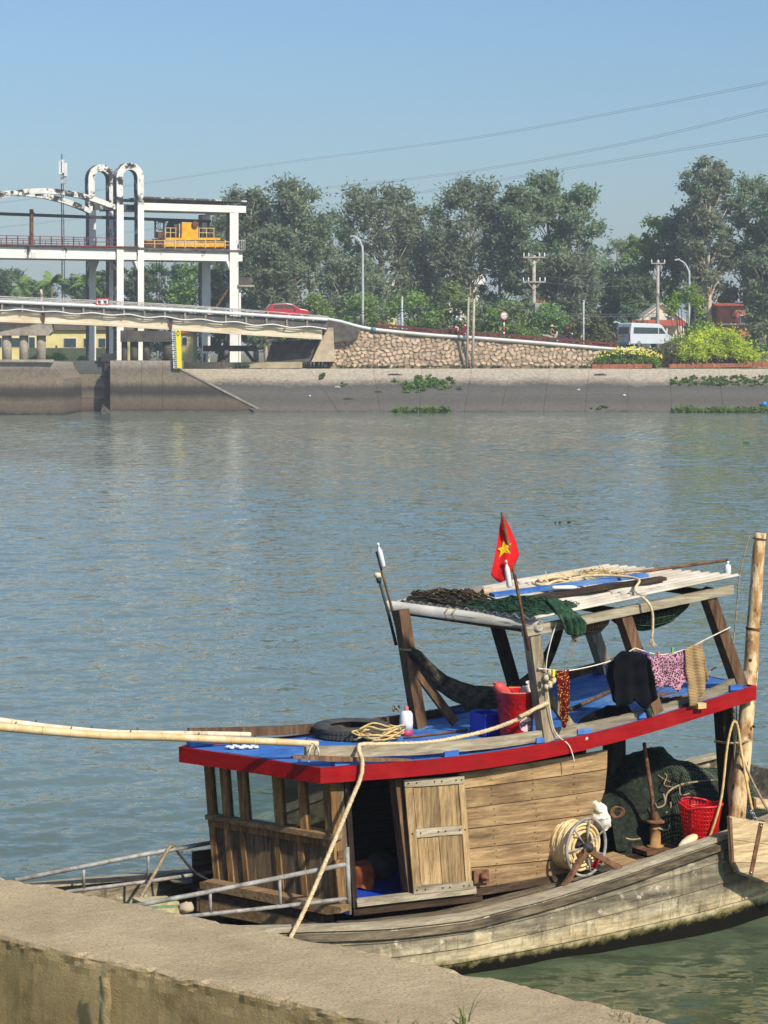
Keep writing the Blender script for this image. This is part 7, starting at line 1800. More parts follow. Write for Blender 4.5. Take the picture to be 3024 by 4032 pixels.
# green net bight over the near edge
dr = thing('net_drape', 'green fishing net draped over the near canopy edge in a bulging fold', 'net', bp(2240, 2440, -.06))
def df(u, v):
    pxs_ = ip(v, [0, .25, .6, 1], [2150 + 60 * u, 2178 + 85 * u, 2208 + 95 * u, 2225 + 75 * u]); pys = ip(v, [0, .25, .6, 1], [2372 + 10 * u, 2402 + 16 * u, 2450 + 6 * u, 2492 + 10 * math.sin(math.pi * u)])
    tt = ip(v, [0, .25, .5, 1], [.22, .02, -.06, -.04]); p = bp(pxs_, pys, tt)
    return p + (-T2) * (.045 * math.sin(math.pi * u) * min(1, v * 2.2) + .012 * math.sin(26 * u + 2 * v)) + UP * (.03 * math.sin(math.pi * u) * (1 - v) + .02 * (1 - v))
mb = MB(); mb.grid(df, 30, 20); o = obj('fold', mb, M_NETG, dr, True); o.modifiers.new('t', 'SOLIDIFY').thickness = .012
mb = MB()
for k in range(24):
    u = k / 23; mb.tube([df(u, v / 8) - T2 * .006 for v in range(9)], .004, 4)
stuff(obj('net_cords', mb, plain('green_net_cord', lin(84, 132, 92), lin(40, 80, 56), rough=.9), dr, True))
mb = MB(); q = bp(2262, 2508, -.05); mb.ball(q, .03, 8, 6, (1, 1, 1.3), .6, 4); rr = random.Random(7)
for k in range(9): mb.tube(smoothpath([q, q + Vector((rr.uniform(-.05, .05), 0, -.08)), q + Vector((rr.uniform(-.10, .03), 0, rr.uniform(-.24, -.12)))], 4), .0022, 4)
obj('frayed_tail', mb, M_ROPED, dr, True)
def sack(label, pts, t, dep, mat, seed):
    """a net belly hanging under the canopy, outline in photo columns: (px, ytop, ybottom)"""
    X = [p[0] for p in pts]; rr = random.Random(seed)
    def fs_(u, v):
        px = X[0] + (X[-1] - X[0]) * u; yt, yb_ = ip(px, X, [p[1] for p in pts]), ip(px, X, [p[2] for p in pts])
        a = math.pi * v; y = yt + (yb_ - yt) * math.sin(a) ** .8; tt = t - dep * math.cos(a) * (math.sin(math.pi * u) ** .5)
        p = bp(px, y, t); return p + T2 * (tt - t) + UP * .012 * mn.noise(p * 20 + Vector((0, v * 3, 0)))
    t_ = thing('net_sack', label, 'net', fs_(.5, .5)); mb = MB(); mb.grid(fs_, 26, 18); obj('net_belly', mb, mat, t_, True)
    mb = MB()
    for k in range(15): mb.tube([fs_((k + .5) / 15, j / 12) - T2 * .004 - UP * .004 for j in range(13)], .003, 4)
    for k in range(8): mb.tube([fs_(j / 16, (k + .5) / 8) - T2 * .004 - UP * .004 for j in range(17)], .003, 4)
    stuff(obj('mesh_cords', mb, M_ROPED if seed == 1 else MATS['green_net_cord'], t_, True))
sack('small brown net sack bulging under the near canopy beam by the green drape', [(2262, 2478, 2484), (2300, 2450, 2500), (2340, 2440, 2492), (2390, 2430, 2436)], .35, .16, M_NETB, 1)
sack('larger dark green net sack sagging below the canopy beside the middle post', [(2405, 2432, 2436), (2460, 2420, 2470), (2520, 2405, 2482), (2590, 2390, 2462), (2650, 2375, 2420), (2705, 2368, 2372)], .40, .24, M_NETD, 2)
# --- boards on the canopy
for k, (a, b, w, lab, m_) in enumerate((((.13, .50), (.74, .30), .16, 'upper blue-painted plank lying on the canopy sheets', P_BLUE), ((.17, .34), (.76, .20), .13, 'lower dark brown plank lying under the blue one on the canopy', W_DARK))):
    pa, pb = canz(*a) + UP * (.05 - .03 * k), canz(*b) + UP * (.05 - .03 * k); mb = MB(); mb.beam(pa, pb, w, .032); tag(obj('plank', mb, m_, None, False, pa), lab, 'plank')
mb = MB(); q = canz(.34, .30) + UP * .075; mb.lathe([(.014, -.12), (.02, -.1), (.02, .08), (.01, .12)], q, L2 + T2 * -.4, 10); tag(obj('empty_bottle', mb, M_PLW, None, True, q), 'crushed clear bottle lying on the blue canopy plank', 'bottle')
mb = MB(); q = canz(.155, .66) + UP * .045; mb.lathe([(.048, -.10), (.048, .10), (.042, .10), (.042, -.09)], q, -T2 * .3 - L2, 18, False); tag(obj('pipe_offcut', mb, plain('grey_offcut', lin(150, 142, 128), lin(110, 100, 88), rough=.7), None, True, q), 'short grey pipe offcut on the canopy behind the flag', 'pipe')
mb = MB(); q = canz(.185, .62) + UP * .045; mb.lathe([(.030, -.05), (.045, .05), (.040, .05), (.026, -.04)], q, L2, 14, False); tag(obj('paper_cup', mb, plain('tan_cup', lin(206, 182, 146), rough=.8), None, True, q), 'small tan cup lying beside the pipe offcut', 'cup')
# ropes on the canopy
rr = random.Random(21); P = []
for k in range(46): a = k * .9; P.append(canz(.44 + .13 * math.cos(a) * rr.uniform(.3, 1) + .002 * k, .55 + .14 * math.sin(a) * rr.uniform(.3, 1)) + UP * (.02 + .06 * rr.random()))
ropeobj('rope_coil', P, .013, M_ROPE, 'tangled cream rope coil on top of the canopy', k=6)
ropeobj('hanging_rope', [canz(.44, .46) + UP * .05, canz(.52, .42) + UP * .10, canz(.60, .30) + UP * .09, canz(.62, .18) + UP * .06, bp(2500, 2345, .1) + UP * .05, bp(2548, 2368, -.05), bp(2568, 2410, -.07), bp(2570, 2470, -.06), bp(2566, 2512, -.05)], .013, M_ROPE, 'cream rope hanging off the near canopy edge with a frayed end')
mb = MB(); q = bp(2566, 2512, -.05); rr = random.Random(3)
for k in range(16): mb.tube(smoothpath([q, q + Vector((rr.uniform(-.02, .02), rr.uniform(-.02, .02), -.03)), q + Vector((rr.uniform(-.05, .05), rr.uniform(-.02, .02), rr.uniform(-.10, -.06)))], 3), .003, 4)
tag(obj('frayed_end', mb, M_ROPE, None, True, q), 'frayed tuft at the tip of the rope hanging from the canopy', 'rope')
st_ = MB(); rr = random.Random(31); 
for k in range(150):
    u, v = rr.uniform(.50, .80), rr.uniform(.45, .72); q = canz(u, v) + UP * rr.uniform(0, .05); d = Vector((rr.uniform(-1, 1), rr.uniform(-1, 1), rr.uniform(-.15, .3))).normalized() * rr.uniform(.05, .12); st_.tube([q - d, q + UP * .012, q + d], .005, 4)
o = tag(obj('fibre_heap', st_, M_ROPEY, None, True, canz(.65, .6)), 'matted heap of pale rope fibre on the rear of the canopy', 'rope fibre')
# rusty rod with hanging bottle lamp
q0, q1 = canz(.70, .50) + UP * .03, bp(2864, 2206, .9); mb = MB(); mb.tube([q0, q1], [.018, .014], 8); tag(obj('rusty_rod', mb, M_RUSTN, None, True, q0), 'rusty rod sticking out past the rear of the canopy', 'rod')
def bottle(label, c, ax, h, r, mat=M_PLW, neck=True, par='bottle_lamp', capm=None):
    t_ = thing(par, label, 'bottle', c); mb = MB(); mb.lathe([(r * .7, 0), (r, h * .05), (r, h * .62), (r * .8, h * .74), (r * .4, h * .80), (r * .4, h * .86)], c, ax, 14); obj('body', mb, mat, t_, True)
    mb = MB(); mb.lathe([(r * .5, h * .86), (r * .5, h), (r * .2, h * 1.01)], c, ax, 10); obj('cap', mb, capm or mat, t_, True); return t_
bottle('white bottle hanging from the end of the rusty rod', bp(2864, 2270, .9), UP, .155, .036)
ropeobj('hanging_string', [q1, bp(2866, 2214, .9), bp(2864, 2240, .9)], .004, M_BLK, 'short black cord holding the rod-end bottle')

# --- poles with bottle lamps, flag
def stick(name, label, a, b, t, r, mat): 
    pa, pb = bp(*a, t), bp(*b, t); mb = MB(); mb.tube([pa, pa.lerp(pb, .5) + L2 * .006, pb], [r, r * .9, r * .75], 8); return tag(obj(name, mb, mat, None, True, pa), label, 'pole')
stick('lamp_pole', 'slim dark pole lashed to the far front post with a bottle on top', (1582, 2552), (1482, 2172), 1.66, .014, W_BRNV)
stick('lamp_pole', 'shorter dark pole beside the far front post with a capped light', (1560, 2540), (1494, 2290), 1.70, .016, M_STEELD)
bottle('white bottle lamp on top of the left slim pole', bp(1510, 2232, 1.62), (bp(1488, 2140, 1.62) - bp(1510, 2232, 1.62)), .24, .024)
t_ = thing('warning_light', 'cream capped light on the shorter left pole', 'light', bp(1494, 2290, 1.70)); mb = MB(); c = bp(1493, 2294, 1.70); mb.lathe([(.022, 0), (.024, .05)], c, UP - L2 * .2, 12); obj('socket', mb, M_STEELD, t_, True); mb = MB(); mb.lathe([(.026, .05), (.036, .06), (.036, .095), (.02, .105)], c, UP - L2 * .2, 14); obj('lens_cap', mb, plain('cream_lens', lin(236, 226, 186), rough=.4), t_, True)
stick('flag_pole', 'rusty pole on the near front post carrying the flag and a bottle', (2082, 2560), (1976, 2018), .02, .017, M_RUSTN)
bottle('white bottle lamp tied to the flag pole below the flag', bp(2006, 2312, -.03), (bp(1992, 2208, -.03) - bp(2006, 2312, -.03)), .25, .025, capm=plain('pale_orange_cap', lin(226, 190, 160), rough=.5))
FG = thing('flag', 'red flag with a yellow star drooping from the rusty pole', 'flag', bp(1980, 2040, .02))
M_FR = plain('flag_red', lin(214, 16, 18), lin(190, 10, 16), rough=.8, scale=6); M_FY = plain('flag_star_yellow', lin(246, 196, 20), rough=.8)
FL_ = [(1977, 2022), (1966, 2080), (1956, 2150), (1944, 2210), (1932, 2262)]; FRt = [(1980, 2022), (2006, 2075), (2030, 2130), (2044, 2185), (2018, 2245)]
def ff(u, v):
    ys = [0, .25, .5, .75, 1]; a = (ip(v, ys, [p[0] for p in FL_]), ip(v, ys, [p[1] for p in FL_])); b = (ip(v, ys, [p[0] for p in FRt]), ip(v, ys, [p[1] for p in FRt]))
    px, py = a[0] + (b[0] - a[0]) * u, a[1] + (b[1] - a[1]) * u + (38 * math.sin(math.pi * u) if v > .99 else 38 * math.sin(math.pi * u) * max(0, v - .75) * 4)
    return bp(px, py, .04 + .030 * math.sin(u * 6 + .8) * min(1, v * 2) + .02 * math.sin(v * 5))
mb = MB(); mb.grid(ff, 24, 24); o = obj('cloth', mb, M_FR, FG, True); o.modifiers.new('t', 'SOLIDIFY').thickness = .002
# star printed on the cloth: follows its folds
mb = MB(); ctr = (.36, .575); R1 = .225; vs = []
def fuv(x, y):
    p = ff(min(.97, max(.03, ctr[0] + x)), ctr[1] + y); return p - T2 * .014
st = []
for k in range(10):
    a = math.pi / 2 + .12 + k * math.pi / 5; r_ = 1 if k % 2 == 0 else .40; st.append((r_ * math.cos(a) * .42, -r_ * math.sin(a) * .155))
vs = [fuv(0, 0)]; fs = []
for x, y in st: vs += [fuv(x * .5, y * .5), fuv(x, y)]
for k in range(10):
    a, b = 1 + 2 * k, 1 + 2 * ((k + 1) % 10); fs += [(0, a, b), (a, a + 1, b + 1, b)]
mb.add(vs, fs); obj('star', mb, M_FY, FG)

# --- laundry line and clothes
line_px = [(2142, 2634), (2242, 2640), (2405, 2602), (2500, 2552), (2560, 2590), (2700, 2560), (2770, 2522), (2830, 2492), (2870, 2470)]
ropeobj('washing_line', [bp(x, y, .02) for x, y in line_px[:4]], .006, M_CORD, 'cord from the near front post to the middle post holding laundry', 'cord')
ropeobj('washing_line', [bp(x, y, .02) for x, y in ((2500, 2552), (2600, 2578), (2700, 2556), (2770, 2522), (2875, 2470))], .006, M_CORD, 'cord from the middle post to the rear post holding laundry', 'cord')
ropeobj('thin_line', [bp(2192, 2450, .02), bp(2165, 2540, .0), bp(2150, 2632, .02), bp(2160, 2760, .02), bp(2185, 2880, .03), bp(2240, 2935, -.01), bp(2262, 3000, -.05)], .006, M_CORD, 'thin white cord trailing down the near front post over the red edge', 'cord')
ropeobj('thin_line', [bp(2140, 2634, .04), bp(2120, 2632, .04), bp(2140, 2628, .2)], .006, M_CORD, 'cord loop round the near front post', 'cord')
ropeobj('stern_line', [bp(2950, 2110, .6), bp(2912, 2270, .6), bp(2880, 2560, .6), bp(2800, 2640, .3), bp(2770, 2680, .15)], .007, M_ROPED, 'grey line from the tree-trunk pole down to the roof rail', 'cord')
def garment(name, label, top, bot, t, mat, folds, amp, seed, nu=26, nv=20, cat='clothing', hem=0.0):
    TX = [p[0] for p in top]; BX_ = [p[0] for p in bot]
    def fn_(u, v):
        i = u * (len(top) - 1); k = min(len(top) - 2, int(i)); f = i - k; a = (top[k][0] + (top[k + 1][0] - top[k][0]) * f, top[k][1] + (top[k + 1][1] - top[k][1]) * f)
        i = u * (len(bot) - 1); k = min(len(bot) - 2, int(i)); f = i - k; b = (bot[k][0] + (bot[k + 1][0] - bot[k][0]) * f, bot[k][1] + (bot[k + 1][1] - bot[k][1]) * f)
        px, py = a[0] + (b[0] - a[0]) * v, a[1] + (b[1] - a[1]) * v
        p = bp(px, py, t); return p - T2 * (amp * (.35 + .65 * v) * (math.sin(u * folds * 6.283 + seed) + .4 * math.sin(u * folds * 11 + 2 * v + seed)) + .03 * mn.noise(p * 8))
    mb = MB(); mb.grid(fn_, nu, nv); o = obj(name, mb, mat, None, True, fn_(.5, 0)); o.modifiers.new('t', 'SOLIDIFY').thickness = .006; return tag(o, label, cat)
M_BLKC = plain('black_fabric', (.008, .008, .012), (.005, .005, .008), rough=.95, scale=5, spec=.08)
garment('black_trousers', 'black trousers hanging over the line by the middle post', [(2412, 2588), (2450, 2562), (2500, 2566), (2540, 2576), (2560, 2600)], [(2408, 2745), (2430, 2790), (2470, 2770), (2500, 2752), (2530, 2790), (2572, 2775), (2584, 2745)], .0, M_BLKC, 3, .035, 1)
garment('black_jacket', 'black jacket crumpled on the roof rail below the trousers', [(2270, 2848), (2330, 2805), (2390, 2778), (2470, 2776)], [(2262, 2870), (2330, 2858), (2400, 2838), (2480, 2815)], .22, M_BLKC, 2, .05, 2)
M_NVY = plain('blue_black_fabric', (.012, .018, .06), (.01, .012, .03), rough=.9, scale=5)
garment('navy_shirt', 'dark navy shirt hung behind the black trousers', [(2376, 2620), (2420, 2590), (2460, 2572), (2500, 2580)], [(2412, 2760), (2440, 2780), (2480, 2768), (2500, 2755)], .07, M_NVY, 2, .02, 3)
def pattern(name, base, spot, scale, lo, hi, kind='spots'):
    m, nt, p, N, K = new_mat(name); tc = N.new('ShaderNodeTexCoord')
    if kind == 'spots':
        v = N.new('ShaderNodeTexVoronoi'); v.inputs['Scale'].default_value = scale; v.feature = 'F1'; K.new(tc.outputs['Object'], v.inputs['Vector']); n = nz(nt, scale * 1.3, 3, .6, tc.outputs['Object'])
        f = math_(nt, 'ADD', v.outputs['Distance'], math_(nt, 'MULTIPLY', math_(nt, 'SUBTRACT', n.outputs[0], .5), .5)); c = ramp(nt, f, [(lo, spot), (hi, base)])
    else:
        w = N.new('ShaderNodeTexWave'); w.inputs['Scale'].default_value = scale; w.bands_direction = 'Z'; w.inputs['Distortion'].default_value = 1.2; w.inputs['Detail Scale'].default_value = 2; K.new(tc.outputs['Object'], w.inputs['Vector']); c = ramp(nt, w.outputs['Color'], [(lo, spot), (hi, base)])
    K.new(c, p.inputs['Base Color']); p.inputs['Roughness'].default_value = .9; p.inputs['Specular IOR Level'].default_value = .1; return m
garment('leopard_blouse', 'pink leopard-print blouse pegged on the line', [(2562, 2590), (2620, 2578), (2680, 2566), (2698, 2552)], [(2572, 2700), (2600, 2712), (2630, 2698), (2668, 2726), (2700, 2682), (2712, 2640)], -.01, pattern('leopard_print', lin(196, 146, 162), lin(50, 20, 30), 62, .44, .52), 3, .018, 4)
garment('purple_cloth', 'purple flowered cloth showing between the trousers and the leopard blouse', [(2504, 2566), (2530, 2562), (2560, 2582)], [(2540, 2640), (2556, 2670), (2572, 2672)], .05, pattern('purple_print', lin(150, 86, 150), lin(196, 150, 196), 26, .25, .5), 1.5, .015, 5)
garment('striped_towel', 'tan striped towel hanging down over the rear roof rail', [(2694, 2554), (2730, 2540), (2765, 2528)], [(2712, 2784), (2745, 2770), (2775, 2700), (2788, 2680)], -.03, pattern('tan_stripes', lin(190, 160, 116), lin(110, 86, 58), 22, .35, .55, 'stripes'), 2.2, .02, 6)
garment('floral_cloth', 'dark red floral cloth folded over the line by the front post', [(2186, 2638), (2215, 2640), (2243, 2638)], [(2208, 2852), (2222, 2866), (2240, 2838)], .0, pattern('floral_print', lin(92, 14, 18), lin(196, 160, 70), 52, .24, .33), 2, .012, 7)
t_ = thing('rag_knot', 'knotted pale rags and a yellow peg hanging at the near front post', 'rag', bp(2170, 2650, -.03)); mb = MB(); rr = random.Random(5)
for k in range(9): mb.ball(bp(2160 + rr.uniform(-10, 18), 2650 + 7 * k, -.03), .020 + .012 * rr.random(), 8, 6, (1, .8, 1.2), .6, k)
obj('rags', mb, plain('pale_rag', lin(214, 200, 168), lin(170, 150, 116), rough=.9, scale=12), t_, True); mb = MB(); mb.box(bp(2178, 2650, -.06), L2 * .012, T2 * .012, UP * .032); obj('peg', mb, M_GY, t_)
for k, (x, y, c_) in enumerate(((2592, 2576, 'pink'), (2648, 2560, 'green'))):
    mb = MB(); q = bp(x, y, -.02); mb.box(q + L2 * .006, L2 * .005, T2 * .008, UP * .026); mb.box(q - L2 * .006, L2 * .005, T2 * .008, UP * .026); tag(obj('clothes_peg', mb, plain('peg_' + c_, lin(226, 130, 140) if c_ == 'pink' else lin(130, 190, 90), rough=.5), None, False, q), c_ + ' clothes peg holding the leopard blouse', 'peg')
mb = MB(); q = bp(2755, 2778, -.03); mb.box(q, L2 * .05, T2 * .04, UP * .025); tag(obj('sponge_block', mb, plain('sponge', lin(222, 196, 140), lin(196, 166, 110), rough=.95, scale=20, bump=.5), None, False, q), 'tan sponge block on the red edge below the striped towel', 'sponge')
gl = thing('work_glove', 'dark green glove with orange cuff hung on the near rail', 'glove', bp(2558, 2800, .05)); mb = MB(); mb.tube([bp(2548, 2780, .06), bp(2556, 2805, .05), bp(2562, 2838, .05)], [.022, .03, .022], 8); obj('glove', mb, plain('green_glove', (.02, .05, .04), rough=.8), gl, True); mb = MB(); mb.tube([bp(2546, 2774, .06), bp(2549, 2784, .055)], .026, 8); obj('cuff', mb, plain('orange_cuff', lin(236, 90, 40), rough=.8), gl, True)
mb = MB(); q = bp(2306, 2908, .02); mb.lathe([(.018, 0), (.018, .02)], q, -T2, 12); bobj('round_reflector', mb, M_PLW, None, True)
# --- dark net and poles lying on the rear of the roof deck
a, b = on_roof(2245, 2800), on_roof(2410, 2716); mb = MB(); mb.tube([a + UP * .02, b + UP * .02], .02, 7); tag(obj('long_stick', mb, W_BRNV, None, True, a), 'brown pole lying on the blue roof behind the black trousers', 'pole')
mb = MB(); rr = random.Random(44)
for k in range(16): c = on_roof(2600 + rr.uniform(-60, 110), 2735 - rr.uniform(0, 16)); mb.tube([c, c + L2 * rr.uniform(.1, .4) + UP * .05 + T2 * rr.uniform(-.1, .1)], [.016, .006], 5)
tag(obj('twig_bundle', mb, W_BRNV, None, True, on_roof(2620, 2735)), 'bundle of dark twigs on the roof under the leopard blouse', 'twigs')

# ================================================================ stern: reel, nets, basket, pump, boards
RA = Vector((.68, -.735, 0)).normalized(); rc = bp(2308, 3336, -.08); RR = .268
RL = thing('hose_reel', 'iron reel wound with thick yellow rope on the side deck', 'reel', Vector((rc.x, rc.y, zg_((rc - O2).dot(L2)))))
c0 = rc - RA * .34
for cc, nm in ((rc, 'near_wheel'), (c0, 'far_wheel')):
    mb = MB(); mb.torus(cc, RA, RR, .015, 40, 8); w = obj('wheel_rim', mb, M_GALV, RL, True)
    x = RA.orthogonal().normalized(); y = RA.cross(x)
    for k in range(7):
        a = 2 * math.pi * k / 7 + .3; e = x * math.cos(a) + y * math.sin(a); mb = MB(); mb.tube([cc + e * .03, cc + e * RR], .010, 6); obj('spoke', mb, M_GALV, w, True)
mb = MB(); mb.lathe([(.045, -.02), (.05, .0), (.05, .05), (.028, .055), (.028, .07)], rc, RA, 16); obj('hub', mb, M_STEELD, RL, True)
mb = MB(); mb.tube([c0 - RA * .03, rc], .03, 10); obj('axle', mb, M_STEELD, RL, True)
mb = MB(); P = []; x = RA.orthogonal().normalized(); y = RA.cross(x)
for lay, R in ((0, .14), (1, .18), (2, .218)):
    n = 14 * 24
    for i in range(n + 1):
        f = i / n if lay % 2 == 0 else 1 - i / n; a = 2 * math.pi * i / 24; r_ = R + .006 * math.sin(i * .7 + lay)
        P.append(c0 + RA * (.02 + .29 * f) + (x * math.cos(a) + y * math.sin(a)) * r_)
mb.tube(P, .0150, 6); obj('wound_rope', mb, plain('cream_reel_rope', lin(236, 214, 166), lin(206, 176, 120), rough=.85, scale=12), RL, True)
hub = rc + RA * .02
for (px, py, tt) in ((2218, 3510, -.20), (2444, 3452, -.20)):
    q = bp(px, py, tt); q.z = zg_((q - O2).dot(L2)) + .03
    mb = MB(); mb.beam(hub - UP * .02 + (q - hub).normalized() * .03, q, .05, .03, RA); obj('a_frame_leg', mb, M_RUSTN, RL)
    q2 = q - RA * .36 + T2 * .0; q2.z = zg_((q2 - O2).dot(L2)) + .02
    mb = MB(); mb.beam(c0 - UP * .02, q2, .05, .03, RA); obj('a_frame_leg', mb, M_RUSTN, RL)
mb = MB(); mb.box(hub - UP * .03 + RA * .025, x * .0 + L2 * .07, RA * .008, UP * .03); obj('bearing_plate', mb, M_RUSTN, RL)
mb = MB(); q = bp(2442, 3470, -.16); q.z = zg_((q - O2).dot(L2)) + .04; mb.tube([q, q - L2 * .18 + UP * .10 + T2 * .1, q - L2 * .30 + UP * .16 + T2 * .2], .018, 8); obj('crank_handle', mb, M_STEELD, RL, True)
# rag / plastic bag on the reel
bg = MB(); q = bp(2352, 3215, .15)
def bagf(u, v): 
    a = 2 * math.pi * u; r_ = .085 * math.sin(math.pi * (.12 + .82 * v)) ** .7; p = q + UP * (.30 * (v - .45)) + Vector((math.cos(a) * r_ * 1.2, math.sin(a) * r_, 0)) + L2 * (.04 - .12 * (v - .3)); return p + Vector((mn.noise(p * 22), mn.noise(p * 22 + Vector((5, 0, 0))), mn.noise(p * 20 + Vector((0, 9, 0))))) * .03
bg.grid(bagf, 28, 20); tag(obj('white_bag', bg, plain('white_bag_plastic', lin(236, 230, 216), lin(206, 196, 176), rough=.6, scale=5, stain=lin(60, 70, 100), sscale=7, srange=(.66, .7)), None, True, q), 'crumpled white printed bag stuffed behind the reel', 'bag')
ropeobj('red_can', [bp(2330, 3405, .25), bp(2338, 3412, .25)], .001, M_PLR, 'tiny') if False else None
mb = MB(); q = B(bs(2335, 3430, .12), .12, 0); q.z = zg_((q - O2).dot(L2)) + .016; mb.lathe([(.05, 0), (.055, .02), (.055, .13), (.04, .15)], q, UP, 16); tag(obj('red_can', mb, M_PLR, None, True, q), 'small red can seen through the reel wheel', 'can')
# net pile
NP = thing('net_pile', 'big pile of dark green fishing nets on the aft deck', 'net pile', B(3.9, 1.2, zaft(3.9)))
OX = [2296, 2350, 2410, 2470, 2520, 2560, 2600, 2640, 2720, 2780, 2840, 2900]; OY = [3130, 3080, 3010, 2975, 2950, 2938, 2962, 2985, 3012, 3030, 3046, 3080]
s_lo, s_hi = bs(2300, 3100, 1.15), bs(2905, 3080, 1.15)
tops = [(bs(x, y, 1.15), bp(x, y, 1.15).z) for x, y in zip(OX, OY)]
def npf(u, v):
    s = s_lo + (s_hi - s_lo) * u; zt = ip(s, [a for a, b in tops], [b for a, b in tops]); z0 = zaft(s) - .01
    t = .52 + 1.15 * v + .08 * math.sin(5 * u + 1); e = (math.sin(math.pi * min(1, v * 1.02)) ** .62) * (1 if v > .5 else 1)
    z = z0 + (zt - z0) * e; p = B(s, t, z); k = .06 * e
    return p + Vector((mn.noise(p * 4.2), mn.noise(p * 4.2 + Vector((4, 0, 0))), mn.noise(p * 4.2 + Vector((0, 4, 0))) * .8)) * k * 1.6 + UP * (.018 * mn.noise(p * 19)) * e
mb = MB(); mb.grid(npf, 70, 40); obj('bundle', mb, M_NETD, NP, True)
mb = MB()
for k in range(46): mb.tube([npf(.36 + .60 * (k + .5) / 46, j / 26 * .62 + .04) - T2 * .008 + UP * .006 for j in range(27)], .0032, 3)
for k in range(22): mb.tube([npf(.36 + .60 * j / 40, .04 + .62 * (k + .5) / 22) - T2 * .008 + UP * .006 for j in range(41)], .0032, 3)
stuff(obj('mesh_cords', mb, plain('grey_net_cord', lin(120, 132, 112), lin(70, 84, 72), rough=.9), NP, True))
def on_pile(px, py, t=.75):
    return bp(px, py, t)
for k, (P, r) in enumerate((([(2830, 3070, .78), (2760, 3076, .66), (2680, 3090, .56), (2630, 3120, .50), (2618, 3160, .48)], .010), ([(2612, 3125, .48), (2618, 3165, .46), (2590, 3180, .46), (2580, 3162, .46)], .009), ([(2676, 3093, .54), (2680, 3130, .50), (2715, 3124, .50)], .008), ([(2640, 3158, .46), (2640, 3190, .44), (2622, 3200, .44)], .009), ([(2462, 3300, .45), (2490, 3306, .42), (2520, 3302, .42)], .010), ([(2590, 3262, .44), (2630, 3268, .43), (2634, 3248, .44)], .008), ([(2570, 2990, 1.0), (2590, 3050, .82), (2640, 3080, .66)], .006), ([(2600, 3030, .86), (2625, 3055, .76), (2615, 3090, .66), (2650, 3100, .6)], .006))):
    mb = MB(); mb.tube(smoothpath([bp(x, y, t) for x, y, t in P], 6), r, 6); obj('head_rope', mb, M_ROPED, NP, True)
mb = MB()
for k in range(5): mb.torus(bp(2425 + 3 * k, 3198, .58), T2 + L2 * (.3 + .1 * k) + UP * .1 * k, .055, .007, 18, 6)
tag(obj('brown_rope_ring', mb, M_RUSTN, None, True, bp(2425, 3198, .6)), 'coil of brown rope against the net pile beside the bag', 'rope')
# deck pump / capstan
q = B(3.72, .50, zaft(3.72)); sb = bs(2580, 3318, .50); q = B(sb, .50, zaft(sb)); PU = thing('deck_capstan', 'rusty upright capstan with flanges and a tall iron handle', 'capstan', q)
mb = MB(); mb.box(q + UP * .02, L2 * .20, T2 * .13, UP * .02); obj('base_plate', mb, M_RUSTN, PU)
mb = MB(); mb.lathe([(.085, .04), (.085, .06), (.055, .065), (.052, .17), (.05, .215), (.058, .22), (.058, .235), (.046, .24), (.046, .285)], q, UP, 20); obj('barrel', mb, plain('pale_rust', lin(186, 146, 96), lin(150, 108, 66), rough=.8, scale=10), PU, True)
mb = MB(); mb.lathe([(.03, .285), (.098, .285), (.10, .295), (.098, .31), (.03, .31)], q, UP, 22); obj('flange', mb, M_RUSTN, PU, True)
top = bp(2536, 2925, .50); hb = q + UP * .31 
mb = MB(); mb.tube([hb - L2 * .03, hb.lerp(top, .3), Vector((top.x, top.y, min(top.z, zr(sb - .1) - .15)))], [.026, .020, .018], 8); obj('handle', mb, M_RUSTN, PU, True)
mb = MB(); mb.prism([hb - L2 * .055, hb + L2 * .065, hb - L2 * .03 + UP * .16], T2 * .012); fixn(obj('gusset', mb, M_RUSTN, PU))
# red basket
sb = bs(2770, 3322, .12); q = B(sb, .17, zaft(sb)); RB = thing('red_basket', 'red plastic lattice basket standing on the aft deck', 'basket', q)
rT, rB_, hh = .205, .135, bp(2755, 3165, .17).z - q.z
for k in range(40):
    a = 2 * math.pi * k / 40; e = Vector((math.cos(a), math.sin(a), 0)); s_ = Vector((-e.y, e.x, 0)); mb = MB(); mb.prism([q + e * rB_ + s_ * .0075, q + e * rB_ - s_ * .0075, q + e * rT - s_ * .010 + UP * hh, q + e * rT + s_ * .010 + UP * hh], e * .004); fixn(obj('slat', mb, M_PLR, RB))
for k in range(11):
    z = hh * (.04 + .085 * k); r_ = rB_ + (rT - rB_) * z / hh; mb = MB(); mb.torus(q + UP * z, UP, r_, .004, 36, 5, .009 if k > 4 else .012); obj('band', mb, M_PLR, RB, True)
mb = MB(); mb.lathe([(.01, 0), (rB_, 0), (rB_, .008), (.01, .008)], q, UP, 30); obj('base', mb, M_PLR, RB)
P = []
for k in range(49):
    a = 2 * math.pi * k / 48; dz = -.028 * max(0, math.cos(2 * (a - .9))) ** 6; P.append(q + Vector((math.cos(a) * (rT + .006), math.sin(a) * (rT + .006), hh + .004 + dz)))
mb = MB(); mb.tube(P, .011, 8); obj('rim', mb, plain('red_rim', lin(226, 48, 56), lin(206, 30, 40), rough=.4), RB, True)
P = [q + Vector((math.cos(a) * rT * .92, math.sin(a) * rT * .92, hh + .0 + .035 * math.sin((a - 1.1) * 1.0))) for a in np.linspace(1.1, 4.2, 14)]
mb = MB(); mb.tube(P, .008, 7); obj('handle', mb, MATS['red_rim'], RB, True)
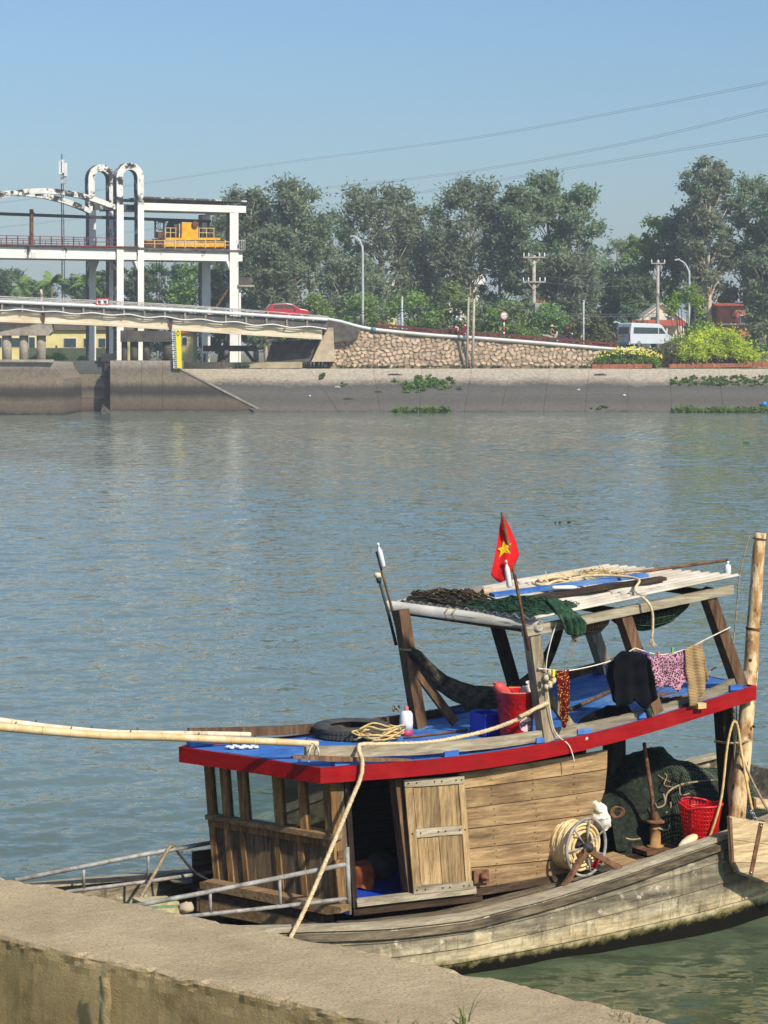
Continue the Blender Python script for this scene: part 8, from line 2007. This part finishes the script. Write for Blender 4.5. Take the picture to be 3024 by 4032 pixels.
# pale shell-like float on the gunwale
q = bp(2715, 3350, -.12); sb = (q - O2).dot(L2); q.z = zg_(sb) + .05; mb = MB(); mb.lathe([(.012, -.14), (.035, -.08), (.045, 0), (.038, .06), (.02, .09)], q, L2 + UP * .35, 14); tag(obj('cream_float', mb, plain('cream_float', lin(240, 226, 196), lin(214, 190, 150), rough=.5, stain=lin(100, 70, 50), sscale=9, srange=(.62, .7)), None, True, q), 'cream float lying against the gunwale below the basket', 'float')
# tree-trunk mooring pole
M_TRUNK = plain('peeled_trunk', lin(226, 198, 152), lin(170, 128, 82), rough=.85, scale=5, vscale=(2.2, 2.2, .7), stain=lin(92, 70, 48), sscale=6, srange=(.54, .62), bump=.6, lo=.42, hi=.56)
M_PEEL = M_TRUNK
TP = thing('trunk_pole', 'tall peeled tree-trunk pole at the stern standing above the roof', 'pole', bp(2896, 3240, .02))
P = smoothpath([bp(2892, 3330, .02), bp(2898, 3220, .04), bp(2926, 2960, .10), bp(2952, 2700, .16), bp(2966, 2480, .2), bp(2980, 2280, .2), bp(2993, 2098, .2)], 5); n = len(P)
mb = MB(); mb.tube([p + Vector((mn.noise(p * 3), mn.noise(p * 3 + Vector((3, 1, 0))), 0)) * .012 for p in P], [.090 - .034 * i / n + .006 * mn.noise(P[i] * 7) for i in range(n)], 14); obj('trunk', mb, M_TRUNK, TP, True)
for px, py in ((2988, 2122), (2960, 2474), (2962, 2480)):
    mb = MB(); c = bp(px + 3, py, .2); mb.torus(c, UP + L2 * .15, .064, .008, 18, 6); obj('rope_band', mb, M_RUSTN, TP, True)
for (px, py) in ((2936, 2600), (2905, 3030), (2950, 2860)):
    mb = MB(); mb.ball(bp(px + 18, py, .02), .018, 8, 5); obj('knot', mb, M_STEELD, TP, True)
ropeobj('lashing', [bp(2815, 2920, .34), bp(2870, 2926, .0), bp(2912, 2924, .0), bp(2960, 2915, .06)], .011, M_ROPED, 'dirty rope lashing between the dark post and the trunk pole')
ropeobj('hoist_rope', [bp(2782, 3324, -.02), bp(2815, 3235, -.06), bp(2842, 3130, -.08), bp(2862, 2950, -.08), bp(2880, 2862, -.08), bp(2893, 2842, -.08), bp(2905, 2862, -.09), bp(2918, 2950, -.12), bp(2940, 3080, -.22), bp(2962, 3188, -.36)], .014, M_ROPEY, 'yellow rope looped over a hook and down to the otter board', laid=True, turns=20)
mb = MB(); 
for k in range(5): mb.torus(bp(2892, 2788 + 12 * k, -.06), (L2 if k % 2 else T2), .012, .004, 10, 5)
tag(obj('hook_chain', mb, M_GALV, None, True, bp(2892, 2788, -.06)), 'short chain hanging from the roof edge holding the yellow rope', 'chain')
mb = MB()
for k in range(6): mb.torus(bp(2960 + 5 * k, 3196 + 9 * k, -.38), (L2 if k % 2 else T2), .016, .0055, 12, 6)
tag(obj('board_chain', mb, M_RIM, None, True, bp(2965, 3210, -.38)), 'shiny chain links joining the rope to the otter board', 'chain')
ropeobj('dark_stay', [bp(2912, 2960, .0), bp(2950, 3050, -.05), bp(2990, 3130, -.15), bp(3024, 3190, -.3), bp(3060, 3240, -.38)], .012, M_ROPED, 'grey stay running from the trunk pole down to the right')
# otter boards
def otter(label, dpx, dpy, t, sc=1.0):
    OB = thing('otter_board', label, 'otter board', bp(2950 + dpx, 3430 + dpy, t)); W_OB = MATS['otter_wood']
    rows = [[(2874, 3216), (3190, 3268), (3192, 3345), (2878, 3305)], [(2878, 3307), (3192, 3347), (3176, 3400), (2884, 3394)], [(2884, 3396), (3176, 3402), (3120, 3490), (3010, 3472), (2906, 3436)]]
    for P in rows:
        mb = MB(); mb.prism([bp(x + dpx, y + dpy, t) for x, y in P], T2 * .045); fixn(obj('board', mb, W_OB, OB))
    def stp(P, m, th=.012): mb = MB(); mb.prism([bp(x + dpx, y + dpy, t - .014) for x, y in P], T2 * th); fixn(obj('iron_strap', mb, m, OB))
    stp([(2992, 3240), (3006, 3242), (2964, 3452), (2950, 3450)], M_RUSTN); stp([(2872, 3218), (2882, 3220), (2892, 3398), (2882, 3398)], M_RUSTN); stp([(2884, 3396), (2896, 3396), (2914, 3432), (3010, 3468), (3008, 3476), (2906, 3440)], M_STEELD)
    stp([(3100, 3255), (3114, 3257), (3096, 3480), (3082, 3478)], M_RUSTN)
    mb = MB(); mb.tube([bp(x + dpx, y + dpy, t + .02) for x, y in ((2872, 3216), (2930, 3226), (2992, 3242), (3060, 3240), (3190, 3268))], .010, 6); obj('edge_rope', mb, M_ROPED, OB, True)
    for x, y in ((2996, 3252), (2957, 3436), (3104, 3270)): mb = MB(); mb.lathe([(.012, 0), (.012, .012)], bp(x + dpx, y + dpy, t - .012), -T2, 8); obj('bolt', mb, M_RIM, OB, True)
wood('otter_wood', lin(196, 170, 128), lin(140, 112, 78), lin(222, 200, 160), 'L', stain=lin(90, 70, 50), srange=(.56, .74))
otter('pale wooden otter board with iron straps hanging outside the stern', 0, 0, -.42)
otter('second otter board standing behind the first at the right edge', 95, -75, .55)
# ---- inside the cabin
mb = MB(); q = B(bs(1440, 3420, .75), .80, .665); rr = random.Random(9)
def hf(u, v):
    a = 2 * math.pi * u; r_ = .12 * math.cos(v * math.pi / 2) ** .6; p = q + L2 * (math.cos(a) * r_) + T2 * (math.sin(a) * r_) + UP * (.24 * math.sin(v * math.pi / 2)); return p + Vector((mn.noise(p * 9), mn.noise(p * 9 + Vector((3, 0, 0))), mn.noise(p * 9 + Vector((0, 3, 0))))) * .05
mb.grid(hf, 26, 12); tag(obj('orange_sacking', mb, plain('orange_sack', lin(176, 92, 48), lin(120, 60, 32), rough=.9, scale=9, bump=.5), None, True, q), 'heap of orange sacking on the blue cabin floor inside the door', 'sack')
mb = MB(); q = B(bs(1510, 3400, .9), .95, .67); mb.ball(q + UP * .14, .15, 16, 10, (1, 1, .9)); tag(obj('round_pot', mb, plain('dark_pot', (.06, .055, .05), rough=.5), None, True, q), 'dark round pot behind the orange sacking in the cabin', 'pot')
# floating weed
for k, (x, y, lab) in enumerate(((2195, 2060, 'left of two tiny hyacinth tufts drifting beyond the flag'), (2240, 2058, 'right of two tiny hyacinth tufts drifting beyond the flag'), (2985, 2450, 'drifting hyacinth tuft beside the trunk pole'), (2940, 1745, 'far hyacinth raft drifting near the right edge'))):
    c = ptz(x, y, .02); sc_ = c.y / 110; mat_patch([c + Vector((random.Random(k * 9 + j).uniform(-.15, .15) * sc_, random.Random(k * 7 + j).uniform(-.15, .15) * sc_, 0)) for j in range(4)], lab, 'hya', 50, .10 * sc_, 50 + k, .06 * sc_, 'hyacinth_tuft')
# ================================================================ the air
HZ = MB(); HZ.abox(-2700, 2700, -60, 4200, -4.2, 48)
hm = bpy.data.materials.new('haze_air'); hm.use_nodes = True; hn = hm.node_tree; hn.nodes.remove(hn.nodes['Principled BSDF'])
pv = hn.nodes.new('ShaderNodeVolumePrincipled'); pv.inputs['Color'].default_value = (.86, .93, 1, 1); pv.inputs['Density'].default_value = .0005
hn.links.new(pv.outputs[0], hn.nodes['Material Output'].inputs['Volume'])
hz_ = obj('haze', HZ, hm); hz_['kind'] = 'stuff'
